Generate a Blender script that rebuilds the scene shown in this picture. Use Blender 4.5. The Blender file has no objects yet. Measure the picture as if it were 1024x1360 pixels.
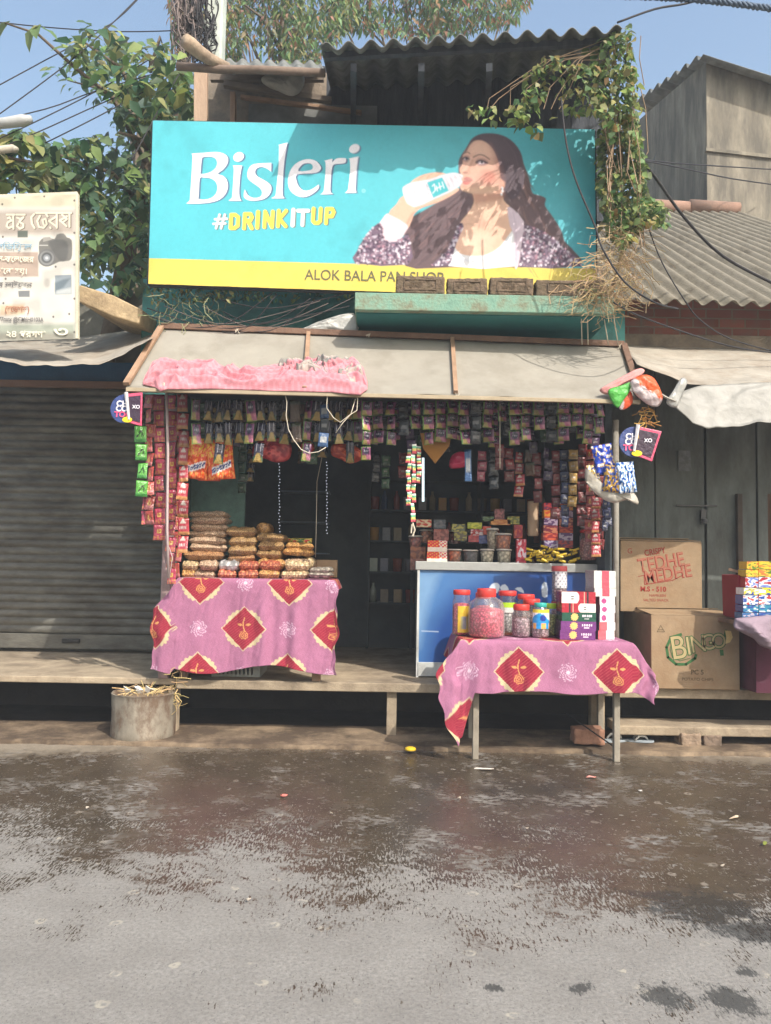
import bpy, math, random
import numpy as np
from mathutils import Vector, Matrix, noise
R = math.radians
rnd = random.Random(7)
NP = np.random.default_rng(11)
sc = bpy.context.scene
C = sc.collection
# ---------------------------------------------------------------- camera
CAM = Vector((0, -6.5, 1.5)); PITCH = R(3.5); ROLL = R(1.0); F = 1022.0
_f = Vector((0, math.cos(PITCH), math.sin(PITCH))); _u0 = Vector((0, -math.sin(PITCH), math.cos(PITCH))); _r0 = Vector((1, 0, 0))
_r = _r0*math.cos(ROLL) + _u0*math.sin(ROLL); _u = _u0*math.cos(ROLL) - _r0*math.sin(ROLL)
cam = bpy.data.cameras.new('camera'); camo = bpy.data.objects.new('camera', cam); C.objects.link(camo)
m = Matrix((_r, _u, -_f)).transposed().to_4x4(); m.translation = CAM; camo.matrix_world = m
cam.sensor_fit = 'HORIZONTAL'; cam.sensor_width = 36; cam.lens = F/1024*36; cam.clip_end = 1000; cam.clip_start = .05
sc.camera = camo
# ---------------------------------------------------------------- light
SUN = Vector((0.74, -1.0, 1.22)).normalized()
EL = math.asin(SUN.z); AZ = math.atan2(SUN.x, SUN.y)
w = bpy.data.worlds.new('World'); sc.world = w; w.use_nodes = True
nt = w.node_tree; nt.nodes.clear()
sky = nt.nodes.new('ShaderNodeTexSky'); sky.sky_type = 'NISHITA'; sky.sun_disc = False
sky.sun_elevation = EL; sky.sun_rotation = AZ; sky.air_density = 1.6; sky.dust_density = 4.2; sky.ozone_density = 2.0
bg = nt.nodes.new('ShaderNodeBackground'); bg.inputs[1].default_value = 0.15
out = nt.nodes.new('ShaderNodeOutputWorld'); nt.links.new(sky.outputs[0], bg.inputs[0]); nt.links.new(bg.outputs[0], out.inputs[0])
sl = bpy.data.lights.new('sun', 'SUN'); sl.energy = 3.0; sl.angle = R(.55); sl.color = (1, .94, .86)
so = bpy.data.objects.new('sun', sl); C.objects.link(so); so.rotation_euler = SUN.to_track_quat('Z', 'Y').to_euler(); so.location = (6, -8, 12)
sc.view_settings.view_transform = 'Standard'; sc.view_settings.look = 'None'; sc.view_settings.gamma = 1
sc.view_settings.exposure = 0.7
sc.cycles.use_denoising = True; sc.cycles.max_bounces = 8; sc.cycles.transparent_max_bounces = 24; sc.cycles.caustics_refractive = False; sc.cycles.caustics_reflective = False

# ---------------------------------------------------------------- helpers
def at(px, py, Y):
    d = _f*F + _r*(px-512) - _u*(py-680)
    return CAM + d*((Y-CAM.y)/d.y)
def atz(px, py, z):
    d = _f*F + _r*(px-512) - _u*(py-680)
    return CAM + d*((z-CAM.z)/d.z)
def mpp(Y): return (Y+6.5)/F
def lin1(c):
    c = c/255.0
    return c/12.92 if c <= .04045 else ((c+.055)/1.055)**2.4
def S(r, g, b): return (lin1(r), lin1(g), lin1(b))
def jit(c, a=.1, r=rnd):
    k = 1+r.uniform(-a, a); return tuple(min(.95, x*k*(1+r.uniform(-a, a)*.3)) for x in c)

MATS = {}
def mat(name, col=None, rough=.8, var=.15, vs=6, bump=.25, bs=60, metal=0, dirt=None, ds=2.0, dt=(.45, .7), stretch=(1, 1, 1), spec=.3, trans=0, alpha=1, emit=0, orand=0):
    if name in MATS: return MATS[name]
    M = bpy.data.materials.new(name); M.use_nodes = True; MATS[name] = M
    n = M.node_tree.nodes; L = M.node_tree.links; n.clear()
    out = n.new('ShaderNodeOutputMaterial'); b = n.new('ShaderNodeBsdfPrincipled'); L.new(b.outputs[0], out.inputs[0])
    tc = n.new('ShaderNodeTexCoord'); mp = n.new('ShaderNodeMapping'); mp.inputs['Scale'].default_value = stretch
    oi = n.new('ShaderNodeObjectInfo'); vm = n.new('ShaderNodeVectorMath'); vm.operation = 'MULTIPLY_ADD'
    vm.inputs[1].default_value = (1, 1, 1)
    L.new(tc.outputs['Object'], vm.inputs[0])
    cx = n.new('ShaderNodeCombineXYZ'); mm = n.new('ShaderNodeMath'); mm.operation = 'MULTIPLY'; mm.inputs[1].default_value = 40
    L.new(oi.outputs['Random'], mm.inputs[0]); L.new(mm.outputs[0], cx.inputs[0]); L.new(mm.outputs[0], cx.inputs[2]); L.new(cx.outputs[0], vm.inputs[2])
    L.new(vm.outputs[0], mp.inputs['Vector'])
    if col is None:
        a = n.new('ShaderNodeAttribute'); a.attribute_name = 'Col'; src = a.outputs['Color']
    else:
        a = n.new('ShaderNodeRGB'); a.outputs[0].default_value = (*col, 1); src = a.outputs[0]
    if var > 0:
        t = n.new('ShaderNodeTexNoise'); t.inputs['Scale'].default_value = vs; t.inputs['Detail'].default_value = 6; t.inputs['Roughness'].default_value = .65
        L.new(mp.outputs[0], t.inputs['Vector'])
        mr = n.new('ShaderNodeMapRange'); mr.inputs['From Min'].default_value = .3; mr.inputs['From Max'].default_value = .7
        mr.inputs['To Min'].default_value = 1-var; mr.inputs['To Max'].default_value = 1+var; L.new(t.outputs['Fac'], mr.inputs['Value'])
        mx = n.new('ShaderNodeVectorMath'); mx.operation = 'SCALE'; L.new(src, mx.inputs[0]); L.new(mr.outputs[0], mx.inputs['Scale']); src = mx.outputs[0]
    if dirt is not None:
        t2 = n.new('ShaderNodeTexNoise'); t2.inputs['Scale'].default_value = ds; t2.inputs['Detail'].default_value = 9; t2.inputs['Roughness'].default_value = .7
        L.new(mp.outputs[0], t2.inputs['Vector'])
        mr2 = n.new('ShaderNodeMapRange'); mr2.inputs['From Min'].default_value = dt[0]; mr2.inputs['From Max'].default_value = dt[1]; mr2.inputs['To Max'].default_value = .85
        L.new(t2.outputs['Fac'], mr2.inputs['Value'])
        mc = n.new('ShaderNodeMix'); mc.data_type = 'RGBA'; L.new(mr2.outputs[0], mc.inputs['Factor']); L.new(src, mc.inputs[6]); mc.inputs[7].default_value = (*dirt, 1); src = mc.outputs[2]
    if orand:
        r1 = n.new('ShaderNodeMath'); r1.operation = 'MULTIPLY'; r1.inputs[1].default_value = 37.7; L.new(oi.outputs['Random'], r1.inputs[0]); r2 = n.new('ShaderNodeMath'); r2.operation = 'FRACT'; L.new(r1.outputs[0], r2.inputs[0])
        r3 = n.new('ShaderNodeMapRange'); r3.inputs['To Min'].default_value = 1-orand; r3.inputs['To Max'].default_value = 1+orand; L.new(r2.outputs[0], r3.inputs['Value']); r4 = n.new('ShaderNodeVectorMath'); r4.operation = 'SCALE'; L.new(src, r4.inputs[0]); L.new(r3.outputs[0], r4.inputs['Scale']); src = r4.outputs[0]
    L.new(src, b.inputs['Base Color'])
    b.inputs['Roughness'].default_value = rough; b.inputs['Metallic'].default_value = metal; b.inputs['Specular IOR Level'].default_value = spec
    if bump > 0:
        t3 = n.new('ShaderNodeTexNoise'); t3.inputs['Scale'].default_value = bs; t3.inputs['Detail'].default_value = 4
        L.new(mp.outputs[0], t3.inputs['Vector'])
        bp = n.new('ShaderNodeBump'); bp.inputs['Strength'].default_value = bump; bp.inputs['Distance'].default_value = .01
        L.new(t3.outputs['Fac'], bp.inputs['Height']); L.new(bp.outputs[0], b.inputs['Normal'])
    if trans > 0 or alpha < 1:
        tr = n.new('ShaderNodeBsdfTransparent') if alpha < 1 else n.new('ShaderNodeBsdfTranslucent')
        if alpha >= 1: L.new(src, tr.inputs['Color'])
        ms = n.new('ShaderNodeMixShader'); ms.inputs[0].default_value = (1-alpha) if alpha < 1 else trans
        L.new(b.outputs[0], ms.inputs[1]); L.new(tr.outputs[0], ms.inputs[2]); L.new(ms.outputs[0], out.inputs[0])
    if emit > 0:
        b.inputs['Emission Strength'].default_value = emit; L.new(src, b.inputs['Emission Color'])
    return M

def tag(o, label=None, cat=None, group=None, kind=None):
    if label: o['label'] = label
    if cat: o['category'] = cat
    if group: o['group'] = group
    if kind: o['kind'] = kind
    return o
def thing(name, label, cat, loc=(0, 0, 0), rz=0, group=None):
    o = bpy.data.objects.new(name, None); C.objects.link(o); o.location = loc; o.rotation_euler = (0, 0, rz); o.empty_display_size = .05
    return tag(o, label, cat, group)
def rootloc(p):
    v = Vector((0, 0, 0))
    while p is not None: v += Vector(p.location); p = p.parent
    return v
def finish(name, me, mt, parent=None, smooth=False, bevel=0, solid=0, sub=0):
    o = bpy.data.objects.new(name, me); C.objects.link(o)
    if mt: me.materials.append(mt)
    n = len(me.vertices); co = np.empty(n*3, 'f'); me.vertices.foreach_get('co', co); co = co.reshape(-1, 3)
    if parent is not None:
        co -= np.array(rootloc(parent), 'f'); o.parent = parent
    elif n:
        mn = co.min(0); mx = co.max(0); org = np.array(((mn[0]+mx[0])/2, (mn[1]+mx[1])/2, mn[2]), 'f'); co -= org; o.location = [float(x) for x in org]
    me.vertices.foreach_set('co', co.ravel())
    if smooth: me.polygons.foreach_set('use_smooth', [True]*len(me.polygons))
    me.update()
    if bevel:
        b = o.modifiers.new('bevel', 'BEVEL'); b.width = bevel; b.segments = 2; b.limit_method = 'ANGLE'; b.angle_limit = R(50)
    if solid:
        b = o.modifiers.new('solid', 'SOLIDIFY'); b.thickness = solid; b.offset = 0
    if sub:
        b = o.modifiers.new('sub', 'SUBSURF'); b.levels = sub; b.render_levels = sub
    return o
def rough(o, st=.02, size=.06, lv=4):
    s_ = o.modifiers.new('sub', 'SUBSURF'); s_.subdivision_type = 'SIMPLE'; s_.levels = lv; s_.render_levels = lv
    tx = bpy.data.textures.get('clouds%.3f' % size) or bpy.data.textures.new('clouds%.3f' % size, 'CLOUDS'); tx.noise_scale = size; tx.noise_depth = 3
    d = o.modifiers.new('disp', 'DISPLACE'); d.texture = tx; d.strength = st; d.mid_level = .5; d.texture_coords = 'GLOBAL'; return o
class MB:
    def __init__(s): s.v = []; s.f = []; s.c = []
    def add(s, vs, fs, col=(1, 1, 1)):
        k = len(s.v); s.v += [tuple(p) for p in vs]
        for i, f in enumerate(fs):
            s.f.append(tuple(k+j for j in f)); s.c.append(col[i] if isinstance(col, list) else col)
        return s
    def box(s, c, size, col=(1, 1, 1), rot=(0, 0, 0)):
        hx, hy, hz = [a/2 for a in size]
        M = Matrix.Rotation(rot[2], 3, 'Z') @ Matrix.Rotation(rot[1], 3, 'Y') @ Matrix.Rotation(rot[0], 3, 'X')
        c = Vector(c)
        vs = [c + M @ Vector((x*hx, y*hy, z*hz)) for x in (-1, 1) for y in (-1, 1) for z in (-1, 1)]
        return s.add(vs, [(0, 1, 3, 2), (4, 6, 7, 5), (0, 4, 5, 1), (2, 3, 7, 6), (0, 2, 6, 4), (1, 5, 7, 3)], col)
    def bar(s, p, q, w, h, col=(1, 1, 1)):
        p = Vector(p); q = Vector(q); d = (q-p).normalized()
        up = Vector((0, 0, 1)) if abs(d.z) < .95 else Vector((0, 1, 0))
        a = d.cross(up).normalized(); b = a.cross(d).normalized()
        vs = [e + a*(w/2*i) + b*(h/2*j) for e in (p, q) for i, j in ((-1, -1), (1, -1), (1, 1), (-1, 1))]
        return s.add(vs, [(0, 1, 2, 3), (7, 6, 5, 4), (0, 4, 5, 1), (1, 5, 6, 2), (2, 6, 7, 3), (3, 7, 4, 0)], col)
    def tube(s, pts, r, n=6, col=(1, 1, 1), cap=True):
        pts = [Vector(p) for p in pts]; rs = r if isinstance(r, (list, tuple)) else [r]*len(pts)
        k = len(s.v); prev = None
        for i, p in enumerate(pts):
            d = (pts[min(i+1, len(pts)-1)]-pts[max(i-1, 0)])
            d = d.normalized() if d.length > 1e-9 else Vector((0, 0, 1))
            a = d.cross(prev if prev is not None and abs(d.dot(prev)) < .95 else (Vector((0, 0, 1)) if abs(d.z) < .9 else Vector((1, 0, 0))))
            a.normalize(); b = d.cross(a); prev = a.cross(d)
            for j in range(n):
                t = 2*math.pi*j/n; s.v.append(tuple(p + (a*math.cos(t)+b*math.sin(t))*rs[i]))
        for i in range(len(pts)-1):
            for j in range(n):
                s.f.append((k+i*n+j, k+i*n+(j+1) % n, k+(i+1)*n+(j+1) % n, k+(i+1)*n+j)); s.c.append(col)
        if cap:
            s.f.append(tuple(k+j for j in range(n))[::-1]); s.c.append(col); s.f.append(tuple(k+(len(pts)-1)*n+j for j in range(n))); s.c.append(col)
        return s
    def lathe(s, c, prof, n=20, col=(1, 1, 1), sq=0):
        k = len(s.v); c = Vector(c)
        for i, (r, z) in enumerate(prof):
            for j in range(n):
                t = 2*math.pi*j/n; s.v.append((c.x+r*math.cos(t), c.y+r*math.sin(t), c.z+z))
        for i in range(len(prof)-1):
            cc = col[i] if isinstance(col, list) else col
            for j in range(n):
                s.f.append((k+i*n+j, k+i*n+(j+1) % n, k+(i+1)*n+(j+1) % n, k+(i+1)*n+j)); s.c.append(cc)
        return s
    def prism(s, poly, off, col=(1, 1, 1)):
        off = Vector(off); n = len(poly); a = [Vector(p) for p in poly]; vs = a+[p+off for p in a]
        fs = [tuple(range(n)), tuple(range(2*n-1, n-1, -1))]+[(i, i+n, (i+1) % n+n, (i+1) % n) for i in range(n)]
        return s.add(vs, fs, col)
    def quad(s, a, b, c, d, col=(1, 1, 1)): return s.add([a, b, c, d], [(0, 1, 2, 3)], col)
    def build(s, name, mt, parent=None, smooth=False, bevel=0, solid=0, sub=0):
        me = bpy.data.meshes.new(name); me.from_pydata(s.v, [], s.f)
        at_ = me.color_attributes.new('Col', 'FLOAT_COLOR', 'CORNER')
        tot = np.array([len(f) for f in s.f]); cols = np.ones((tot.sum(), 4), 'f')
        cols[:, :3] = np.repeat(np.array([c[:3] for c in s.c], 'f'), tot, axis=0)
        at_.data.foreach_set('color', cols.ravel())
        return finish(name, me, mt, parent, smooth, bevel, solid, sub)
def gridmesh(name, P, cols, mt, parent=None, smooth=True, solid=0, mask=None, bevel=0):
    """P (m,n,3) points, cols (m,n,3) linear colours or one colour"""
    P = np.asarray(P, 'f'); m_, n_ = P.shape[:2]
    idx = np.arange(m_*n_).reshape(m_, n_)
    q = np.stack([idx[:-1, :-1], idx[:-1, 1:], idx[1:, 1:], idx[1:, :-1]], -1).reshape(-1, 4)
    if mask is not None: q = q[mask[:-1, :-1].reshape(-1)]
    me = bpy.data.meshes.new(name)
    me.vertices.add(m_*n_); me.vertices.foreach_set('co', P.ravel())
    me.loops.add(q.size); me.loops.foreach_set('vertex_index', q.ravel().astype('i'))
    me.polygons.add(len(q)); me.polygons.foreach_set('loop_start', np.arange(0, q.size, 4, dtype='i')); me.polygons.foreach_set('loop_total', np.full(len(q), 4, 'i'))
    me.update(calc_edges=True)
    a = me.color_attributes.new('Col', 'FLOAT_COLOR', 'POINT')
    c4 = np.ones((m_*n_, 4), 'f'); c4[:, :3] = np.broadcast_to(np.asarray(cols, 'f'), (m_, n_, 3)).reshape(-1, 3) if np.ndim(cols) > 1 else np.asarray(cols, 'f')
    a.data.foreach_set('color', c4.ravel())
    return finish(name, me, mt, parent, smooth, bevel, solid)
def copy_tree(o, parent=None):
    c = o.copy(); C.objects.link(c)
    if parent is not None: c.parent = parent
    for ch in list(o.children): copy_tree(ch, c)
    return c
def text(name, s, p, size, mt, parent, rot=(R(90), 0, 0), shear=0, bold=0, wx=1.0, align='LEFT', ext=0):
    cu = bpy.data.curves.new(name, 'FONT'); cu.body = s; cu.size = size; cu.shear = shear; cu.offset = bold; cu.align_x = align; cu.extrude = ext
    o = bpy.data.objects.new(name+'_tmp', cu); C.objects.link(o)
    dg = bpy.context.evaluated_depsgraph_get(); me = bpy.data.meshes.new_from_object(o.evaluated_get(dg)); bpy.data.objects.remove(o)
    Mx = Matrix.Translation(Vector(p)) @ (Matrix.Rotation(rot[2], 4, 'Z') @ Matrix.Rotation(rot[1], 4, 'Y') @ Matrix.Rotation(rot[0], 4, 'X')) @ Matrix.Diagonal((wx, 1, 1, 1))
    me.transform(Mx); me.name = name; me.materials.clear()
    return finish(name, me, mt, parent)
def vnoise(shape, cell, seed=0):
    g = np.random.default_rng(seed); h, w_ = shape; gh, gw = int(h/cell)+3, int(w_/cell)+3
    G = g.random((gh, gw)); y = np.arange(h)/cell; x = np.arange(w_)/cell
    yi = y.astype(int); xi = x.astype(int); fy = (y-yi)[:, None]; fx = (x-xi)[None, :]
    fy = fy*fy*(3-2*fy); fx = fx*fx*(3-2*fx)
    a = G[yi][:, xi]; b = G[yi][:, xi+1]; c = G[yi+1][:, xi]; d = G[yi+1][:, xi+1]
    return (a*(1-fx)+b*fx)*(1-fy)+(c*(1-fx)+d*fx)*fy
def smooth_poly(p, k=4):
    n = len(p); o = []
    for i in range(n):
        a, b, c, d = [np.array(p[(i+j-1) % n], float) for j in range(4)]
        for t in np.arange(k)/k: o.append(.5*((2*b)+(-a+c)*t+(2*a-5*b+4*c-d)*t*t+(-a+3*b-3*c+d)*t**3))
    return o
class Canvas:
    """flat printed artwork: an array of colours that becomes the vertex colours of a printed sheet"""
    def __init__(s, x0, y0, x1, y1, res, col):
        s.x0, s.y0, s.res = x0, y0, res; s.w = int((x1-x0)*res)+1; s.h = int((y1-y0)*res)+1
        s.a = np.empty((s.h, s.w, 3), 'f'); s.a[:] = col
        s.X = x0+np.arange(s.w)/res; s.Y = y0+np.arange(s.h)/res
    def _win(s, pts, pad):
        p = np.array(pts, float); a = max(0, int((p[:, 0].min()-pad-s.x0)*s.res)); b = min(s.w, int((p[:, 0].max()+pad-s.x0)*s.res)+2)
        c = max(0, int((p[:, 1].min()-pad-s.y0)*s.res)); d = min(s.h, int((p[:, 1].max()+pad-s.y0)*s.res)+2)
        return a, b, c, d
    def poly(s, pts, col, soft=.8, alpha=1, sm=0, holes=(), tex=None):
        if sm: pts = smooth_poly(pts, sm)
        a, b, c, d = s._win(pts, soft)
        if b <= a or d <= c: return
        gx, gy = np.meshgrid(s.X[a:b], s.Y[c:d]); ins = np.zeros(gx.shape, bool); dist = np.full(gx.shape, 1e9)
        for loop in [pts]+[smooth_poly(h, sm) if sm else h for h in holes]:
            n = len(loop)
            for i in range(n):
                x1, y1 = loop[i]; x2, y2 = loop[(i+1) % n]
                if y1 != y2:
                    cnd = ((gy >= min(y1, y2)) & (gy < max(y1, y2))) & (gx < (x2-x1)*(gy-y1)/(y2-y1)+x1); ins ^= cnd
                L2 = (x2-x1)**2+(y2-y1)**2+1e-9; t = np.clip(((gx-x1)*(x2-x1)+(gy-y1)*(y2-y1))/L2, 0, 1)
                dist = np.minimum(dist, np.hypot(gx-x1-t*(x2-x1), gy-y1-t*(y2-y1)))
        al = np.clip(.5+np.where(ins, dist, -dist)/soft, 0, 1)*alpha
        if tex is not None: al = al*tex[c:d, a:b]
        al = al[..., None]; s.a[c:d, a:b] = s.a[c:d, a:b]*(1-al)+np.array(col)*al
    def line(s, pts, w_, col, soft=.8, alpha=1, sm=0):
        if sm:
            q = smooth_poly([pts[0]]+list(pts)+[pts[-1]], sm); pts = q[sm:-2*sm+1] if len(q) > 3*sm else pts
        a, b, c, d = s._win(pts, w_+soft)
        if b <= a or d <= c: return
        gx, gy = np.meshgrid(s.X[a:b], s.Y[c:d]); dist = np.full(gx.shape, 1e9)
        for i in range(len(pts)-1):
            x1, y1 = pts[i]; x2, y2 = pts[i+1]; L2 = (x2-x1)**2+(y2-y1)**2+1e-9; t = np.clip(((gx-x1)*(x2-x1)+(gy-y1)*(y2-y1))/L2, 0, 1)
            dist = np.minimum(dist, np.hypot(gx-x1-t*(x2-x1), gy-y1-t*(y2-y1)))
        al = (np.clip(.5+(w_/2-dist)/soft, 0, 1)*alpha)[..., None]; s.a[c:d, a:b] = s.a[c:d, a:b]*(1-al)+np.array(col)*al
    def ell(s, cx, cy, rx, ry, col, soft=.8, alpha=1, rot=0):
        s.poly([(cx+math.cos(t)*rx*math.cos(rot)-math.sin(t)*ry*math.sin(rot), cy+math.cos(t)*rx*math.sin(rot)+math.sin(t)*ry*math.cos(rot)) for t in np.linspace(0, 2*math.pi, 20)[:-1]], col, soft, alpha)
def leaves(name, pos, dirs, nrm, size, width, cols, mt, parent=None):
    pos = np.asarray(pos, 'f'); dirs = np.asarray(dirs, 'f'); nrm = np.asarray(nrm, 'f')
    dirs /= np.linalg.norm(dirs, axis=1, keepdims=True)+1e-9
    sd = np.cross(dirs, nrm); sd /= np.linalg.norm(sd, axis=1, keepdims=True)+1e-9; nn = np.cross(sd, dirs)
    s = np.asarray(size, 'f')[:, None]; w_ = s*np.asarray(width, 'f').reshape(-1, 1); n = len(pos)
    V = np.stack([pos, pos+dirs*s*.33+sd*w_*.9+nn*w_*.25, pos+dirs*s*.7+sd*w_*.6+nn*w_*.05-nn*s*.04, pos+dirs*s-nn*s*.18, pos+dirs*s*.7-sd*w_*.6+nn*w_*.05-nn*s*.04, pos+dirs*s*.33-sd*w_*.9+nn*w_*.25, pos+dirs*s*.5-nn*s*.02], 1)
    k = np.arange(n)[:, None]*7
    T = np.concatenate([k+np.array(t) for t in ((0, 1, 6), (1, 2, 6), (2, 3, 6), (3, 4, 6), (4, 5, 6), (5, 0, 6))], 1).reshape(-1, 3)
    me = bpy.data.meshes.new(name); me.vertices.add(n*7); me.vertices.foreach_set('co', V.reshape(-1).astype('f'))
    me.loops.add(T.size); me.loops.foreach_set('vertex_index', T.ravel().astype('i')); me.polygons.add(len(T))
    me.polygons.foreach_set('loop_start', np.arange(0, T.size, 3, dtype='i')); me.polygons.foreach_set('loop_total', np.full(len(T), 3, 'i')); me.update(calc_edges=True)
    a = me.color_attributes.new('Col', 'FLOAT_COLOR', 'POINT'); c4 = np.ones((n*7, 4), 'f'); c4[:, :3] = np.repeat(np.asarray(cols, 'f'), 7, 0); a.data.foreach_set('color', c4.ravel())
    return finish(name, me, mt, parent, True)
def inpoly(x, y, P):
    r_ = False; n = len(P)
    for i in range(n):
        x1, y1 = P[i]; x2, y2 = P[(i+1) % n]
        if (y1 > y) != (y2 > y) and x < (x2-x1)*(y-y1)/(y2-y1)+x1: r_ = not r_
    return r_
VC = lambda: mat('printed_matt', None, .7, .06, 20, .1, 120)
PK = lambda: mat('printed_plastic', None, .27, .10, 30, .55, 38, spec=.6)
FOIL = lambda: mat('foil_sachet', None, .24, .16, 45, .8, 55, spec=.7, orand=.4)
WOOD = lambda: mat('old_wood', S(150, 122, 100), .8, .25, 5, .5, 90, dirt=S(80, 70, 62), ds=3, stretch=(1, 1, .25))
# ================================================================ SETTING
def ground_mat():
    M = bpy.data.materials.new('road_asphalt'); M.use_nodes = True; n = M.node_tree.nodes; L = M.node_tree.links; n.clear()
    out = n.new('ShaderNodeOutputMaterial'); b = n.new('ShaderNodeBsdfPrincipled'); L.new(b.outputs[0], out.inputs[0])
    g = n.new('ShaderNodeNewGeometry'); P = g.outputs['Position']
    def tex(scale, st=(1, 1, 1), det=6, rough=.6, rotz=0):
        mp = n.new('ShaderNodeMapping'); mp.inputs['Scale'].default_value = st; mp.inputs['Rotation'].default_value = (0, 0, rotz); L.new(P, mp.inputs['Vector'])
        t = n.new('ShaderNodeTexNoise'); t.inputs['Scale'].default_value = scale; t.inputs['Detail'].default_value = det; t.inputs['Roughness'].default_value = rough; L.new(mp.outputs[0], t.inputs['Vector']); return t.outputs['Fac']
    def mth(op, a, bb=None, c=None):
        k = n.new('ShaderNodeMath'); k.operation = op
        for i, q in enumerate((a, bb, c)):
            if q is None: continue
            if isinstance(q, (int, float)): k.inputs[i].default_value = q
            else: L.new(q, k.inputs[i])
        return k.outputs[0]
    def rng(v, a, bb, c=0, d=1):
        k = n.new('ShaderNodeMapRange'); L.new(v, k.inputs['Value']); k.inputs['From Min'].default_value = a; k.inputs['From Max'].default_value = bb; k.inputs['To Min'].default_value = c; k.inputs['To Max'].default_value = d; return k.outputs[0]
    def mix(f, a, bb):
        k = n.new('ShaderNodeMix'); k.data_type = 'RGBA'
        if isinstance(f, float): k.inputs['Factor'].default_value = f
        else: L.new(f, k.inputs['Factor'])
        for i, q in ((6, a), (7, bb)):
            if isinstance(q, tuple): k.inputs[i].default_value = (*q, 1)
            else: L.new(q, k.inputs[i])
        return k.outputs[2]
    sp = n.new('ShaderNodeSeparateXYZ'); L.new(P, sp.inputs[0]); X, Y = sp.outputs[0], sp.outputs[1]
    big = tex(.9, det=3); mid = tex(3.5, det=5); fine = tex(60, det=5, rough=.75); vf = tex(150, det=3, rough=.8)
    # dry asphalt
    dry = mix(rng(fine, .35, .65), (.195, .185, .168), (.325, .308, .28)); dry = mix(rng(mid, .35, .7, 0, .5), dry, (.17, .158, .142))
    dry = mix(rng(vf, .6, .7, 0, .4), dry, (.48, .46, .43)); dry = mix(rng(tex(110, det=3, rough=.7), .40, .33, 0, .75), dry, (.06, .058, .055)); dry = mix(rng(tex(38, (1, .3, 1), 3, .7, R(-20)), .33, .28, 0, .85), dry, (.05, .048, .045))
    vo = n.new('ShaderNodeTexVoronoi'); vo.inputs['Scale'].default_value = 5.5; wp = n.new('ShaderNodeVectorMath'); wp.operation = 'ADD'; wn = n.new('ShaderNodeTexNoise'); wn.inputs['Scale'].default_value = 30; L.new(P, wn.inputs['Vector']); wsc = n.new('ShaderNodeVectorMath'); wsc.operation = 'SCALE'; wsc.inputs['Scale'].default_value = .035; L.new(wn.outputs['Color'], wsc.inputs[0]); L.new(P, wp.inputs[0]); L.new(wsc.outputs[0], wp.inputs[1]); L.new(wp.outputs[0], vo.inputs['Vector'])
    ring = mth('MULTIPLY', rng(mth('ABSOLUTE', mth('SUBTRACT', vo.outputs['Distance'], .10)), .05, .015), .9)
    dry = mix(mth('MULTIPLY', ring, mth('MULTIPLY', rng(tex(22), .4, .55), .8)), dry, (.44, .40, .32))
    # boundary of the wet sheet: depth of wet strip runs towards the camera, further on the right
    edge = mth('ADD', mth('MULTIPLY', rng(X, -3.2, 2.6), -1.05), -1.72)        # y of boundary
    edge = mth('ADD', edge, mth('MULTIPLY', mth('SUBTRACT', big, .5), -1.8))
    d = mth('SUBTRACT', Y, edge)                                               # >0 inside the wet
    streakA = tex(105, (1, .2, 1), 3, .75, R(-35)); streakB = tex(95, (1, .22, 1), 3, .75, R(8)); blot = tex(9, det=6, rough=.8)
    sel = rng(tex(1.3, det=2), .42, .58); sp1 = n.new('ShaderNodeMix'); sp1.data_type = 'FLOAT'; L.new(sel, sp1.inputs[0]); L.new(streakA, sp1.inputs[2]); L.new(streakB, sp1.inputs[3])
    spn = mth('ADD', mth('MULTIPLY', sp1.outputs[0], 1.15), mth('MULTIPLY', blot, .5)); spn = mth('SUBTRACT', spn, .325)
    d = mth('ADD', d, mth('MULTIPLY', mth('SUBTRACT', tex(2.2, det=4, rough=.6), .5), 2.6)); thr = rng(d, -1.7, .8, .252, .80)
    wet = rng(mth('SUBTRACT', thr, spn), -.01, .03)
    # dry scuffs left inside the wet
    isl = mth('MULTIPLY', rng(tex(1.7, det=8, rough=.72), .53, .61), rng(tex(16, (1, 2.2, 1), 4, .7), .46, .56)); wet = mth('MULTIPLY', wet, mth('SUBTRACT', 1, mth('MULTIPLY', isl, .95)))
    chips = rng(tex(24, (1, 1.9, 1), 2, .5), .665, .69); wet = mth('MULTIPLY', wet, mth('SUBTRACT', 1, chips))
    fl = n.new('ShaderNodeMath'); fl.operation = 'LESS_THAN'; L.new(Y, fl.inputs[0]); fl.inputs[1].default_value = 3
    wetc = mix(rng(mid, .3, .7), (.036, .027, .019), (.078, .059, .039)); wetc = mix(rng(tex(1.1, det=3), .52, .7, 0, .45), wetc, (.062, .036, .026)); wetc = mix(rng(fine, .35, .75, 0, .45), wetc, (.12, .098, .072))
    wetc = mix(mth('MULTIPLY', ring, rng(tex(.8), .4, .55, .3, .9)), wetc, (.26, .23, .19)); col = mix(wet, dry, wetc)
    # sandy dust near the shops, on the left
    sand = rng(mth('ADD', mth('ADD', Y, mth('MAXIMUM', mth('MULTIPLY', X, -.22), mth('MULTIPLY', X, .15))), mth('MULTIPLY', mth('SUBTRACT', blot, .5), 1.1)), -.22, .12)
    col = mix(mth('MULTIPLY', sand, .85), col, mix(rng(fine, .3, .7), (.22, .18, .13), (.34, .29, .22)))
    wet = mth('MULTIPLY', wet, mth('SUBTRACT', 1, sand))
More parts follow.
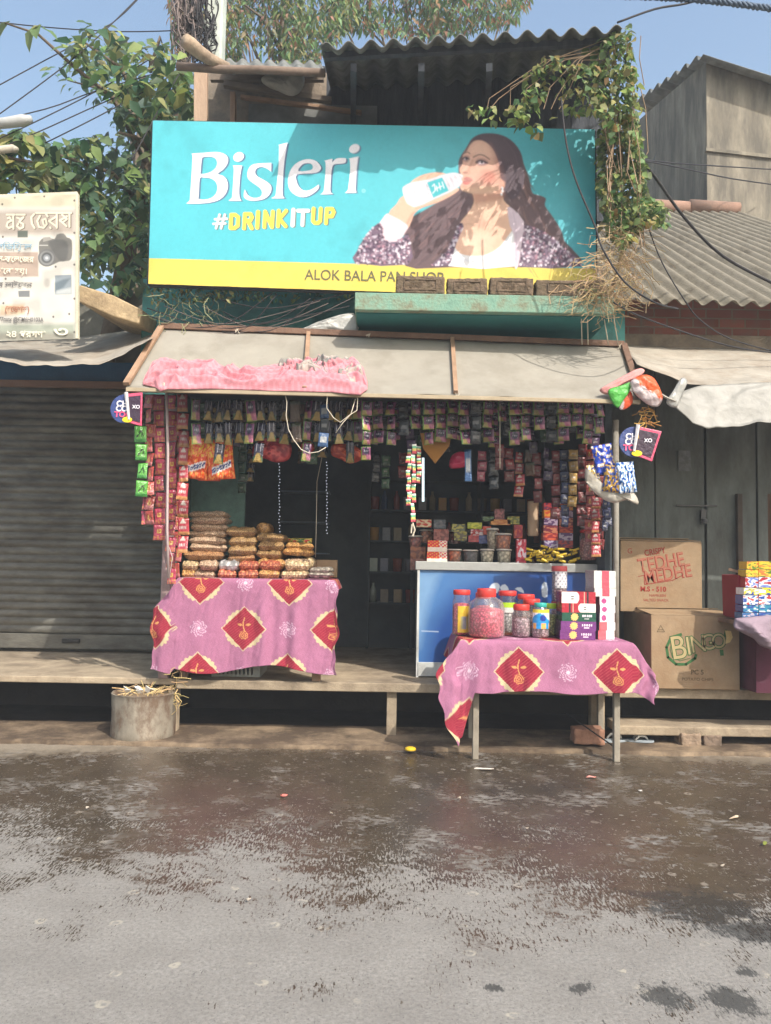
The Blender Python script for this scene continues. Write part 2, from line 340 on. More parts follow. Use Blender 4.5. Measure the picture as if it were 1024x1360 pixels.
    # oil blots
    def blotm(cx, cy, r, ax=1.0):
        q = n.new('ShaderNodeVectorMath'); q.operation = 'SUBTRACT'; L.new(P, q.inputs[0]); q.inputs[1].default_value = (cx, cy, 0)
        q2 = n.new('ShaderNodeVectorMath'); q2.operation = 'MULTIPLY'; L.new(q.outputs[0], q2.inputs[0]); q2.inputs[1].default_value = (1/r, ax/r, 0)
        ln = n.new('ShaderNodeVectorMath'); ln.operation = 'LENGTH'; L.new(q2.outputs[0], ln.inputs[0])
        return rng(mth('ADD', ln.outputs['Value'], mth('ADD', mth('MULTIPLY', mth('SUBTRACT', blot, .5), 3.6), mth('MULTIPLY', mth('SUBTRACT', streakA, .5), 2.2))), 1.1, .7)
    om = None
    for px, py, r, ax in ((935, 1205, .27, 1.4), (1000, 1235, .2, 1.6), (885, 1325, .075, 1), (968, 1330, .09, .8), (770, 1312, .05, 1.4), (655, 1312, .035, 1.4), (990, 1292, .04, 1.2), (880, 1190, .16, 2)):
        p = atz(px, py, 0); q = blotm(p.x, p.y, r, ax); om = q if om is None else mth('MAXIMUM', om, q)
    col = mix(mth('MULTIPLY', om, .82), col, (.03, .031, .03))
    L.new(col, b.inputs['Base Color'])
    rr = n.new('ShaderNodeMix'); rr.data_type = 'FLOAT'; L.new(wet, rr.inputs[0]); rr.inputs[2].default_value = .9; L.new(rng(tex(5, det=5), .35, .65, .05, .34), rr.inputs[3]); L.new(rr.outputs[0], b.inputs['Roughness'])
    b.inputs['Specular IOR Level'].default_value = .4
    bp = n.new('ShaderNodeBump'); bp.inputs['Distance'].default_value = .012; L.new(mth('ADD', fine, mth('MULTIPLY', vf, .6)), bp.inputs['Height']); L.new(mth('SUBTRACT', .55, mth('MULTIPLY', wet, .38)), bp.inputs['Strength']); L.new(bp.outputs[0], b.inputs['Normal'])
    return M
mb = MB(); mb.quad((-60, -40, 0), (60, -40, 0), (60, 80, 0), (-60, 80, 0)); tag(mb.build('ground', ground_mat()), 'grey asphalt road with a brown wet patch and dark splashes', None, None, 'structure')
CONC = mat('dusty_concrete', S(140, 122, 100), .92, .25, 5, .6, 70, dirt=S(66, 54, 44), ds=2.2, dt=(.38, .56))
PL = mat('plinth_concrete', S(165, 150, 128), .9, .25, 4, .5, 60, dirt=S(105, 92, 78), ds=3)
# kerb strip: raised dusty apron with an irregular front edge
nx, ny = 160, 14; P = np.zeros((ny, nx, 3)); xs = np.linspace(-5, 5, nx)
for i in range(nx):
    e = -.36+.05*noise.noise((xs[i]*2, 0, 3))+.03*noise.noise((xs[i]*9, 0, 7))-.0*xs[i]
    for j in range(ny):
        t = j/(ny-1); y = e+(.38-e)*t**1.5
        z = .028+.006*noise.noise((xs[i]*5, y*5, 0)) if j > 0 else -.01
        P[j, i] = (xs[i], y if j != 1 else e+.008, z)
tag(gridmesh('kerb_apron', P, (1, 1, 1), CONC, smooth=False), None, None, None, 'structure')

mb = MB(); mb.quad((-8, .37, .006), (8, .37, .006), (8, 1.3, .006), (-8, 1.3, .006)); tag(mb.build('slab_shade_bed', mat('slab_shade_dark', S(46, 40, 36), .8, .4, 5, .5, 40)), None, None, None, 'structure')  # near-black ground sheet; the shade below the slabs is put into its colour
# ---- plinths
def slab(name, label, x0, x1, y0, y1, z0, z1, mt=PL, bev=.008, cat='plinth', split=None):
    mb = MB(); nx = max(2, int((x1-x0)/.08)); 
    mb.box(((x0+x1)/2, (y0+y1)/2, (z0+z1)/2), (x1-x0, y1-y0, z1-z0))
    return tag(mb.build(name, mt, bevel=bev), label, cat)
ZS = .465
xl = at(234, 905, 0).x; xr = at(817, 915, 0).x
slab('shop_plinth', 'concrete floor slab raised on posts that carries the sweet shop', xl, xr, 0, 2.6, ZS-.075, ZS)
slab('shutter_plinth', 'dusty concrete step below the closed roller shutter', -6, xl-.012, .03, 2.4, ZS-.05, ZS+.005)
slab('side_plinth', 'concrete ledge that carries the snack cartons', xr+.012, 5, .0, 2.4, ZS-.085, ZS-.002)
for (a, b, lab) in ((225, 237, 'grey post under the left end of the shop floor slab'), (514, 527, 'grey post under the middle of the shop floor slab'), (784, 802, 'grey post under the shop slab behind the right table')):
    p = at(a, 915, .08); q = at(b, 915, .08); mb = MB(); mb.box(((p.x+q.x)/2, .1, (ZS-.075)/2+.005), (q.x-p.x, .1, ZS-.087)); tag(mb.build('slab_post', PL, bevel=.006), lab, 'post', 'posts under the floor slabs')
DARK = mat('slab_shade_wall', S(46, 42, 40), .95, .3, 4, .4, 40)  # tone lowered so the wall colour carries the shade of the gap
mb = MB(); mb.box((0, 1.25, .19), (12, .12, .4)); tag(mb.build('slab_shade_wall', DARK), 'wall darkened for shade at the back of the gap below the shops', 'wall')
# lower step right
p = at(822, 962, -.12); q = at(1040, 975, -.12)
mb = MB(); mb.box(((p.x+3.6)/2, .06, .135), (3.6-p.x, .34, .075)); tag(mb.build('stone_step', PL, bevel=.01), 'long worn stone step below the snack cartons', 'step')
def stone(name, px0, px1, py0, py1, Y, col, label, dep=.16, cat='stone', sd=1):
    a = at(px0, py1, Y); b = at(px1, py0, Y); r_ = random.Random(sd); mb = MB()
    w_ = b.x-a.x; h = b.z-a.z; mb.box(((a.x+b.x)/2, Y+dep/2, a.z+h/2), (w_, dep, h))
    o = mb.build(name, mat(name+'_m'+str(sd), col, .9, .3, 12, .7, 40), bevel=.012); rough(o, .025, .07, 4); tag(o, label, cat); return o
stone('brick', 763, 804, 969, 989, -.25, S(150, 112, 92), 'red brown brick lying under the right table leg', cat='brick')
stone('stone', 905, 932, 975, 992, -.14, S(140, 122, 104), 'rough stone propping the lower step, left one of two', sd=2)
stone('stone', 935, 959, 977, 992, -.12, S(120, 104, 90), 'rough stone propping the lower step, right one of two', sd=3)

# ---- roller shutter and its shop on the left
YS = 1.6
SH = mat('shutter_steel', S(112, 110, 102), .6, .35, 5, .3, 40, metal=.3, dirt=S(74, 68, 60), ds=2.6, dt=(.42, .66), stretch=(.6, 1, 1.6))
sh = thing('roller_shutter', 'closed dark steel roller shutter of the neighbouring shop', 'shutter', (at(100, 868, YS).x, YS, ZS))
zt = at(100, 515, YS).z; zb = at(100, 842, YS).z; x0 = -6; x1 = at(216, 700, YS).x+.15
prof = []; nsl = int((zt-zb)/.0805)
for i in range(nsl):
    jz = rnd.uniform(-.004, .004); jd = rnd.uniform(.017, .026)
    for k in range(8):
        t = k/8; prof.append((YS-jd*math.sin(math.pi*t)**.8 if k else YS+.006, zb+(zt-zb)*(i+t)/nsl+jz))
prof.append((YS, zt)); P = np.array([[(x, y, z) for x in (x0, x1)] for y, z in prof]); gridmesh('slat_curtain', P, (1, 1, 1), SH, sh, smooth=False)
mb = MB(); mb.box(((x0+x1)/2, YS-.01, (zb+ZS+.045)/2), (x1-x0, .035, zb-ZS-.045-.004)); mb.build('bottom_rail', SH, sh, bevel=.004)
p = at(95, 851, YS-.03); mb = MB(); mb.box((p.x, YS-.045, p.z), (.19, .03, .045)); mb.build('handle', mat('dark_iron', S(50, 48, 46), .6), sh, bevel=.012)
mb = MB(); p = at(170, 512, .9); mb.box(((x0+p.x)/2, .9, p.z), (p.x-x0, .06, .06)); tag(mb.build('brown_lintel', mat('brown_paint', S(128, 100, 84), .6)), 'brown painted bar above the roller shutter', 'beam')
a = at(180, 482, .95); b = at(0, 509, .95); mb = MB(); mb.box(((x0+a.x)/2, .97, (a.z+b.z)/2), (a.x-x0, .04, a.z-b.z)); tag(mb.build('blue_fascia', mat('blue_board', S(44, 92, 128), .5, .2, 3)), 'dark blue board above the roller shutter', 'board')
WALLD = mat('grimy_plaster', S(120, 118, 108), .9, .3, 2, .5, 30, dirt=S(70, 68, 62), ds=1.3)
mb = MB(); mb.box((-4.0, 1.85, 2.2), (4.4, .2, 4.3)); tag(mb.build('neighbour_wall', WALLD), 'grimy plaster wall of the shuttered shop', 'wall')

# ---- the shop: walls, ceiling, back
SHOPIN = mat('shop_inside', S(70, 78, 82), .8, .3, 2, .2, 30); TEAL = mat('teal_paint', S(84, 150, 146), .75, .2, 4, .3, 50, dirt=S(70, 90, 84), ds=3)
shop = thing('sweet_shop', 'open fronted sweet shop with dim inside and teal upper wall', 'shop', (0, 1.2, ZS))
xl0 = at(214, 700, .05).x; xr0 = at(815, 700, .05).x
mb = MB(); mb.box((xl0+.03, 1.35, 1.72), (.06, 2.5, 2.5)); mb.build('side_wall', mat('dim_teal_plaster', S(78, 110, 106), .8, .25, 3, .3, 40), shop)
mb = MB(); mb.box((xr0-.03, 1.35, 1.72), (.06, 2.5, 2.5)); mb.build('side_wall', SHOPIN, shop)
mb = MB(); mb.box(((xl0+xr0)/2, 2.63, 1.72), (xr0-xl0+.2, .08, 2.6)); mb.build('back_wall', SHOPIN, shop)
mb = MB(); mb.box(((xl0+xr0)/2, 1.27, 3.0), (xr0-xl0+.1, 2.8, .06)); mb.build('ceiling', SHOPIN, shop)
a = at(235, 640, .75); b = at(322, 720, .75); mb = MB(); mb.box(((a.x+b.x)/2, .82, 1.6), (b.x-a.x, .06, 2.2)); mb.build('teal_partition', mat('teal_plaster_panel', S(120, 158, 150), .8, .2, 4, .3, 40, dirt=S(90, 112, 104), ds=3), shop)
a = at(190, 380, .62); b = at(830, 470, .62); mb = MB(); mb.box(((a.x+b.x)/2, .72, 3.55), (b.x-a.x, .2, 1.1)); mb.build('upper_wall', TEAL, shop)
POST = mat('mauve_post', S(165, 140, 138), .8, .2, 8, .3, 60, dirt=S(110, 96, 92), ds=6)
a = at(217, 700, 0.03); b = at(230, 700, .03); mb = MB(); mb.box(((a.x+b.x)/2, .05, 1.62), (b.x-a.x, .07, 2.3)); mb.build('left_post', POST, shop, bevel=.005)
p = at(819, 800, .0); mb = MB(); mb.tube([(p.x, .02, ZS), (p.x, .02, 2.72)], .026, 12); mb.build('right_pipe', mat('dull_pipe', S(150, 146, 136), .7, .25, 8, .2, 60, dirt=S(105, 95, 84), ds=8), shop, True)

# concrete canopy ledge (teal underneath, mossy face) with old bricks
ld = thing('canopy_ledge', 'pale green concrete ledge jutting out below the billboard', 'ledge', at(645, 415, .1))
a = at(471, 411, -.3); b = at(816, 417, -.3); z0 = (a.z+b.z)/2; zt = z0+.145
ang = math.atan2(b.z-a.z, b.x-a.x)
mb = MB(); mb.box(((a.x+b.x)/2, .16, z0+.072), (b.x-a.x, .92, .145)); mb.build('slab', mat('mossy_teal', S(130, 170, 150), .85, .3, 7, .6, 50, dirt=S(120, 112, 90), ds=7, dt=(.42, .62)), ld, bevel=.006)
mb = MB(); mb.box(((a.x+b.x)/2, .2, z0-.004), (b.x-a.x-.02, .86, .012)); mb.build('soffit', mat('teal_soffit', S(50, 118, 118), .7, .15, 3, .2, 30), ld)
BRK = mat('old_brick', S(112, 96, 80), .9, .35, 14, .9, 35, dirt=S(84, 76, 58), ds=9)
for i, (x0_, x1_) in enumerate(((525, 590), (592, 646), (648, 706), (708, 800))):
    p = at(x0_, 389, -.18); q = at(x1_, 389, -.18); mb = MB(); h = .15-.012*(i % 2); d = .012
    mb.box(((p.x+q.x)/2, -.215, zt+.003+h/2), (q.x-p.x-.01, .14, h), rot=(0, R(.5*(-1)**i), 0))
    o = mb.build('brick', BRK, bevel=.012)
    tag(o, ['weathered brick at the left end of the row under the billboard', 'weathered brick second from left in the row under the billboard', 'weathered brick third from left in the row under the billboard', 'long weathered brick at the right end of the row under the billboard'][i], 'brick', 'bricks laid on the ledge')
    rough(o, .02, .05, 5)
    # stamped frog mark
    fr = MB(); cx = (p.x+q.x)/2; cz = zt+.003+h/2; ww = (q.x-p.x)*.32; hh = h*.28
    for (u0, v0, u1, v1) in ((-1, -1, 1, -1), (-1, 1, 1, 1), (-1, -1, -1, 1), (1, -1, 1, 1)): fr.bar((cx+u0*ww, -.288, cz+v0*hh), (cx+u1*ww, -.288, cz+v1*hh), .008, .008)
    fr.build('stamp', BRK, o)
    text('stamp', 'BRB' if i != 1 else 'BTB', (cx-ww*.7, -.289, cz-hh*.5), hh*1.5, mat('brick_stamp', S(92, 78, 62), .9), o, bold=.002)

# ---- awning
AW = thing('shop_awning', 'cream sheet awning in a brown wooden frame over the shop front', 'awning', at(500, 490, -.3))
Yf, Yr = -.62, .08
A_ = at(168, 514, Yf); B_ = at(850, 531, Yf); Cc = at(828, 461, Yr); D_ = at(215, 437, Yr)
def lerp(a, b, t): return a+(b-a)*t
SHEET = mat('cream_awning_sheet', S(150, 145, 134), .75, .1, 3, .12, 12, dirt=S(128, 122, 110), ds=2.5, dt=(.46, .72))
nu, nv = 90, 16; P = np.zeros((nv, nu, 3))
for j in range(nv):
    for i in range(nu):
        u, v = i/(nu-1), j/(nv-1); p = lerp(lerp(A_, B_, u), lerp(D_, Cc, u), v); bay = min(abs(u-.003), abs(u-.34), abs(u-.64), abs(u-.997))
        sag = .03*min(1, bay/.12)*math.sin(math.pi*min(1, v+.15)); P[j, i] = (p.x, p.y, p.z-sag+.004*noise.noise((u*20, v*5, 0))-(.008*math.sin(u*40)+.012*noise.noise((u*14, 3, 0)) if j == 0 else 0))
gridmesh('sheet', P, (1, 1, 1), SHEET, AW, solid=.006)
FR = mat('brown_frame', S(118, 92, 76), .75, .25, 8, .4, 60)
mb = MB(); up = Vector((0, -.012, .022)); mb.bar(D_+up, Cc+up, .045, .05); mb.build('rear_rail', FR, AW, bevel=.004)
FR2 = mat('tan_batten', S(158, 128, 104), .8, .25, 8, .4, 60)
for u0, u1 in ((0, 0), (.347, .318), (.641, .629), (1, 1)):
    mb = MB(); mb.bar(lerp(A_, B_, u0)+up, lerp(D_, Cc, u1)+up, .05 if u0 in (0, 1) else .035, .03); mb.build('batten', FR2 if u0 != 1 else FR, AW, bevel=.003)
mb = MB(); lo = Vector((0, .0, -.02)); mb.bar(A_+lo, B_+lo, .03, .03); mb.build('front_rail', mat('pale_edge', S(170, 155, 130), .8), AW, bevel=.003)
for u in (.18, .73, .95):
    pass
mb = MB()
for px, py in ((218, 514), (316, 442), (489, 447), (608, 527), (822, 462)):
    p = at(px, py, -.6 if py > 500 else .06)
    for k in range(3): mb.tube([p+Vector((rnd.uniform(-.02, .02), -.03, rnd.uniform(-.02, .03))) for _ in range(3)], .0025, 4)
mb.build('string_knots', mat('white_string', S(215, 205, 185), .8), AW)

# ---- crumpled cloths on the awning
def crumple(name, label, pxs, toppy, botpy, colf, seed, hh=.05, Yb=(-.6, -.25)):
    nu, nv = 260, 60; P = np.zeros((nv, nu, 3)); K = np.zeros((nv, nu, 3))
    for i in range(nu):
        u = i/(nu-1); px = pxs[0]+(pxs[1]-pxs[0])*u; t0 = np.interp(px, *zip(*toppy)); b0 = np.interp(px, *zip(*botpy))
        for j in range(nv):
            v = j/(nv-1); py = b0+(t0-b0)*v
            # on awning plane: find Y from front/rear
            uu = (px-168)/682; base = lerp(A_, B_, min(1, max(0, uu)))
            yf = 515+(px-168)*.025; yr = 437+(px-215)*.039; k = (yf-py)/(yf-yr); Yq = Yf+(Yr-Yf)*(k*1.06)
            Yq = max(Yq, Yf-.03)
            f = noise.noise((u*7+seed, v*2, 0))*.7-abs(noise.noise((u*8+v*2.6+seed, v*3.6-u*6, 2)))*2.4-abs(noise.noise((u*12-v*4, v*5+u*7+seed, 5)))*.8+.9
            e = min(1, min(v, 1-v)*7, min(u, 1-u)*25); h = .012+hh*e*(.45+f*.6)
            p = at(px, py, Yq-.0); P[j, i] = p+Vector((0, -.58, .8))*max(.006, h); K[j, i] = colf(u, v, f, px)
    return gridmesh(name, P, K, mat('cotton', None, .9, .08, 40, .5, 160), None, solid=.003)
def pinkc(u, v, f, px):
    ch = 1 if (int(u*74) % 2) ^ (int(v*9) % 2) else .82
    c = np.array(S(206, 142, 150)) if ch == 1 else np.array(S(198, 130, 139)); return c
def greyc(u, v, f, px):
    s_ = noise.noise((u*4, v*2.5, 9)); return S(178, 166, 158) if s_ > .1 else (S(136, 134, 130) if s_ > -.12 else S(196, 134, 140))
tag(crumple('pink_cloth', None, (190, 488), ((190, 510), (204, 490), (214, 481), (240, 484), (262, 480), (286, 483), (305, 492), (340, 494), (372, 488), (400, 483), (440, 486), (470, 482), (482, 492), (488, 510)), ((190, 513), (206, 516), (214, 522), (222, 519), (300, 519), (360, 521), (440, 523), (478, 527), (488, 519)), pinkc, 1.3, .085, ), 'crumpled pink checked cotton cloth along the front edge of the awning', 'cloth')
tag(crumple('grey_rag', None, (368, 484), ((368, 490), (380, 481), (430, 481), (470, 484), (484, 494)), ((368, 506), (384, 512), (410, 506), (440, 518), (484, 508)), greyc, 4.1, .09, ), 'bundled grey and white rag lying on the pink cloth', 'rag')
# ================================================================ BILLBOARD
YB = .0
def sc1(o, s): return lambda pts: [(o[0]+x/s, o[1]+y/s) for x, y in pts]
TQ = np.array((.085, .47, .54)); YE = np.array(S(220, 198, 92)); WH = np.array((.82, .82, .84))
cv = Canvas(188, 152, 804, 404, 1.5, TQ)
cv.a *= (1+.05*(vnoise(cv.a.shape[:2], 90, 3)-.5))[..., None]
# left edge / bottom edge of the panel slope: board corners in photo pixels
BC = ((203, 160), (790, 172), (792, 397), (197, 377))
cv.poly([(180, 342.5), (497, 351), (810, 357), (812, 420), (180, 420)], YE, .8)
N = cv.a.shape[:2]
w5 = sc1((460, 150), 2.926)
HAIR = np.array(S(100, 80, 84)); SKIN = np.array(S(222, 176, 152)); SKD = np.array(S(176, 120, 104))
n1 = vnoise(N, 5, 1); n2 = vnoise(N, 2.2, 2); n3 = vnoise(N, 14, 4)
cv.poly(w5([(470, 130), (490, 100), (530, 82), (590, 85), (640, 110), (675, 150), (690, 200), (712, 260), (722, 310), (745, 318), (775, 332), (772, 360), (800, 400), (835, 455), (850, 500), (888, 540), (905, 592), (650, 600), (400, 600), (230, 595), (225, 470), (235, 420), (290, 385), (350, 350), (400, 320), (440, 290), (436, 230), (438, 180)]), HAIR, 1.5, 1, 3)
rr_ = random.Random(5)
for _ in range(150):      # strands
    x = rr_.uniform(600, 880); y = rr_.uniform(120, 560); l = rr_.uniform(40, 110); xx = x if y > 300 else min(x, 690)
    if not inpoly(*w5([(xx, y)])[0], w5([(600, 90), (640, 110), (690, 200), (722, 310), (770, 345), (850, 500), (890, 590), (600, 590)])): continue
    cv.line(w5([(xx, y), (xx+l*.15, y+l*.5), (xx+l*.35+10, y+l)]), 1.0, S(*rr_.choice([(76, 58, 64), (128, 98, 96), (144, 110, 102), (86, 70, 76)])), 1.2, .45)
for _ in range(110):
    x = rr_.uniform(240, 470); y = rr_.uniform(340, 520); l = rr_.uniform(40, 100)
    if not inpoly(*w5([(x, y)])[0], w5([(440, 300), (480, 330), (430, 440), (400, 590), (230, 590), (240, 420)])): continue
    cv.line(w5([(x, y), (x-l*.3, y+l*.4), (x-l*.75, y+l*.8)]), 1.0, S(*rr_.choice([(60, 44, 50), (120, 92, 96), (150, 110, 104), (74, 60, 70)])), 1.2, .45)
# neck and chest
cv.poly(w5([(495, 300), (590, 285), (612, 340), (640, 372), (648, 440), (610, 510), (545, 560), (470, 562), (425, 545), (413, 500), (440, 430), (480, 380), (497, 340)]), S(228, 186, 160), 1.2, 1, 3)
cv.poly(w5([(497, 300), (560, 312), (600, 290), (612, 330), (560, 345), (520, 350), (498, 345)]), S(186, 130, 112), 5, .65, 3)
cv.line(w5([(505, 350), (515, 390), (535, 420), (530, 450)]), 2, S(184, 138, 116), 3, .5, 3); cv.line(w5([(600, 340), (570, 400), (548, 425)]), 2, S(196, 146, 122), 3, .5, 3)
cv.ell(*w5([(525, 430)])[0], 9, 5, S(178, 136, 120), 5, .4); cv.line(w5([(440, 440), (480, 430), (520, 445)]), 1.6, S(200, 154, 130), 3, .5, 3)
cv.poly(w5([(450, 480), (520, 470), (580, 480), (540, 540), (470, 540)]), S(238, 204, 180), 8, .6, 3)
# tank top
cv.poly(w5([(412, 488), (420, 515), (440, 545), (490, 556), (545, 550), (598, 518), (640, 462), (652, 470), (664, 595), (398, 595), (403, 540)]), WH, .9, 1, 2)
cv.line(w5([(450, 565), (500, 585)]), 2, S(200, 204, 216), 3, .6); cv.line(w5([(600, 540), (630, 580)]), 2, S(204, 208, 218), 3, .6)
# arm, cuff, sequinned jacket
cv.poly(w5([(160, 402), (195, 355), (225, 320), (285, 360), (262, 395), (245, 440), (225, 448)]), SKIN, 1, 1, 2)
cv.line(w5([(232, 440), (252, 400), (275, 370)]), 3, SKD, 3, .55, 2)
cv.poly(w5([(150, 398), (172, 397), (236, 434), (232, 460), (196, 500), (140, 498), (108, 470)]), S(226, 200, 208), 1, 1, 2)
for k in range(5): cv.line(w5([(125+k*18, 470-k*8), (150+k*17, 420-k*1)]), 1, S(198, 170, 184), 1.5, .5)
def sequin(poly, seed):
    cv.poly(poly, S(112, 92, 112), 1, 1, 2); q = np.array(poly); r_ = random.Random(seed)
    for _ in range(int((q[:, 0].max()-q[:, 0].min())*(q[:, 1].max()-q[:, 1].min())*.16)):
        x = r_.uniform(q[:, 0].min(), q[:, 0].max()); y = r_.uniform(q[:, 1].min(), q[:, 1].max())
        if inpoly(x, y, poly): cv.ell(x, y, r_.uniform(.7, 2.6), r_.uniform(.7, 1.8), S(*r_.choice([(70, 50, 74), (88, 66, 84), (200, 190, 204), (232, 222, 232), (150, 124, 140), (52, 40, 60), (176, 130, 146)])), .8, .85, r_.uniform(0, 3))
sequin(w5([(34, 585), (42, 535), (68, 488), (108, 440), (135, 430), (145, 492), (196, 500), (238, 470), (250, 520), (240, 590)]), 1)
sequin(w5([(690, 438), (740, 448), (800, 482), (858, 535), (918, 595), (664, 595), (680, 500)]), 2)
sequin(w5([(418, 475), (440, 428), (456, 440), (430, 500), (412, 560), (396, 592), (330, 592), (390, 540)]), 3)
cv.poly(w5([(626, 368), (650, 375), (688, 420), (686, 470), (668, 595), (652, 592), (652, 480), (636, 440)]), S(214, 196, 208), 1, 1, 2); cv.line(w5([(648, 385), (660, 440), (660, 580)]), 1, S(176, 160, 178), 1.5, .6)
# hand behind and bottle
cv.poly(w5([(228, 320), (248, 272), (288, 244), (335, 232), (372, 232), (390, 246), (330, 275), (270, 320), (250, 345)]), SKIN, 1, 1, 3)
for a in ((300, 243), (335, 234), (365, 234)): cv.line(w5([a, (a[0]-18, a[1]+14), (a[0]-24, a[1]+30)]), 1, SKD, 1.6, .5)
cv.poly(w5([(218, 300), (228, 282), (262, 268), (320, 258), (375, 240), (418, 232), (448, 238), (476, 236), (484, 254), (456, 272), (430, 292), (395, 312), (340, 335), (290, 358), (258, 366), (235, 350)]), S(208, 206, 214), 1, 1, 3)
cv.poly(w5([(222, 302), (238, 285), (300, 280), (312, 320), (262, 360), (236, 345)]), S(236, 228, 232), 3, .7, 2)
for k in range(9): cv.line(w5([(240+k*9, 290-k*2), (255+k*8, 345-k*4)]), 1, S(*((178, 168, 182), (250, 246, 248))[k % 2]), 1.4, .6)
for k in range(60): q = rr_.uniform(0, 1); cv.ell(*w5([(235+q*215+rr_.uniform(-6, 6), 320-q*68+rr_.uniform(-30, 30)*(1-q*.5))])[0], rr_.uniform(1.5, 4), rr_.uniform(.8, 2), S(*rr_.choice([(176, 160, 172), (230, 214, 216), (248, 244, 246), (196, 176, 182), (160, 176, 186)])), 2, .4, .6) if inpoly(*w5([(235+q*215, 320-q*68)])[0], w5([(222, 300), (262, 268), (418, 232), (476, 240), (395, 312), (258, 366)])) else None
cv.poly(w5([(314, 270), (372, 250), (398, 302), (338, 330)]), S(64, 176, 186), .8, 1)
for k, pts in enumerate(([(334, 285), (342, 276), (346, 300), (336, 312)], [(350, 284), (354, 304)], [(360, 272), (366, 298)], [(344, 296), (372, 284)], [(372, 268), (380, 292)])): cv.line(w5(pts), 1.1, WH, .8, .95)
for k in range(8): cv.line(w5([(384+k*9, 247-k*1), (404+k*8, 300-k*7)]), 1.1, S(*((176, 172, 188), (246, 242, 246))[k % 2]), 1.4, .6)
cv.poly(w5([(236, 352), (262, 366), (300, 356), (345, 334), (400, 310), (432, 292), (436, 302), (400, 326), (350, 350), (300, 366), (262, 384), (244, 376)]), SKIN, 1, 1, 2)
cv.line(w5([(270, 372), (310, 362), (350, 346)]), 1.2, SKD, 2, .6, 2)
# face
FACE = [(478, 122), (500, 104), (530, 100), (560, 116), (585, 150), (600, 205), (610, 250), (606, 285), (580, 305), (540, 314), (500, 314), (468, 306), (447, 298), (443, 282), (452, 268), (447, 258), (454, 246), (445, 236), (440, 218), (452, 196), (452, 170), (460, 146)]
cv.poly(w5(FACE), S(214, 168, 148), 1, 1, 3)
cv.poly(w5([(500, 115), (545, 120), (570, 160), (560, 170), (500, 160), (478, 150)]), S(230, 190, 168), 6, .6, 3)
cv.poly(w5([(450, 288), (500, 290), (560, 285), (590, 295), (550, 312), (490, 312), (455, 302)]), S(228, 190, 160), 4, .6, 3)
cv.ell(*w5([(548, 250)])[0], 12, 9, S(206, 104, 92), 9, .55)
cv.poly(w5([(588, 150), (604, 205), (612, 260), (602, 290), (592, 240), (580, 190)]), SKD, 4, .5, 3)
for (cx, cy, rx, ry) in ((526, 192, 7.6, 4.4), (466, 178, 4.6, 3.6)):
    X_, Y_ = w5([(cx, cy)])[0]; cv.ell(X_, Y_, rx, ry, S(92, 62, 84), 4, .8, .1); cv.ell(X_-.6, Y_, rx*.55, ry*.55, S(206, 190, 196), 1.3, .8); cv.ell(X_+.2, Y_, 1.5, 1.7, S(28, 22, 34), 1, 1)
    cv.line([(X_-rx, Y_+.2), (X_-rx*.2, Y_-ry*.62), (X_+rx, Y_+.9)], 1.5, S(40, 26, 40), 1.1, .95, 2)
cv.line(w5([(494, 172), (515, 162), (536, 166), (556, 180)]), 1.3, S(70, 48, 52), 1.4, .85, 2); cv.line(w5([(455, 158), (470, 152), (480, 158)]), 1.2, S(74, 52, 56), 1.4, .8, 2)
cv.line(w5([(484, 175), (470, 205), (456, 225)]), 2.2, S(236, 198, 178), 3, .6, 2); cv.line(w5([(490, 185), (480, 210), (474, 226)]), 1.6, SKD, 3, .5, 2)
cv.ell(*w5([(463, 232)])[0], 3.4, 1.5, S(150, 92, 84), 1.8, .8); cv.line(w5([(476, 224), (482, 232), (474, 238)]), 1, SKD, 1.6, .7)
cv.poly(w5([(455, 258), (466, 248), (482, 252), (492, 262), (478, 265), (466, 262)]), S(176, 92, 96), .9, 1, 2); cv.poly(w5([(452, 268), (466, 263), (486, 266), (474, 278), (458, 278)]), S(196, 110, 108), .9, 1, 2)
cv.line(w5([(455, 265), (490, 264)]), .8, S(96, 44, 56), 1, .9)
cv.ell(*w5([(460, 288)])[0], 3.5, 1.6, SKD, 3, .5)
# ear and front hair
cv.poly(w5([(600, 258), (616, 256), (620, 272), (612, 292), (602, 290)]), S(214, 160, 140), 1, 1, 2)
cv.poly(w5([(455, 160), (472, 125), (492, 96), (530, 80), (590, 82), (640, 105), (676, 150), (690, 210), (692, 270), (660, 330), (632, 330), (618, 300), (620, 270), (600, 254), (596, 212), (582, 165), (560, 128), (530, 108), (500, 108), (480, 125), (466, 150)]), S(84, 68, 78), 1.6, 1, 3)
for k in range(26):
    a = k/25; cv.line(w5([(520+a*90, 90+a*12), (572+a*80, 135+a*20), (600+a*72, 215+a*20), (622+a*60, 300)]), 1, S(*((66, 54, 66), (116, 94, 100), (76, 62, 70))[k % 3]), 1.6, .5, 2)
for q in ((606, 292), (603, 316), (607, 303)): cv.ell(*w5([q])[0], 1.3, 2.0, WH, .8, .95)
cv.ell(*w5([(500, 250)])[0], 14, 10, S(224, 182, 164), 12, .35); cv.poly(w5([(560, 120), (600, 205), (612, 262), (590, 240), (572, 180)]), S(168, 118, 108), 8, .45, 2)
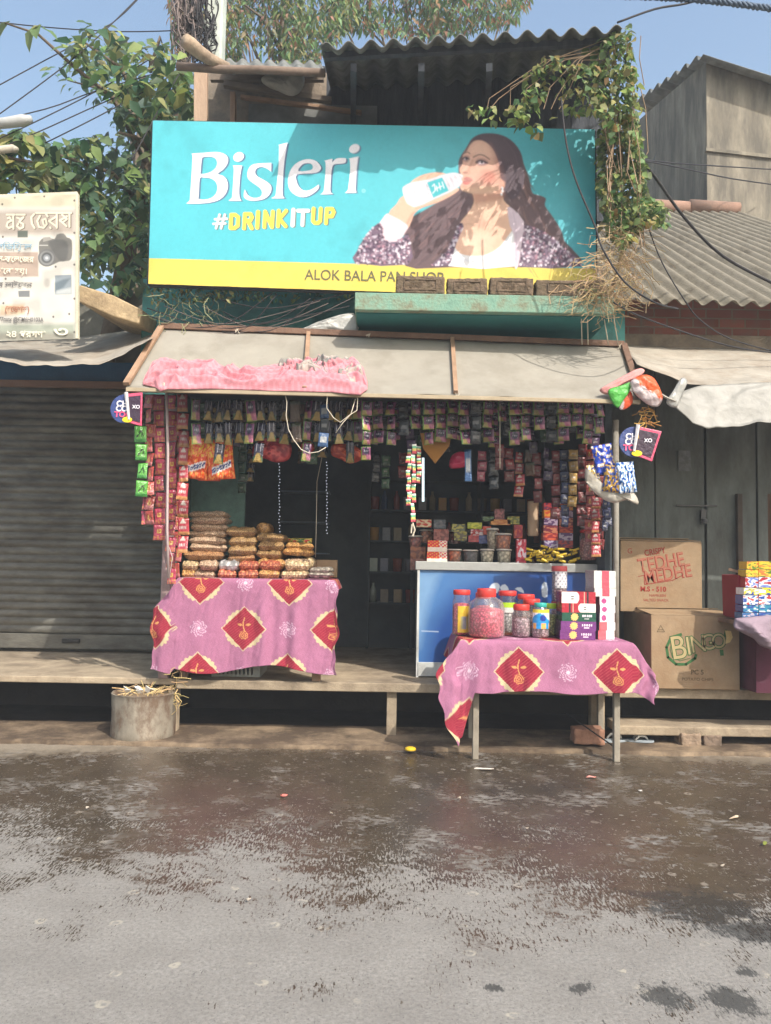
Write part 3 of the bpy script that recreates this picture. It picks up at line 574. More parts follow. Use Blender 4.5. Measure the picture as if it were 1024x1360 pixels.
# logo lettering
A = sc1((240, 180), 7.877); B2 = sc1((360, 180), 7.877)
def shape(f, outer, holes=(), sm=3):
    return [f(outer), [f(h) for h in holes], sm]
ell_ = lambda cx, cy, rx, ry, rot: [(cx+math.cos(t)*rx*math.cos(rot)-math.sin(t)*ry*math.sin(rot), cy+math.cos(t)*rx*math.sin(rot)+math.sin(t)*ry*math.cos(rot)) for t in np.linspace(0, 2*math.pi, 17)[:-1]]
L_ = [
 shape(A, [(115, 195), (122, 188), (240, 180), (370, 172), (440, 185), (485, 215), (496, 262), (480, 310), (440, 360), (385, 400), (440, 420), (480, 460), (494, 525), (480, 590), (440, 645), (380, 682), (300, 702), (200, 711), (68, 712), (64, 706), (92, 682), (98, 640), (112, 440), (122, 260), (122, 205)],
       [[(232, 228), (262, 222), (320, 222), (365, 240), (382, 284), (368, 335), (320, 378), (250, 400), (206, 400), (208, 380), (220, 250)], [(200, 444), (240, 440), (300, 444), (358, 474), (385, 535), (370, 605), (320, 652), (250, 670), (190, 664), (185, 650), (192, 560)]], 2),
 shape(A, ell_(605, 223, 58, 47, -.5)), shape(A, [(548, 318), (552, 312), (640, 314), (640, 320), (622, 420), (612, 560), (615, 640), (630, 675), (628, 682), (508, 682), (506, 676), (532, 655), (540, 620), (552, 440), (556, 350)], (), 2),
 shape(A, [(947, 290), (945, 375), (936, 370), (900, 345), (850, 328), (800, 340), (778, 378), (800, 425), (880, 470), (935, 510), (950, 560), (925, 622), (865, 666), (770, 682), (700, 674), (660, 640), (668, 572), (674, 570), (700, 622), (760, 652), (830, 642), (852, 600), (830, 550), (760, 500), (705, 452), (697, 392), (720, 330), (770, 298), (850, 290), (940, 286)], (), 2),
 shape(B2, [(78, 98), (165, 76), (170, 84), (150, 200), (132, 350), (120, 560), (124, 630), (138, 650), (132, 656), (12, 657), (10, 650), (45, 630), (55, 560), (66, 450), (80, 300), (84, 110)], (), 2),
 shape(B2, [(330, 256), (410, 247), (480, 272), (522, 330), (515, 360), (490, 382), (430, 396), (270, 406), (266, 470), (290, 532), (340, 574), (400, 572), (450, 547), (494, 515), (500, 520), (495, 557), (440, 607), (370, 640), (300, 642), (230, 607), (185, 545), (178, 450), (200, 370), (250, 300)], [[(283, 372), (310, 320), (350, 293), (410, 292), (436, 318), (430, 352), (380, 368)]], 2),
 shape(B2, [(558, 266), (562, 262), (635, 243), (642, 250), (640, 280), (665, 252), (700, 236), (775, 236), (784, 250), (776, 286), (720, 296), (662, 302), (640, 332), (627, 430), (620, 560), (626, 595), (642, 606), (636, 612), (524, 616), (522, 611), (548, 588), (556, 540), (566, 430), (572, 330), (568, 276)], (), 2),
 shape(B2, ell_(871, 137, 58, 45, -.5)), shape(B2, [(814, 240), (910, 220), (913, 228), (897, 350), (886, 520), (884, 570), (892, 590), (886, 597), (780, 602), (778, 596), (802, 572), (808, 540), (822, 430), (828, 330), (822, 248)], (), 2)]
for off, col, so_ in ((2.3, S(84, 110, 140), .7), (0, (.84, .83, .86), .6)):
    for o_, h_, sm_ in L_: cv.poly([(x+off, y+off*.45) for x, y in o_], col, so_, 1, sm_, [[(x+off, y+off*.45) for x, y in h] for h in h_])
LET = {'D': [[(.2, .07), (.2, .93), (.55, .93), (.82, .78), (.82, .22), (.55, .07), (.2, .07)]], 'R': [[(.2, 1), (.2, .07), (.7, .07), (.85, .28), (.7, .5), (.2, .5)], [(.5, .5), (.88, 1)]], 'I': [[(.5, 0), (.5, 1)]],
       'N': [[(.18, 1), (.18, 0), (.82, 1), (.82, 0)]], 'K': [[(.2, 0), (.2, 1)], [(.85, 0), (.3, .52), (.88, 1)]], 'T': [[(0.05, .08), (.95, .08)], [(.5, .08), (.5, 1)]], 'U': [[(.16, 0), (.16, .8), (.34, .93), (.66, .93), (.84, .8), (.84, 0)]],
       'P': [[(.2, 1), (.2, .07), (.72, .07), (.88, .28), (.72, .55), (.2, .55)]], '#': [[(.42, 0), (.22, 1)], [(.82, 0), (.6, 1)], [(.1, .34), (1, .3)], [(0, .68), (.9, .64)]]}
for ch, xa, xb, col, ww in (('#', 283, 300.5, 1, 3), ('D', 303, 318, 0, 5), ('R', 321, 336, 0, 5), ('I', 338.5, 344.5, 0, 5.5), ('N', 348, 364, 0, 5), ('K', 366, 381, 0, 5), ('I', 386, 391, 1, 5.5), ('T', 394, 409, 1, 5), ('U', 413, 427, 0, 5), ('P', 430, 444, 0, 5)):
    yt = 281-(xa-300)*.062; yb = yt+25.5-(2.5 if ch == '#' else 0)
    for off, c_ in ((1.6, S(104, 112, 104)), (0, WH if col else S(252, 220, 84))):
        for st in LET[ch]: cv.line([(xa+(xb-xa)*x+1.2*(1-y)+off, yt+3+(yb-yt-5)*y+off*.5) for x, y in st], ww, c_, .8)
cv.ell(483, 253.5, 2.4, 2.4, S(170, 216, 216), .8, .7); cv.ell(483, 253.5, 1.3, 1.3, TQ, .8, .9)
# faint grime and old stains of the vinyl
cv.a *= (1-.10*np.clip((vnoise(N, 60, 8)*.6+vnoise(N, 17, 9)*.4-.55)*4, 0, 1))[..., None]

board = thing('billboard', 'large turquoise billboard with a yellow bottom strip and a woman drinking from a bottle', 'billboard', at(495, 380, YB))
GX, GY = np.meshgrid(cv.X, cv.Y)
def at_np(PX, PY, Y):
    d = np.array(_f)*F + (PX-512)[..., None]*np.array(_r) - (PY-680)[..., None]*np.array(_u)
    Y = np.broadcast_to(np.asarray(Y, float), PX.shape); t = (Y-CAM.y)/d[..., 1]; return np.array(CAM)+d*t[..., None]
# map canvas onto the quad BC
s0, s1, t0_, t1_ = 200, 791, 166, 387
U = (GX-cv.X[0])/(cv.X[-1]-cv.X[0]); 
inside = np.array([True])
Lx = np.interp(GY, (160, 377), (203, 197)); Rx = np.interp(GY, (172, 397), (790, 792)); Ty = np.interp(GX, (203, 790), (160, 172)); By = np.interp(GX, (197, 792), (377, 397))
PXc = np.clip(GX, Lx, Rx); PYc = np.clip(GY, Ty, By); keep = (GX >= Lx-.7) & (GX <= Rx+.7) & (GY >= Ty-.7) & (GY <= By+.7)
wob = .004*(vnoise(N, 120, 21)-.5)+.002*(vnoise(N, 40, 22)-.5)
for _ in range(3):
    b_ = cv.a.copy(); b_[1:-1, 1:-1] = (cv.a[1:-1, 1:-1]*4+(cv.a[:-2, 1:-1]+cv.a[2:, 1:-1]+cv.a[1:-1, :-2]+cv.a[1:-1, 2:]))/8; mk = np.zeros(N+(1,)); mk[:, int((468-188)*1.5):int((790-188)*1.5)] = 1 if _ else 1; mk[int((352-152)*1.5):] = 0; cv.a = b_*mk+cv.a*(1-mk)
cv.a *= (1+.07*(vnoise(N, 1.6, 77)-.5)+.05*(vnoise(N, 6, 78)-.5))[..., None]
P = at_np(PXc, PYc, YB+wob)
VINYL = mat('vinyl_print', None, .5, .03, 3, .12, 8, spec=.35)
gridmesh('printed_vinyl', P, cv.a, VINYL, board, True, mask=keep)
mb = MB(); q = [at(*c, YB+.012) for c in BC]; mb.prism(q, (0, .035, 0)); mb.build('backing', mat('board_back', S(96, 100, 104), .6), board)
mb = MB()
for i in range(4):
    a_, b_ = q[i], q[(i+1) % 4]; mb.bar(a_+Vector((0, .035, 0)), b_+Vector((0, .035, 0)), .035, .03)
for k in (.22, .5, .78): mb.bar(lerp(q[0], q[1], k)+Vector((0, .06, 0)), lerp(q[3], q[2], k)+Vector((0, .06, 0)), .04, .03)
mb.build('angle_iron_frame', mat('board_iron', S(70, 76, 80), .6, metal=.3), board)
GREYT = mat('grey_letters', S(104, 102, 76), .6, 0, bump=0)
p = at(404.5, 371.0, YB-.0045); text('shop_name', 'ALOK BALA PAN SHOP', p, .128, GREYT, board, rot=(R(90), R(.3), 0), bold=.0006, wx=.905)

# ================================================================ SIGN on the left
sg = thing('photocopy_sign', 'faded cream sign board with camera picture and Bengali writing', 'sign', at(50, 450, -.2))
YG = -.15
c2 = Canvas(-60, 255, 105, 456, 2.2, S(226, 222, 212))
gs = sc1((0, 255), 6.636)
NN = c2.a.shape[:2]
c2.poly([(-70, 250), (110, 250), (110, 275), (-70, 275)], S(222, 214, 188), 6); c2.poly([(-70, 280), (99, 280), (99, 310), (-70, 314)], S(172, 156, 142), 8, .8)
c2.poly(gs([(-400, 530), (335, 530), (340, 745), (-400, 750)]), S(186, 164, 148), 2, .9); c2.poly(gs([(-400, 1165), (660, 1160), (660, 1310), (-400, 1320)]), S(160, 170, 152), 6, .8); c2.poly(gs([(-400, 1240), (660, 1240), (660, 1310), (-400, 1320)]), S(150, 140, 128), 6, .6)
c2.poly(gs([(0, 1000), (215, 985), (215, 1080), (0, 1090)]), S(230, 192, 150), 4, .7)
c2.poly(gs([(345, 440), (400, 400), (480, 415), (500, 375), (560, 365), (590, 400), (632, 425), (635, 560), (610, 605), (520, 615), (470, 640), (400, 655), (350, 610), (345, 540)]), S(128, 126, 120), 1.2, 1, 2)
c2.poly(gs([(430, 430), (560, 420), (600, 470), (590, 590), (520, 600), (450, 500)]), S(100, 100, 98), 3, .8, 2)
for r_, c_ in ((78, (120, 120, 118)), (64, (150, 150, 148)), (48, (104, 106, 106)), (30, (160, 164, 168)), (14, (214, 216, 218))): c2.ell(*gs([(412, 580)])[0], r_/6.636, r_/6.636, S(*c_), 1)
c2.line(gs([(350, 470), (420, 470)]), 1.2, S(206, 204, 196)); c2.poly(gs([(380, 400), (440, 395), (460, 420), (380, 440)]), S(170, 166, 158), 1)
c2.poly(gs([(485, 735), (630, 728), (632, 900), (485, 905)]), S(150, 160, 166), 1); c2.poly(gs([(485, 800), (560, 770), (620, 760), (560, 840), (485, 880)]), S(104, 118, 126), 3, .8); c2.poly(gs([(500, 870), (630, 840), (632, 900), (490, 900)]), S(206, 210, 208), 3, .8)
c2.ell(*gs([(415, 800)])[0], 4, 6, S(190, 184, 176), 3, .7)
c2.poly(gs([(155, 340), (245, 340), (245, 400), (155, 400)]), S(84, 96, 86), 1.5, .9); c2.poly(gs([(160, 872), (262, 868), (262, 925), (165, 925)]), S(118, 122, 126), 1, .9)
for q_ in ((20, 108), (130, 50), (390, 38), (655, 75), (655, 360), (655, 640), (655, 940), (655, 1235), (490, 658), (50, 765), (30, 980), (25, 395), (470, 1100), (610, 1075)): c2.ell(*gs([q_])[0], 1.3, 1.5, S(92, 84, 78), .8, .9)
HL = [[(60, 200), (128, 200)], [(116, 200), (118, 325)], [(118, 300), (78, 318), (58, 300), (68, 268), (100, 252), (84, 222), (70, 232)], [(145, 200), (218, 200)], [(152, 226), (180, 240), (206, 222), (170, 262), (206, 284), (204, 310), (176, 324), (150, 300), (160, 280)],
 [(300, 195), (276, 222), (282, 280), (304, 316)], [(318, 184), (628, 184)], [(352, 210), (328, 255), (344, 308), (384, 316), (412, 282), (402, 236), (374, 246), (386, 290)], [(400, 184), (420, 215)], [(500, 184), (500, 316)], [(500, 306), (432, 256), (500, 214)], [(442, 312), (446, 318)],
 [(590, 215), (528, 250), (586, 300)], [(548, 200), (590, 238), (560, 262)], [(612, 184), (612, 305)]]
for dx_, w_, c_ in ((6, 21, S(104, 92, 80)), (0, 17, S(236, 230, 206))):
    for st in HL: c2.line([(x_/6.636, 255+y_/6.636) for x_, y_ in [(a_+dx_, b_+dx_*.7) for a_, b_ in st]], w_/6.636, c_, .7, .95)
c2.a *= .84; c2.a *= (1-.2*np.clip((vnoise(NN, 30, 31)-.5)*3, 0, 1))[..., None]
GX, GY = np.meshgrid(c2.X, c2.Y); L2_ = np.full(GX.shape, -60.); Rx = np.interp(GY, (258, 450), (102.5, 103)); Ty = np.interp(GX, (0, 102), (262, 258)); By = np.interp(GX, (0, 103), (453, 450))
P = at_np(np.clip(GX, L2_, Rx), np.clip(GY, Ty, By), YG+.008*(vnoise(NN, 60, 5)-.5)); gridmesh('printed_sheet', P, c2.a, VINYL, sg, mask=(GX <= Rx+.5) & (GY >= Ty-.5) & (GY <= By+.5))
mb = MB(); q = [at(-60, 264, YG+.01), at(103, 258, YG+.01), at(103, 450, YG+.01), at(-60, 455, YG+.01)]; mb.prism(q, (0, .02, 0)); mb.build('backing', mat('board_back'), sg)
mb = MB(); mb.bar(q[1]+Vector((.0, .0, 0)), q[2], .02, .035); mb.bar(q[0]+Vector((0, 0, .004)), q[1]+Vector((0, 0, .004)), .02, .03); mb.build('pale_frame', mat('pale_frame', S(206, 200, 178), .6), sg)
BL = mat('bengali_cream', S(232, 226, 204), .6, 0, bump=0); BR_ = mat('bengali_shadow', S(104, 92, 80), .6, 0, bump=0); BB = mat('bengali_blue', S(140, 170, 186), .6, 0, bump=0); BG = mat('bengali_grey', S(110, 108, 106), .6, 0, bump=0); BO = mat('bengali_rust', S(160, 104, 80), .6, 0, bump=0)
def gt(s, x, y, hpx, mt_, xw=None, b=.002, al='LEFT', dy=0):
    p = at(*gs([(x, y)])[0], YG-.012+dy); o = text('lettering', s, p, hpx/6.636*mpp(YG)*1.25, mt_, sg, bold=.0012, align=al)
    if xw:
        me = o.data; xs_ = [v.co.x for v in me.vertices]; wd = max(xs_)-min(xs_); k = xw/6.636*mpp(YG)/wd; x0_ = p.x-rootloc(sg).x
        for v in me.vertices: v.co.x = x0_+(v.co.x-min(xs_))*k
    return o
gt('ডালিডিয়াল', -130, 500, 60, BB, 420, .001); gt('ুল-কেলেজর', -60, 612, 62, BL, 365, .002); gt('াোেনা হয়।', -60, 718, 62, BL, 300, .002)
gt('েটর লাইেসন', -90, 832, 50, BG, 380, .001); gt('(হেডখশ)', 45, 1055, 60, BO, 215, .002); gt('a2.77mnx @CM6H0103A', -60, 1135, 42, BG, 450, .001); gt('২৪ পরগণা', 55, 1275, 66, BL, 350, .003); gt('৩', 470, 1262, 90, BL, 130, .004)
# ================================================================ STRUCTURES above and behind
def sheetq(name, q, nu, nv, fn, mt, parent=None, solid=.008, smooth=True, cols=(1, 1, 1)):
    """q: four world corners (front-left, front-right, rear-right, rear-left); fn(u,v)->normal offset"""
    P = np.zeros((nv, nu, 3)); nrm = (q[1]-q[0]).cross(q[3]-q[0]).normalized()
    for j in range(nv):
        for i in range(nu):
            u, v = i/(nu-1), j/(nv-1); p = lerp(lerp(q[0], q[1], u), lerp(q[3], q[2], u), v); P[j, i] = p+nrm*fn(u, v)
    return gridmesh(name, P, cols, mt, parent, smooth, solid)
def corr(name, q, waves, amp, mt, parent=None, nv=14, jag=0):
    def fn(u, v): return amp*math.sin(u*waves*2*math.pi)+.012*noise.noise((u*3, v*3, 1))
    o = sheetq(name, q, int(waves*10)+1, nv, fn, mt, parent)
    return o
ASB = mat('asbestos_sheet', S(138, 132, 118), .9, .25, 5, .5, 50, dirt=S(92, 86, 74), ds=5, dt=(.42,.66))
ASBD = mat('old_asbestos', S(120, 122, 118), .9, .3, 5, .5, 40, dirt=S(80, 80, 76), ds=4)
TIM = mat('weathered_timber', S(120, 108, 96), .9, .3, 6, .5, 60, dirt=S(70, 66, 62), ds=4, stretch=(.3, 1, 1))
up_ = thing('upper_storey', 'dark timber upper storey with a jutting wavy sheet roof above the billboard', 'building', (at(540, 170, .8).x, .9, 4.2))
qf = [at(426, 62, -.62), at(826, 38, -.62), at(800, 100, 1.0), at(440, 122, 1.0)]
corr('sheet_roof', qf, 13.5, .03, ASBD, up_, 10)
qr = [qf[3], qf[2], qf[2]+Vector((0, .9, .3)), qf[3]+Vector((0, .9, .3))]
WD = mat('dark_boards', S(74, 78, 84), .9, .25, 6, .5, 50, stretch=(3, 1, .4), dirt=S(52, 54, 60), ds=5)
a = at(425, 120, .9); b = at(806, 190, .9); mb = MB(); zt = at(600, 92, .9).z
nb = 16
for i in range(nb):
    x = a.x+(b.x-a.x)*(i+.5)/nb; mb.box((x, .9+.008*(i % 2), (b.z+zt)/2-.4), ((b.x-a.x)/nb-.004, .03, zt-b.z+.8), S(*[rnd.choice((86, 94, 104))]*3))
mb.build('board_wall', WD, up_)
mb = MB(); mb.box(((a.x+b.x)/2, .97, (b.z+zt)/2-.4), (b.x-a.x, .03, zt-b.z+.78)); mb.build('wall_backing', WD, up_)
mb = MB()
for px in (470, 560, 650, 740):   # rafters
    p = at(px, 72, -.5); r0_ = at(px, 72, .9); mb.bar(p+Vector((0, 0, -.11)), (r0_.x*.9+p.x*.1, .9, p.z+.24), .05, .06)
mb.bar(at(432, 66, -.45)+Vector((0, 0, -.06)), at(818, 46, -.45)+Vector((0, 0, -.06)), .05, .05)
mb.build('rafters', WD, up_)
# left lean-to part: plaster wall, posts, window frame, beam
GW = mat('blotched_wall', S(134, 122, 108), .9, .35, 3, .5, 30, dirt=S(70, 74, 74), ds=2.5)
a = at(262, 92, .86); b = at(432, 175, .86); mb = MB(); mb.box(((a.x+b.x)/2, .93, (a.z+b.z)/2-.3), (b.x-a.x, .1, a.z-b.z+.6)); mb.build('blotched_wall', GW, up_)
a = at(330, 136, .8); b = at(500, 190, .8); mb = MB(); mb.box(((a.x+b.x)/2, .86, (a.z+b.z)/2), (b.x-a.x, .08, a.z-b.z)); mb.build('window_opening', mat('murky_panel', S(110, 112, 110), .6, .4, 3, .2, 20), up_)
mb = MB(); mb.bar(at(310, 125, .74), at(310, 190, .74), .05, .09); mb.build('frame_post', FR2, up_, bevel=.004)
mb = MB(); mb.bar(at(320, 129, .74), at(480, 150, .74), .05, .03); mb.build('frame_head', FR2, up_, bevel=.003)
mb = MB(); mb.bar(at(267, 93, .3), at(267, 200, .3), .12, .06); mb.build('corner_post', mat('pale_timber', S(190, 164, 140), .85, .2, 8, .5, 50, stretch=(1, 1, .3), dirt=S(140, 116, 98), ds=4), up_, bevel=.005)
mb = MB(); mb.bar(at(298, 112, .6), at(440, 134, .6), .06, .05); mb.bar(at(280, 100, .7), at(430, 100, .7), .05, .12); mb.build('cross_beam', TIM, up_)
q = [at(296, 95, -.1), at(432, 95, -.1), at(426, 84, .9), at(300, 80, .9)]; corr('low_roof', q, 7, .02, ASBD, up_, 6)
mb = MB(); mb.tube([at(x, y, -.12) for x, y in ((235, 88), (290, 92), (350, 93), (432, 97))], .035, 8); tag(mb.build('bamboo_beam', mat('grey_bamboo', S(120, 104, 92), .8, .3, 6, .4, 30), None, True), 'thin grey bamboo beam under the eave left of the wavy roof', 'beam')
mb = MB(); pts = [at(x, y, .0-.35*(1-i/6)) for i, (x, y) in enumerate(((246, 54), (254, 60), (266, 70), (278, 78), (290, 84), (303, 90)))]; mb.tube(pts, [.058, .062, .055, .05, .045, .04], 12)
lg = mb.build('sawn_log', mat('pale_bark', S(170, 150, 128), .9, .25, 8, .7, 30, dirt=S(110, 96, 84), ds=5), None, True); tag(lg, 'sawn pale log jutting out beside the tangled wires', 'log')
# crumpled polythene under the beam
def crump_blob(name, pts, Y, mt, label, cat, seed=0, th=.05, parent=None, col=(1, 1, 1), n=26, fr=6, group=None):
    cx = sum(p[0] for p in pts)/len(pts); cy = sum(p[1] for p in pts)/len(pts); sp_ = smooth_poly(pts, 4); m_ = len(sp_); rings = 9
    P = np.zeros((rings*2-1, m_+1, 3)); K = np.zeros((rings*2-1, m_+1, 3))
    for side in (0, 1):
        for r_ in range(rings):
            row = r_ if side == 0 else 2*rings-2-r_
            t = r_/(rings-1)
            for i in range(m_+1):
                x, y = sp_[i % m_]; X_ = cx+(x-cx)*t; Y_ = cy+(y-cy)*t; w3 = at(X_, Y_, Y); s_ = 1/mpp(Y)
                h = th*(1-t**3)*(1 if side == 0 else -1)+ (th*.7*noise.noise((w3.x*fr*2+seed, w3.z*fr*2, side*3.))+th*.5*abs(noise.noise((w3.x*fr*5, w3.z*fr*5+seed, side))))*(1 if t < .99 else .4)
                P[row, i] = (w3.x, Y-h, w3.z); c = col(X_, Y_, side) if callable(col) else col; K[row, i] = c
    o = gridmesh(name, P, K, mt, parent, True)
    if parent is None: tag(o, label, cat, group)
    return o
CLR = mat('crumpled_film', None, .3, .1, 20, .6, 30, spec=.6, alpha=.72)
PLA = mat('crumpled_plastic', None, .38, .1, 20, .6, 40, spec=.5, trans=.25)
crump_blob('plastic_scrap', [(352, 100), (400, 98), (402, 118), (388, 128), (370, 122), (350, 112)], .3, PLA, 'crumpled grey polythene scrap tucked under the left eave', 'plastic scrap', 3, col=S(176, 172, 160))
crump_blob('plastic_scrap', [(432, 424), (470, 416), (474, 442), (440, 445), (400, 440), (410, 433)], .15, PLA, 'crumpled white polythene scrap behind the awning beside the teal wall', 'plastic scrap', 5, col=S(206, 206, 200))

# ---- right hand buildings
Yc, Yd = 3.5, 6.6
PLW = mat('weather_streaked_plaster', S(150, 142, 126), .92, .35, 2.2, .6, 14, dirt=S(98, 94, 86), ds=2.0, dt=(.40, .60), stretch=(1.4, 1.4, .35))
gh = thing('grey_house', 'tall grey plaster house with a dark wavy roof edge', 'house', (at(980, 300, Yc+1).x, Yc+1.2, 4))
tc_ = at(938, 82, Yc); tr = at(1080, 132, Yc); br_ = at(938, 330, Yc); tl = at(838, 150, Yd)
mb = MB(); mb.prism([tc_, tr, Vector((tr.x, Yc, 3.5)), Vector((tc_.x, Yc, 3.5))], (0, .15, 0)); mb.build('front_wall', PLW, gh)
tl2 = Vector((tc_.x, Yd, tl.z)); lx = at(842, 150, Yd).x
q_ = [Vector((tc_.x-.005, Yc+.004, 3.5)), Vector((tc_.x-.005, Yc+.004, tc_.z)), Vector((lx, Yd, at(842, 165, Yd).z)), Vector((lx, Yd, 3.5))]
mb = MB(); mb.prism(q_, (.12, .1, 0)); mb.build('gable_wall', PLW, gh)
e0 = at(934, 72, Yc-.25); e1 = at(1090, 122, Yc-.25); e2 = at(836, 140, Yd+.3); dr = e1-e0
corr('wavy_roof', [e0+dr*.0, e2, e2+dr, e1], 8.5, .05, ASBD, gh, 8)
mb = MB(); mb.tube([at(914, 90, Yc+.9), at(888, 170, Yc+1.6), at(868, 215, Yc+2.1)], .025, 6); mb.build('drain_pipe', mat('dull_grey', S(130, 132, 132), .6), gh)
mb = MB(); p = at(925, 247, Yc-.1); q2 = at(950, 247, Yc-.1)
mb.prism([at(938, 196, Yc-.03), at(1090, 212, Yc-.03), at(1090, 217, Yc-.03), at(938, 200, Yc-.03)], (0, .05, 0)); mb.build('plaster_ledge', PLW, gh)
# lower corrugated roof with ridge tiles
rf = thing('side_roof', 'grey wavy sheet roof with clay ridge tiles right of the billboard', 'roof', (at(900, 390, .4).x, .4, 3.8))
Ye, Yg = .35, 3.2; El = at(760, 397, Ye); Er = at(1400, 414, Ye); Rl = at(700, 276, Yg); Rr = at(980, 282, Yg)
Rl = Vector((El.x, Yg, Rr.z)); Rr2 = Rr; Er2 = Er
corr('wavy_sheet', [El, Er, Rr2, Rl], (Er.x-El.x)/.177, .028, ASB, rf, 30)
for i in range(4):
    a = Rr+(Rl-Rr)*(i*.22+.0); b = Rr+(Rl-Rr)*(i*.22+.225); mb = MB(); mb.tube([a+Vector((0, -.02, .03)), b+Vector((0, -.02, .045))], [.085, .1], 12)
    mb.build('ridge_tile', mat('clay_ridge', S(150, 120, 104), .9, .2, 5, .4, 30, dirt=S(110, 98, 88), ds=4), rf, True)
BRW = bpy.data.materials.new('brick_courses'); BRW.use_nodes = True
_n = BRW.node_tree.nodes; _l = BRW.node_tree.links; _b = _n['Principled BSDF']; _t = _n.new('ShaderNodeTexBrick'); _tc = _n.new('ShaderNodeTexCoord'); _mp = _n.new('ShaderNodeMapping'); _mp.inputs['Rotation'].default_value = (R(90), 0, 0)
_l.new(_tc.outputs['Object'], _mp.inputs[0]); _l.new(_mp.outputs[0], _t.inputs['Vector']); _t.inputs['Scale'].default_value = 1; _t.inputs['Brick Width'].default_value = .25; _t.inputs['Row Height'].default_value = .092; _t.inputs['Mortar Size'].default_value = .008
_t.inputs['Color1'].default_value = (*S(140, 82, 66), 1); _t.inputs['Color2'].default_value = (*S(116, 72, 60), 1); _t.inputs['Mortar'].default_value = (*S(120, 108, 94), 1); _t.inputs['Mortar Smooth'].default_value = .3
_nz = _n.new('ShaderNodeTexNoise'); _nz.inputs['Scale'].default_value = 7; _nz.inputs['Detail'].default_value = 8; _mx = _n.new('ShaderNodeMix'); _mx.data_type = 'RGBA'; _mr = _n.new('ShaderNodeMapRange'); _mr.inputs['From Min'].default_value = .48; _mr.inputs['From Max'].default_value = .72; _mr.inputs['To Max'].default_value = .7
_l.new(_tc.outputs['Object'], _nz.inputs['Vector']); _l.new(_nz.outputs['Fac'], _mr.inputs['Value']); _l.new(_mr.outputs[0], _mx.inputs['Factor']); _l.new(_t.outputs['Color'], _mx.inputs[6]); _mx.inputs[7].default_value = (*S(110, 98, 86), 1); _l.new(_mx.outputs[2], _b.inputs['Base Color']); _b.inputs['Roughness'].default_value = .95
_bp = _n.new('ShaderNodeBump'); _bp.inputs['Strength'].default_value = .6; _bp.inputs['Distance'].default_value = .01; _l.new(_t.outputs['Fac'], _bp.inputs['Height']); _bp.invert = True; _l.new(_bp.outputs[0], _b.inputs['Normal'])
YW = .75
a = at(800, 398, YW); b = at(1500, 452, YW); wl = thing('side_wall', 'red brick wall with crumbling grey render under the side roof', 'wall', (2.8, YW, 0)); 
mb = MB(); mb.box(((a.x+b.x)/2, YW+.12, (a.z+b.z)/2-.02), (b.x-a.x, .2, a.z-b.z+.08)); mb.build('brick_courses', BRW, wl)
c_ = at(800, 443, YW-.02); d_ = at(1500, 488, YW-.02); mb = MB(); mb.box(((c_.x+d_.x)/2, YW+.1, (c_.z+d_.z)/2), (d_.x-c_.x, .26, c_.z-d_.z)); mb.build('render_band', mat('crumbled_render', S(120, 108, 92), .95, .35, 5, .8, 30, dirt=S(84, 78, 68), ds=4), wl)
# doors of the closed shop on the right
DR = mat('grey_door_paint', S(112, 118, 114), .75, .25, 4, .35, 30, dirt=S(76, 76, 70), ds=3, dt=(.42, .66), stretch=(1, 1, .35))
dt = thing('board_doors', 'tall grey board doors of the closed shop behind the cartons', 'doors', (at(920, 900, .95).x, .95, ZS))
YD = .95; ztop = at(900, 470, YD).z
for i, (x0_, x1_) in enumerate(((800, 868), (870, 934), (937, 1002), (1005, 1090), (1092, 1180))):
    a = at(x0_, 600, YD); b = at(x1_, 600, YD); mb = MB(); mb.box(((a.x+b.x)/2, YD+.006*(i % 2), (ZS+ztop)/2), (b.x-a.x, .04, ztop-ZS)); mb.build('door_board', DR, dt, bevel=.004)
mb = MB(); mb.box((3.6, YD+.06, (ZS+ztop)/2), (3.4, .04, ztop-ZS)); mb.build('backing', DR, dt)
mb = MB(); mb.bar(at(898, 671, YD-.04), at(952, 672, YD-.04), .015, .015); mb.box(at(934, 683, YD-.045), (.05, .03, .09)); mb.lathe(at(935, 692, YD-.06), [(0, -.03), (.03, -.025), (.035, 0), (.03, .02), (0, .025)], 12); mb.build('bolt_and_padlock', mat('rusty_bolt', S(92, 92, 92), .5, metal=.6), dt)
mb = MB(); mb.box(at(982, 725, YD-.06)+Vector((0, 0, -.1)), (.045, .05, 1.2)); mb.build('prop_stick', mat('dark_wood', S(84, 74, 66), .8, .2, 8), dt)
mb = MB(); mb.box(at(909, 612, YD-.03), (.12, .006, .2)); mb.build('paper_notice', mat('old_paper', S(120, 124, 124), .9, .3, 20), dt)
mb = MB(); p = at(1026, 690, -.1); mb.box((p.x+.02, -.1, 1.6), (.09, .06, 1.0)); tag(mb.build('timber_post', WOOD(), bevel=.005), 'pale timber post at the right edge above the snack boxes', 'post')

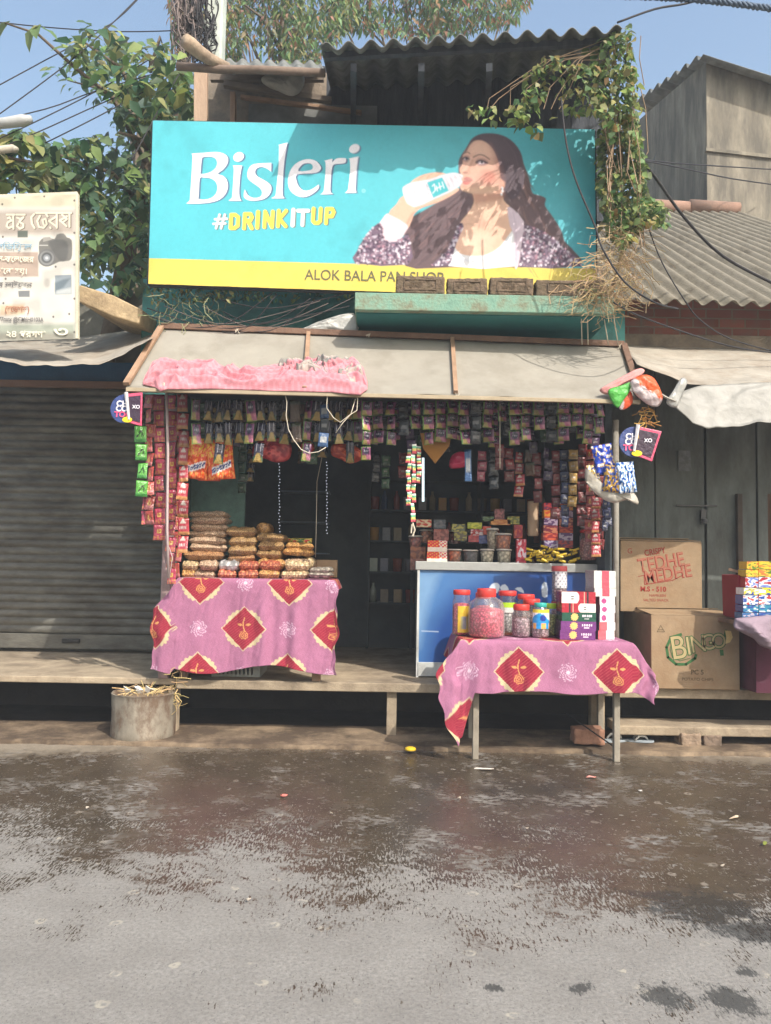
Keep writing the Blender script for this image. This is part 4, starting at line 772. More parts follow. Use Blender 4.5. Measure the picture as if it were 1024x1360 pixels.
# tarps
TARP = mat('cream_tarp', S(172, 165, 152), .85, .16, 4, .4, 14, dirt=S(142, 128, 112), ds=3, trans=.12)
def drape(name, top, bot, Yt, Yb_, mt, label, cat, nu=80, nv=26, fold=.02, solid=.004, sag=.04, seed=0, trail=1):
    x0_, x1_ = top[0][0], top[-1][0]; P = np.zeros((nv, nu, 3))
    for i in range(nu):
        u = i/(nu-1)
        xt = x0_+(x1_-x0_)*u; xb = bot[0][0]+(bot[-1][0]-bot[0][0])*u
        yt = np.interp(xt, *zip(*top)); yb = np.interp(xb, *zip(*bot))
        for j in range(nv):
            v = j/(nv-1); Y = Yt+(Yb_-Yt)*v; p = at(xt+(xb-xt)*v, yt+(yb-yt)*v, Y)
            n_ = fold*(noise.noise((u*7+seed, v*2, 0))+.5*noise.noise((u*18+seed, v*4, 3)))
            P[j, i] = p+Vector((0, 0, n_*min(1, v*3+.2)))
    return tag(gridmesh(name, P, (1, 1, 1), mt, None, True, solid), label, cat)
drape('tarp_awning', [(-60, 452), (60, 452), (120, 446), (225, 432)], [(-60, 478), (0, 479), (30, 484), (80, 486), (130, 484), (165, 470), (200, 450)], 1.6, -.35, TARP, 'sagging cream tarpaulin awning over the roller shutter', 'awning')
drape('tarp_awning', [(826, 458), (900, 462), (960, 463), (1400, 480)], [(846, 484), (880, 498), (910, 510), (960, 511), (1000, 508), (1400, 520)], .72, -.35, TARP, 'sagging cream tarpaulin awning over the grey doors', 'awning', seed=4)
drape('polythene_sheet', [(905, 520), (930, 512), (1000, 508), (1250, 516)], [(897, 541), (920, 562), (940, 569), (980, 567), (1080, 545), (1250, 548)], -.38, -.5, mat('cloudy_polythene', S(160, 158, 150), .45, .15, 6, .5, 12, trans=.3, spec=.5), 'loose grey polythene sheet hanging under the right tarpaulin', 'plastic sheet', fold=.05, seed=9)
crump_blob('plastic_scrap', [(905, 502), (913, 507), (905, 525), (899, 540), (890, 540), (885, 533), (893, 520)], -.5, CLR, 'twisted clear polythene strip tied at the right end of the awning', 'plastic scrap', 7, .02, col=S(190, 190, 184))
mb = MB(); mb.tube([at(850, 497, -.6), at(868, 518, -.6), at(885, 528, -.55), at(900, 534, -.5)], .01, 6); tag(mb.build('tie_rod', mat('pale_rod', S(160, 156, 146), .6)), 'thin pale rod tied between the awning corner and the polythene', 'rod')
# left thatch/cement edge
a = [at(105, 378, .2), at(150, 392, .2), at(190, 412, .2), at(184, 430, .2), at(150, 420, .2), at(103, 400, .2)]
mb = MB(); mb.prism(a, (0, 1.2, .1)); tag(mb.build('roof_edge', mat('lime_plaster_edge', S(186, 164, 130), .9, .25, 8, .6, 40, dirt=S(130, 112, 88), ds=6), bevel=.012), 'tan plastered roof edge sloping down beside the cream sign', 'roof')

# utility pole with tangled wires
pole = thing('utility_pole', 'pale concrete utility pole wrapped in a tangle of wires', 'pole', (at(285, 60, 1.6).x, 1.6, 0))
px_ = at(285, 60, 1.6).x; mb = MB(); mb.box((px_, 1.6, 4.6), (.20, .2, 9.2)); mb.build('shaft', mat('pale_pole', S(196, 204, 196), .8, .15, 4, .3, 30, dirt=S(160, 164, 150), ds=3), pole, bevel=.02)
CAB = mat('black_cable', S(48, 46, 48), .6, 0, bump=0); CABG = mat('grey_cable', S(116, 104, 100), .7, .2, 5, bump=0)
for nm, col_, k, (xa, xb), sd in (('wire_tangle', CABG, 60, (228, 262), 1), ('wire_tangle', CAB, 60, (250, 284), 2)):
    r_ = random.Random(sd); mb = MB()
    for i in range(k):
        x = r_.uniform(xa, xb); y0 = r_.uniform(-60, 20); y1 = r_.uniform(45, 92); Y_ = 1.35+r_.uniform(-.12, .12); pts = []; amp = r_.uniform(2, 10); ph = r_.uniform(0, 6)
        for t in np.linspace(0, 1, 12): pts.append(at(x+(268-x)*.25*t+amp*math.sin(t*r_.uniform(3, 7)+ph), y0+(y1-y0)*t, Y_+.05*math.sin(t*5+ph)))
        mb.tube(pts, r_.uniform(.004, .010), 4)
    mb.build(nm, col_, pole)

# ---- cables
def cable(pts, label, r=.007, mt=CAB, sm=4, sagm=0, group='overhead cables'):
    P_ = [at(*p) for p in pts]; out_ = []
    q = [P_[0]]+P_+[P_[-1]]
    for i in range(1, len(q)-2):
        for t in np.arange(sm)/sm: out_.append(.5*((2*q[i])+(-q[i-1]+q[i+1])*t+(2*q[i-1]-5*q[i]+4*q[i+1]-q[i+2])*t*t+(-q[i-1]+3*q[i]-3*q[i+1]+q[i+2])*t**3))
    out_.append(P_[-1]); mb = MB(); mb.tube(out_, r, 5); return tag(mb.build('cable', mt, None, True), label, 'cable', group)
for pts, lab in (
 ([(-40, 134, .5), (60, 80, 1), (150, 30, 1.4), (200, -20, 2)], 'thin black cable rising steeply at the top left, higher of the two steep ones'),
 ([(-40, 180, .5), (80, 92, .8), (140, 40, 1), (195, -15, 1.3)], 'thin black cable rising steeply at the top left, lower of the two steep ones'),
 ([(-40, 25, 1), (60, 36, 1.2), (160, 42, 1.3), (250, 40, 1.4)], 'thin dark cable running almost level past the top left leaves to the pole'),
 ([(-60, 172, .3), (60, 145, .6), (130, 120, .9), (250, 85, 1.4)], 'thin cable crossing the left tree, uppermost of the lower bunch'),
 ([(-60, 210, .3), (30, 170, .5), (130, 120, .9), (200, 78, 1.2)], 'thin cable crossing the left tree in the lower bunch, second from above'),
 ([(-60, 220, .3), (40, 180, .5), (140, 135, .9), (240, 92, 1.4)], 'thin cable crossing the left tree in the lower bunch, third from above'),
 ([(60, 190, .5), (120, 160, .6), (180, 128, .9), (245, 90, 1.3)], 'short thin cable above the left sign, lowest of the bunch'),
 ([(175, 212, .3), (190, 185, .5), (225, 120, .9), (262, 60, 1.4)], 'thin cable rising beside the left edge of the billboard to the pole')):
    cable(pts, lab, .006)
mb = MB()
for k in range(3):
    pts = [];
    for t in np.linspace(0, 1, 50): pts.append(at(800+260*t, -6+24*t-6*math.sin(t*3), .3)+Vector((0, .02*math.cos(t*80+k*2.1), .02*math.sin(t*80+k*2.1))))
    mb.tube(pts, .016, 5)
tag(mb.build('bundled_cable', mat('blue_grey_cable', S(84, 100, 120), .6, 0, bump=0), None, True), 'thick twisted cable bundle crossing the top right corner of the sky', 'cable')
for pts, lab, r_ in (
 ([(820, 30, .2), (870, 12, .25), (910, 5, .3), (950, -6, .4)], 'thin cable leaving the vine top towards the twisted bundle', .010),
 ([(745, 130, -.7), (752, 190, -.72), (765, 240, -.74), (790, 300, -.75), (800, 330, -.76), (830, 375, -.76), (870, 402, -.7), (900, 410, -.3)], 'black wire hanging across the right end of the billboard', .008),
 ([(846, 205, -.1), (870, 235, 0), (910, 290, .1), (960, 340, .2), (1030, 378, .3)], 'thick black cable slanting down over the side roof', .014),
 ([(852, 212, .6), (900, 217, 1.5), (960, 221, 2.5), (1040, 226, 3.2)], 'thin pale wire running level across the grey house, upper one', .008),
 ([(852, 213, .6), (910, 224, 1.5), (970, 237, 2.5), (1040, 247, 3.2)], 'thin pale wire running across the grey house, lower one', .008),
 ([(815, 402, -.5), (850, 420, -.3), (920, 445, -.1), (980, 462, 0), (1040, 470, .1)], 'double wire sloping across the brick wall under the side roof', .007),
 ([(862, 305, 0), (880, 350, .0), (910, 400, 0), (930, 425, .1), (970, 450, .2), (1040, 470, .3)], 'thin wire hanging over the side roof edge to the right', .006)):
    cable(pts, lab, r_)
r_ = random.Random(3)
for i in range(9):
    x0_ = r_.uniform(192, 300); x1_ = r_.uniform(360, 480); y0 = r_.uniform(395, 425); sgm = r_.uniform(8, 34)
    cable([(x0_, y0, .1), ((x0_*2+x1_)/3, y0+sgm, .05), ((x0_+2*x1_)/3, y0+sgm*.8-5, .05), (x1_, r_.uniform(382, 410), .05)], 'thin slack wire in the tangle under the left half of the billboard', .005 if i % 3 else .003, CAB if i % 3 else CABG, 4, 0, 'slack wires under the billboard')
for i, x in enumerate((770, 778, 800, 813)):
    cable([(x, 388, -.35), (x+2, 420, -.2), (x+(3 if i < 2 else 8), 458, -.05)], 'twisted pale cord hanging from the ledge at the right', .005, mat('pale_cord', S(190, 180, 160), .8, 0, bump=0), 3, 0, 'cords hanging from the ledge')

# street lamp bits at left
lamp = thing('street_lamp', 'grey tube street lamp poking in above the cream sign', 'lamp', at(20, 162, .4))
mb = MB(); mb.tube([at(-60, 170, .6), at(0, 164, .4), at(8, 163, .4)], .03, 8); mb.build('arm', mat('lamp_grey', S(150, 152, 152), .6), lamp, True)
mb = MB(); mb.tube([at(-20, 166, .39), at(10, 163, .39), at(30, 160, .39), at(42, 158, .39)], [.045, .05, .055, .03], 10); mb.build('housing', mat('lamp_housing', S(176, 178, 176), .5), lamp, True)
mb = MB(); mb.tube([at(-60, 206, .4), at(18, 197, .3)], .035, 8); mb.tube([at(18, 197, .3), at(22, 200, .3)], .03, 8); tag(mb.build('metal_arm', mat('pale_metal_arm', S(184, 176, 160), .6), None, True), 'pale metal tube arm ending in the leaves above the cream sign', 'bracket')

# ================================================================ VEGETATION
LEAF = mat('leaf', None, .55, .08, 20, 0, 1, trans=.42, spec=.35)
def pick(poly, n, r_, Y0, Y1):
    xs_ = [p[0] for p in poly]; ys_ = [p[1] for p in poly]; o = []
    while len(o) < n:
        x = r_.uniform(min(xs_), max(xs_)); y = r_.uniform(min(ys_), max(ys_))
        if inpoly(x, y, poly): o.append((x, y, r_.uniform(Y0, Y1)))
    return o
def crown(specs, seed, gap=.0, cell=3.0):
    """specs: (poly, n, Y0, Y1, size, width, palette, droop)"""
    r_ = random.Random(seed); P_, D, Nn, Sz, W_, K = [], [], [], [], [], []
    for poly, n, Y0, Y1, size, width, pal, droop in specs:
        for x, y, Y in pick(poly, n, r_, Y0, Y1):
            p = at(x, y, Y)
            if noise.noise((p.x*cell, p.y*cell, p.z*cell)) < gap: continue
            a = r_.uniform(0, 6.28); d = Vector((math.cos(a), math.sin(a)*.8, 0)); d.z = -droop+r_.uniform(-.45, .45)
            nn = Vector((r_.uniform(-.6, .6), r_.uniform(-.9, .2), r_.uniform(.3, 1)))
            P_.append(p); D.append(d); Nn.append(nn); Sz.append(size*r_.uniform(.6, 1.25)); W_.append(width*r_.uniform(.8, 1.15))
            c = r_.choice(pal); t = .75+.5*(noise.noise((p.x*1.7, p.y*1.7, p.z*1.7+seed))*.5+.5); K.append([q*t*r_.uniform(.8, 1.2) for q in c])
    return P_, D, Nn, Sz, W_, K
G1 = [S(116, 136, 88), S(98, 122, 82), S(130, 148, 94), S(148, 160, 104)]; G2 = [S(78, 106, 80), S(68, 96, 72)]; G3 = [S(160, 164, 104), S(176, 170, 116)]
tr_ = thing('leafy_tree', 'broad leaved green tree reaching over the sign on the left', 'tree', (at(150, 300, 1.6).x-.2, 1.9, 0))
sp_ = [([(30, 40), (60, 60), (90, 60), (105, 95), (140, 120), (170, 160), (215, 200), (225, 260), (190, 250), (165, 200), (125, 150), (85, 105), (60, 90), (0, 100), (0, 28)], 0, .7, 1.6, .2, .34, G1, .5),
 ([(90, 48), (130, 30), (175, 48), (250, 60), (262, 150), (205, 165), (160, 150), (130, 120), (100, 96), (88, 66)], 520, .6, 2.0, .16, .33, G1+G2+G3[:1], .5),
 ([(150, 110), (256, 90), (260, 160), (205, 170), (200, 300), (180, 250), (190, 180), (150, 150)], 420, .7, 2.0, .17, .34, G1+G2, .5),
 ([(0, 170), (40, 172), (80, 185), (130, 178), (150, 200), (175, 215), (205, 225), (204, 385), (130, 385), (104, 360), (100, 258), (20, 256), (0, 228)], 1600, .5, 2.2, .16, .35, G1+G2+G2, .6),
 ([(-60, 170), (30, 175), (60, 200), (110, 240), (-60, 260)], 420, .4, 1.2, .17, .35, G1+G3[:1], .6),
 ([(150, 165), (190, 168), (196, 192), (160, 192)], 14, .7, .8, .14, .3, G1, .5),
 ([(3, 28), (20, 26), (22, 52), (6, 50)], 5, .8, .9, .24, .32, G1+G3, .9), ([(36, 34), (56, 30), (56, 52), (40, 55)], 5, .8, .9, .22, .32, G1+G3, .7), ([(36, 52), (52, 55), (50, 72), (38, 72)], 5, .8, .9, .22, .32, G1, .9), ([(48, 66), (62, 70), (58, 88), (46, 80)], 4, .8, .9, .22, .32, G2, .9), ([(78, 78), (88, 80), (88, 90), (80, 90)], 3, .8, .9, .2, .32, G2, .9), ([(64, 50), (110, 58), (110, 85), (90, 80)], 16, .8, .9, .17, .32, G1, .5)]
cr = crown(sp_, 5, -.12, 2.2); leaves('crown', *cr, LEAF, tr_)
BARK = mat('bark', S(104, 92, 78), .95, .3, 8, .8, 30)
mb = MB(); b0 = Vector(tr_.location)
mb.tube([b0, b0+Vector((.1, 0, 1.6)), b0+Vector((0, -.1, 3)), at(170, 330, 1.6), at(200, 200, 1.5), at(215, 120, 1.4)], [.16, .13, .11, .09, .06, .03], 9)
for br in ([(175, 320, 1.6), (110, 250, 1.2), (40, 215, .9), (-40, 200, .7)], [(195, 220, 1.5), (150, 130, 1.1), (100, 90, .9), (50, 45, .85), (5, 30, .8)], [(205, 180, 1.5), (160, 90, 1.1), (110, 55, 1)], [(205, 170, 1.5), (240, 110, 1.4), (250, 70, 1.4)], [(185, 270, 1.5), (150, 230, 1.1), (60, 200, .8)], [(198, 200, 1.2), (180, 182, .8), (158, 176, .75)]):
    n_ = len(br); mb.tube([at(*q) for q in br], [.022*(1-i/n_)+.005 for i in range(n_)], 6)
mb.build('trunk', BARK, tr_, True)
# eucalyptus-like trees behind
E1 = [S(124, 144, 96), S(104, 130, 92), S(140, 154, 104), S(158, 160, 100), S(92, 116, 92), S(112, 138, 90)]; E2 = [S(176, 140, 112), S(160, 120, 90)]
for nm, polys, cxy, Y, n, lab, pal in (
 ('drooping_tree', [[(230, -60), (480, -60), (470, 20), (425, 85), (300, 85), (285, 40), (240, 20)]], (380, 90), 5.5, 11000, 'feathery pale green tree behind the pole and the left eave', E1+E2[:1]),
 ('drooping_tree', [[(415, -60), (700, -60), (705, 0), (680, 30), (640, 38), (560, 50), (500, 44), (440, 30), (425, 0)]], (580, 60), 6.0, 9000, 'feathery grey green tree rising behind the wavy roof', E1[:2]+E1[4:]+E2[1:]),
 ('drooping_tree', [[(222, -60), (262, -60), (262, 60), (240, 70), (224, 30)]], (245, 90), 4.5, 900, 'thin reddish leaved tree just left of the pole', E2+E1[4:]),
 ('bushy_tree', [[(60, 95), (130, 60), (200, 70), (262, 90), (262, 165), (205, 160), (204, 380), (110, 380), (105, 260), (140, 200), (150, 150)]], (190, 330), 4.5, 1500, 'darker green tree further back behind the broad leaved tree', G2+E1[4:])):
    t = thing(nm, lab, 'tree', (at(*cxy, Y).x, Y, 0))
    big_ = .15 if nm == 'drooping_tree' else .16
    cr = crown([(pl, n, Y-1.0, Y+1.2, big_, .17 if nm == 'drooping_tree' else .3, pal, 1.1 if nm == 'drooping_tree' else .5) for pl in polys], hash(lab[:9]) % 7+3 if False else len(lab), -.12, 1.1)
    leaves('crown', *cr, LEAF, t); top = at(cxy[0], min(q[1] for q in polys[0])+40, Y); mb = MB()
    mb.tube([(t.location.x, Y, 0), (t.location.x+.1, Y, 3), (t.location.x-.1, Y, 5.5), (top.x, Y, top.z)], [.2, .16, .12, .04], 8)
    r_ = random.Random(len(lab))
    for k in range(14):
        z = 5+k*.35; q = pick(polys[0], 1, r_, Y-.8, Y+.8)[0]; e = at(*q); mb.tube([(t.location.x, Y, min(z, e.z-.2)), ((t.location.x+e.x)/2, (Y+e.y)/2, (z+e.z)/2+.2), tuple(e)], [.04, .025, .008], 5)
    mb.build('trunk', BARK, t, True)
# vine over the right end of the billboard
V1 = [S(132, 150, 90), S(116, 138, 84), S(100, 124, 78), S(156, 166, 108), S(84, 106, 70), S(160, 150, 96)]
vn = thing('creeper', 'heart leaved creeper hanging from the wavy roof past the billboard end', 'creeper', at(830, 300, -.3))
VP = [([(800, 50), (835, 30), (842, 70), (850, 150), (842, 180), (815, 190), (790, 120), (780, 60)], 800, -.62, -.35, .066, .46, V1, .7),
 ([(720, 70), (790, 50), (800, 130), (795, 160), (770, 130), (740, 110), (720, 130), (700, 165), (680, 150), (700, 100)], 330, -.68, -.55, .066, .46, V1, .7),
 ([(620, 140), (690, 140), (700, 170), (640, 158), (618, 150)], 55, -.66, -.5, .075, .46, V1, .6), ([(740, 90), (770, 90), (780, 150), (740, 160)], 40, -.5, -.3, .08, .46, V1, .7),
 ([(798, 150), (845, 150), (855, 210), (862, 260), (885, 275), (885, 300), (850, 300), (830, 330), (800, 300), (795, 230)], 2100, -.42, .12, .066, .46, V1, .7),
 ([(795, 120), (850, 160), (850, 240), (800, 240)], 300, -.3, .2, .066, .46, V1[2:], .7), ([(700, 120), (720, 120), (716, 180), (706, 178)], 16, -.68, -.6, .08, .46, V1, .8)]
leaves('foliage', *crown(VP, 12, -.28, 4), LEAF, vn)
mb = MB(); r_ = random.Random(8)
for k in range(18):
    x = r_.uniform(795, 850); y = r_.uniform(40, 160); pts = []
    for t in range(7): pts.append(at(x+r_.uniform(-7, 7)+t*2, y+t*r_.uniform(22, 34), -.45+r_.uniform(-.1, .25)))
    mb.tube(pts, .004, 4)
for k in range(7):
    x = r_.uniform(640, 790); mb.tube([at(800, 60+r_.uniform(-10, 20), -.5), at((x+800)/2, 80, -.55), at(x, 110+r_.uniform(0, 30), -.6), at(x-r_.uniform(0, 12), 145, -.6)], .003, 4)
mb.tube([at(812, 390, .3), at(828, 330, .1), at(825, 200, -.2), at(815, 60, -.5)], [.02, .018, .015, .012, .006], 6)
mb.build('stems', mat('dry_stem', S(150, 128, 104), .9, .2, 8, 0), vn)
# dry twig tangle
def twigs(name, polys, n, Y0, Y1, seed, label, ln=(14, 50), col=S(176, 152, 116), cat='dry creeper'):
    r_ = random.Random(seed); mb = MB()
    for poly in polys:
        for x, y, Y in pick(poly, n, r_, Y0, Y1):
            a = r_.uniform(-1.0, 2.2)+math.pi/2*r_.choice((0, 1)); l = r_.uniform(*ln); pts = []
            for t in range(4): pts.append(at(x+math.cos(a)*l*t/3, y+abs(math.sin(a))*l*t/3*.9, Y)); a += r_.uniform(-.5, .5)
            mb.tube(pts, r_.uniform(.0015, .004), 3, jit(col, .3, r_), False)
    return tag(mb.build(name, mat('twig', None, .9, .1, 8, 0)), label, cat)
twigs('dry_creeper', [[(796, 300), (850, 290), (860, 330), (845, 395), (800, 395)], [(795, 330), (835, 330), (830, 400), (760, 398), (770, 375)]], 170, -.55, -.1, 4, 'dry brown twigs tangled below the creeper beside the billboard')
twigs('dry_creeper', [[(735, 372), (815, 375), (812, 430), (770, 410), (745, 395)]], 60, -.42, -.33, 6, 'dry brown twigs trailing over the bricks at the ledge end', (10, 34))
twigs('dry_creeper', [[(195, 385), (290, 385), (300, 432), (210, 430)]], 90, -.0, .4, 9, 'dry grey twigs under the left corner of the billboard', (10, 36), S(130, 132, 100))
leaves('weeds', *crown([([(195, 378), (470, 385), (462, 398), (200, 400)], 300, .05, .5, .05, .3, V1[2:]+G2, .8), ([(750, 372), (800, 376), (800, 395), (760, 392)], 40, -.4, -.2, .04, .3, V1, .5)], 3, -.4), LEAF)
o = C.objects[-1]; tag(o, 'small green weeds sprouting below the billboard edge', 'weeds', None, 'stuff')
# ================================================================ PRINTED CLOTHS
def cloth_col(a, b, seed=0):
    """a, b metres on the flat cloth -> colour (numpy)"""
    a = np.asarray(a, float); b = np.asarray(b, float)
    base = np.array(S(170, 112, 142)); c = np.broadcast_to(base, a.shape+(3,)).copy()
    c *= (1+.10*np.sin(a*1900)*np.sin(b*1700))[..., None]
    c *= (1+.16*(np.random.default_rng(3).random(a.shape)-.5))[..., None]; h = np.sin(a*311+np.sin(b*90)*2)*np.sin(b*257+np.sin(a*70)*2); c *= (1+.07*h)[..., None]
    PX, PY = .74, .78
    def local(ox, oy):
        x = (a-ox+PX/2) % PX-PX/2; y = (b-oy+PY/2) % PY-PY/2; return x, y
    def put(mask, col): c[mask] = np.array(col)*(1+.10*np.sin((a[mask]*.7+b[mask])*420))[:, None]
    for ox, oy in ((0, 0), (PX/2, PY/2)):
        x, y = local(ox, oy); r = np.hypot(x, y); th = np.arctan2(y, x)
        sc_ = .156+.013*np.abs(np.sin(th*12)); put((r < sc_) & (np.abs(x)+np.abs(y) > .19), S(204, 188, 150))
        d = np.abs(x)+np.abs(y); put(d < .193, S(208, 192, 156)); put(d < .183, S(150, 40, 62))
        str_ = np.sin((x*.8-y)*260) > .75; m_ = (d < .183) & str_; c[m_] = np.array(S(178, 76, 84))
        # golden rose: flower below, stem and two leaves
        fr = np.hypot(x, (y+.055)*1.05); ft = np.arctan2(y+.055, x)
        fl = (fr < .040*(1+.12*np.sin(ft*6))) & (np.sin(fr*420+np.sin(ft*3)*1.2) > -.1); put(fl, S(214, 152, 96))
        put((np.abs(x+.008*np.sin(y*40)) < .004) & (y > -.02) & (y < .095), S(214, 160, 104))
        for s_ in (-1, 1): put(np.hypot((x-s_*.035)*1.0-(y-.035)*s_*.4, (y-.035)*1.9) < .020, S(214, 156, 100))
    for ox, oy in ((PX/2, 0), (0, PY/2)):
        x, y = local(ox, oy); r = np.hypot(x, y); th = np.arctan2(y, x)
        m_ = (r < .068+.008*np.sin(th*9)) & (np.sin(r*330)*np.sin(th*8+r*90) > .15); c[m_] = np.array(S(214, 180, 202))
        m_ = (r < .014); c[m_] = np.array(S(236, 206, 222))
    return c
CLOTH = mat('printed_cotton', None, .9, .10, 4, .75, 16, dirt=None, trans=.12)
def tablecloth(name, label, x0, x1, yf, yr, zt, La, Ra, fd, kl, kr, kf, off, res=170, folds=1, seed=0, flare=0, group='printed pink table cloths'):
    """x0..x1, yf (front) yr (rear): table top; La/Ra side overhangs, fd(a) front drop"""
    W = x1-x0; Dp = yr-yf
    na = int((W+La+Ra)*res); A1 = np.linspace(-La, W+Ra, na); nb = int((Dp+.8)*res*.9); P = np.zeros((nb, na, 3)); AA = np.zeros((nb, na)); BB = np.zeros((nb, na))
    for i, a in enumerate(A1):
        drop = fd(a)
        for j in range(nb):
            t = j/(nb-1); b = -Dp+ (Dp+drop)*t      # b<0 on top, b>0 hanging
            dx = -a if a < 0 else (a-W if a > W else 0); sx = -1 if a < 0 else 1; dy = max(0, b)
            cx = min(W, max(0, a)); cy = min(0, b); k = kl if a < 0 else kr
            if flare and a < 0: k = kl+(flare-kl)*min(1, dy/.28)
            h = math.hypot(dx*(1 if not (flare and a < 0) else 1-k), dy) if dx > 0 and dy > 0 else dx+dy
            edge = .02*(1-math.exp(-h*60))
            x = x0+cx+sx*(dx*k+(edge if dx > 0 else 0)); y = yf-cy - dy*kf*(1 if dx == 0 else .8) - (edge if dy > 0 else 0)
            z = zt-max(0, h*(.97 if dx == 0 else (math.sqrt(max(.1, 1-k*k)) if not flare else 1)*.97)-.006*(h > 0))
            amp = min(1, h*3.5)*.019*folds
            ph = a*13+math.sin(a*5+seed)*1.6
            if dy > 0: y -= amp*(math.sin(ph)+.5*math.sin(ph*2.3+1)+.35*noise.noise((a*9, b*3, seed)))
            if dx > 0: x += sx*amp*(math.sin(b*14+seed)+.6*math.sin(b*31))
            z += .004*noise.noise((a*8, b*8, seed))*(1 if h == 0 else .3)
            if dy > 0: y -= .010*abs(noise.noise((a*16+b*5, b*4-a*3, seed+2)))*min(1, dy*8)
            P[j, i] = (x, y, z); AA[j, i] = a; BB[j, i] = b
    K = cloth_col(AA-off[0], -(BB-off[1]), seed)
    o = gridmesh(name, P, K, CLOTH, None, True, .002); return tag(o, label, 'tablecloth', group)

# ---- left table
z1 = at(330, 769, -.02).z; X0 = at(238, 770, -.02).x; X1 = at(441, 770, -.02).x
tb = thing('display_table', 'low wooden display table hidden under the left printed cloth', 'table', ((X0+X1)/2, .45, ZS))
mb = MB(); mb.box(((X0+X1)/2, .37, z1-.022), (X1-X0, .74, .03)); mb.build('table_top', WOOD(), tb)
for x in (X0+.05, X1-.12):
    for y in (.06, .68): mb = MB(); mb.box((x, y, (ZS+z1-.04)/2), (.07, .07, z1-.04-ZS-.004)); mb.build('leg', WOOD(), tb, bevel=.005)
px = at(283, 905, .3); mb = MB(); a = at(284, 903, .3); b = at(348, 889, .3)
cr_ = thing('plastic_crate', 'pale grey slatted plastic crate peeping out under the left cloth', 'crate', ((a.x+b.x)/2, .4, ZS))
for k in range(12): x = a.x+(b.x-a.x)*(k+.5)/12; mb.box((x, .2, ZS+.085), (.018, .012, .15))
for z in (.012, .085, .16): mb.box(((a.x+b.x)/2, .2, ZS+z), (b.x-a.x, .014, .018))
mb.box((a.x+.03, .2, ZS+.085), (.06, .018, .165)); mb.box((b.x-.03, .2, ZS+.085), (.06, .018, .165)); mb.build('slatted_front', mat('crate_plastic', S(172, 176, 172), .5, .1, 8), cr_)
mb = MB(); mb.box((a.x+.01, .4, ZS+.085), (.018, .38, .165)); mb.box((b.x-.01, .4, ZS+.085), (.018, .38, .165)); mb.box(((a.x+b.x)/2, .4, ZS+.012), (b.x-a.x-.04, .38, .016)); mb.build('box_body', mat('crate_plastic'), cr_)
o = tablecloth('tablecloth', 'pink cloth printed with red diamonds hanging from the left table of snack packets', X0, X1, -.02, .62, z1, .20, .09, lambda a: .775+.04*math.sin(a*6)+(.05 if a < 0 else 0)-.03*max(0, a-1.1), .12, .35, .05, (at(326, 800, -.02).x-X0, .43), 190, .8, 2, .92)
# ---- right table
TY0, TY1 = -.62, .06; z2 = .90
U0 = atz(622, 858, z2).x; U1 = at(826, 850, -.4).x
t2 = thing('display_table', 'grey legged table standing on the road edge under the right printed cloth', 'table', ((U0+U1)/2, -.3, 0))
mb = MB(); mb.box(((U0+U1)/2, (TY0+TY1)/2, z2-.03), (U1-U0, TY1-TY0, .04)); mb.build('table_top', mat('greyed_wood', S(150, 142, 128), .85, .2, 6, .4, 50), t2)
GWD = mat('greyed_wood')
l1 = at(631, 1000, -.55).x; l2 = at(818, 1002, -.55).x; 
for x, y, zb_ in ((l1, -.56, .0), (l2, -.56, .0), (l1+.03, .0, .03), (at(797, 965, .0).x, .0, .03)):
    mb = MB(); mb.box((x, y, (zb_+z2-.05)/2), (.045, .05, z2-.05-zb_)); mb.build('leg', GWD, t2, bevel=.004)
mb = MB(); mb.bar((l2-.005, -.53, .10), (at(752, 952, -.1).x, -.05, .26), .008, .008); mb.build('wire_brace', CAB, t2)
def fd2(a): return .395+.012*math.sin(a*9)+(.0 if a > .09 else (.42*(.09-a)/.11 if a > -.02 else .42-.36*min(1, (-.02-a)/.19)))
o = tablecloth('tablecloth', 'pink cloth printed with red diamonds on the right table of sweet jars', U0, U1, TY0, TY1, z2, .21, .24, fd2, .30, .62, .10, (at(689, 893, -.66).x-U0, .24), 200, .8, 5, .8)

# ================================================================ PACKETS
def pillow(w, h, t, colf, nx=16, ny=12, seed=0, flat=0, crk=.12, ex=4):
    """pillow packet in the x-z plane, bulging in y; returns points, colours"""
    rows = []; cols = []
    r_ = random.Random(seed); o1 = r_.uniform(0, 99)
    for side in (-1, 1):
        for j in range(ny+1) if side < 0 else range(ny-1, 0, -1):
            row = []; cr2 = []
            for i in range(nx+1):
                u = i/nx*2-1; v = j/ny*2-1; b = max(0, (1-abs(u)**ex)*(1-abs(v)**ex))**.6
                n_ = noise.noise((u*2.5+o1, v*2.5, side*2.))*crk+noise.noise((u*7+o1, v*7, side*5.))*crk*.5
                pinch = 1-.05*(1-abs(v)**2)*abs(u)
                row.append((u*w/2*pinch, side*t/2*(b*(1-crk)+n_*b*1.6), v*h/2)); cr2.append(colf(u, v, side))
            rows.append(row); cols.append(cr2)
    rows.append(rows[0]); cols.append(cols[0])
    return np.array(rows, 'f'), np.array(cols, 'f')
def meshonly(name, P, K, mt):
    o = gridmesh(name, P, K, mt, None, True); me = o.data; loc = Vector(o.location); bpy.data.objects.remove(o)
    me.transform(Matrix.Translation(loc)); return me
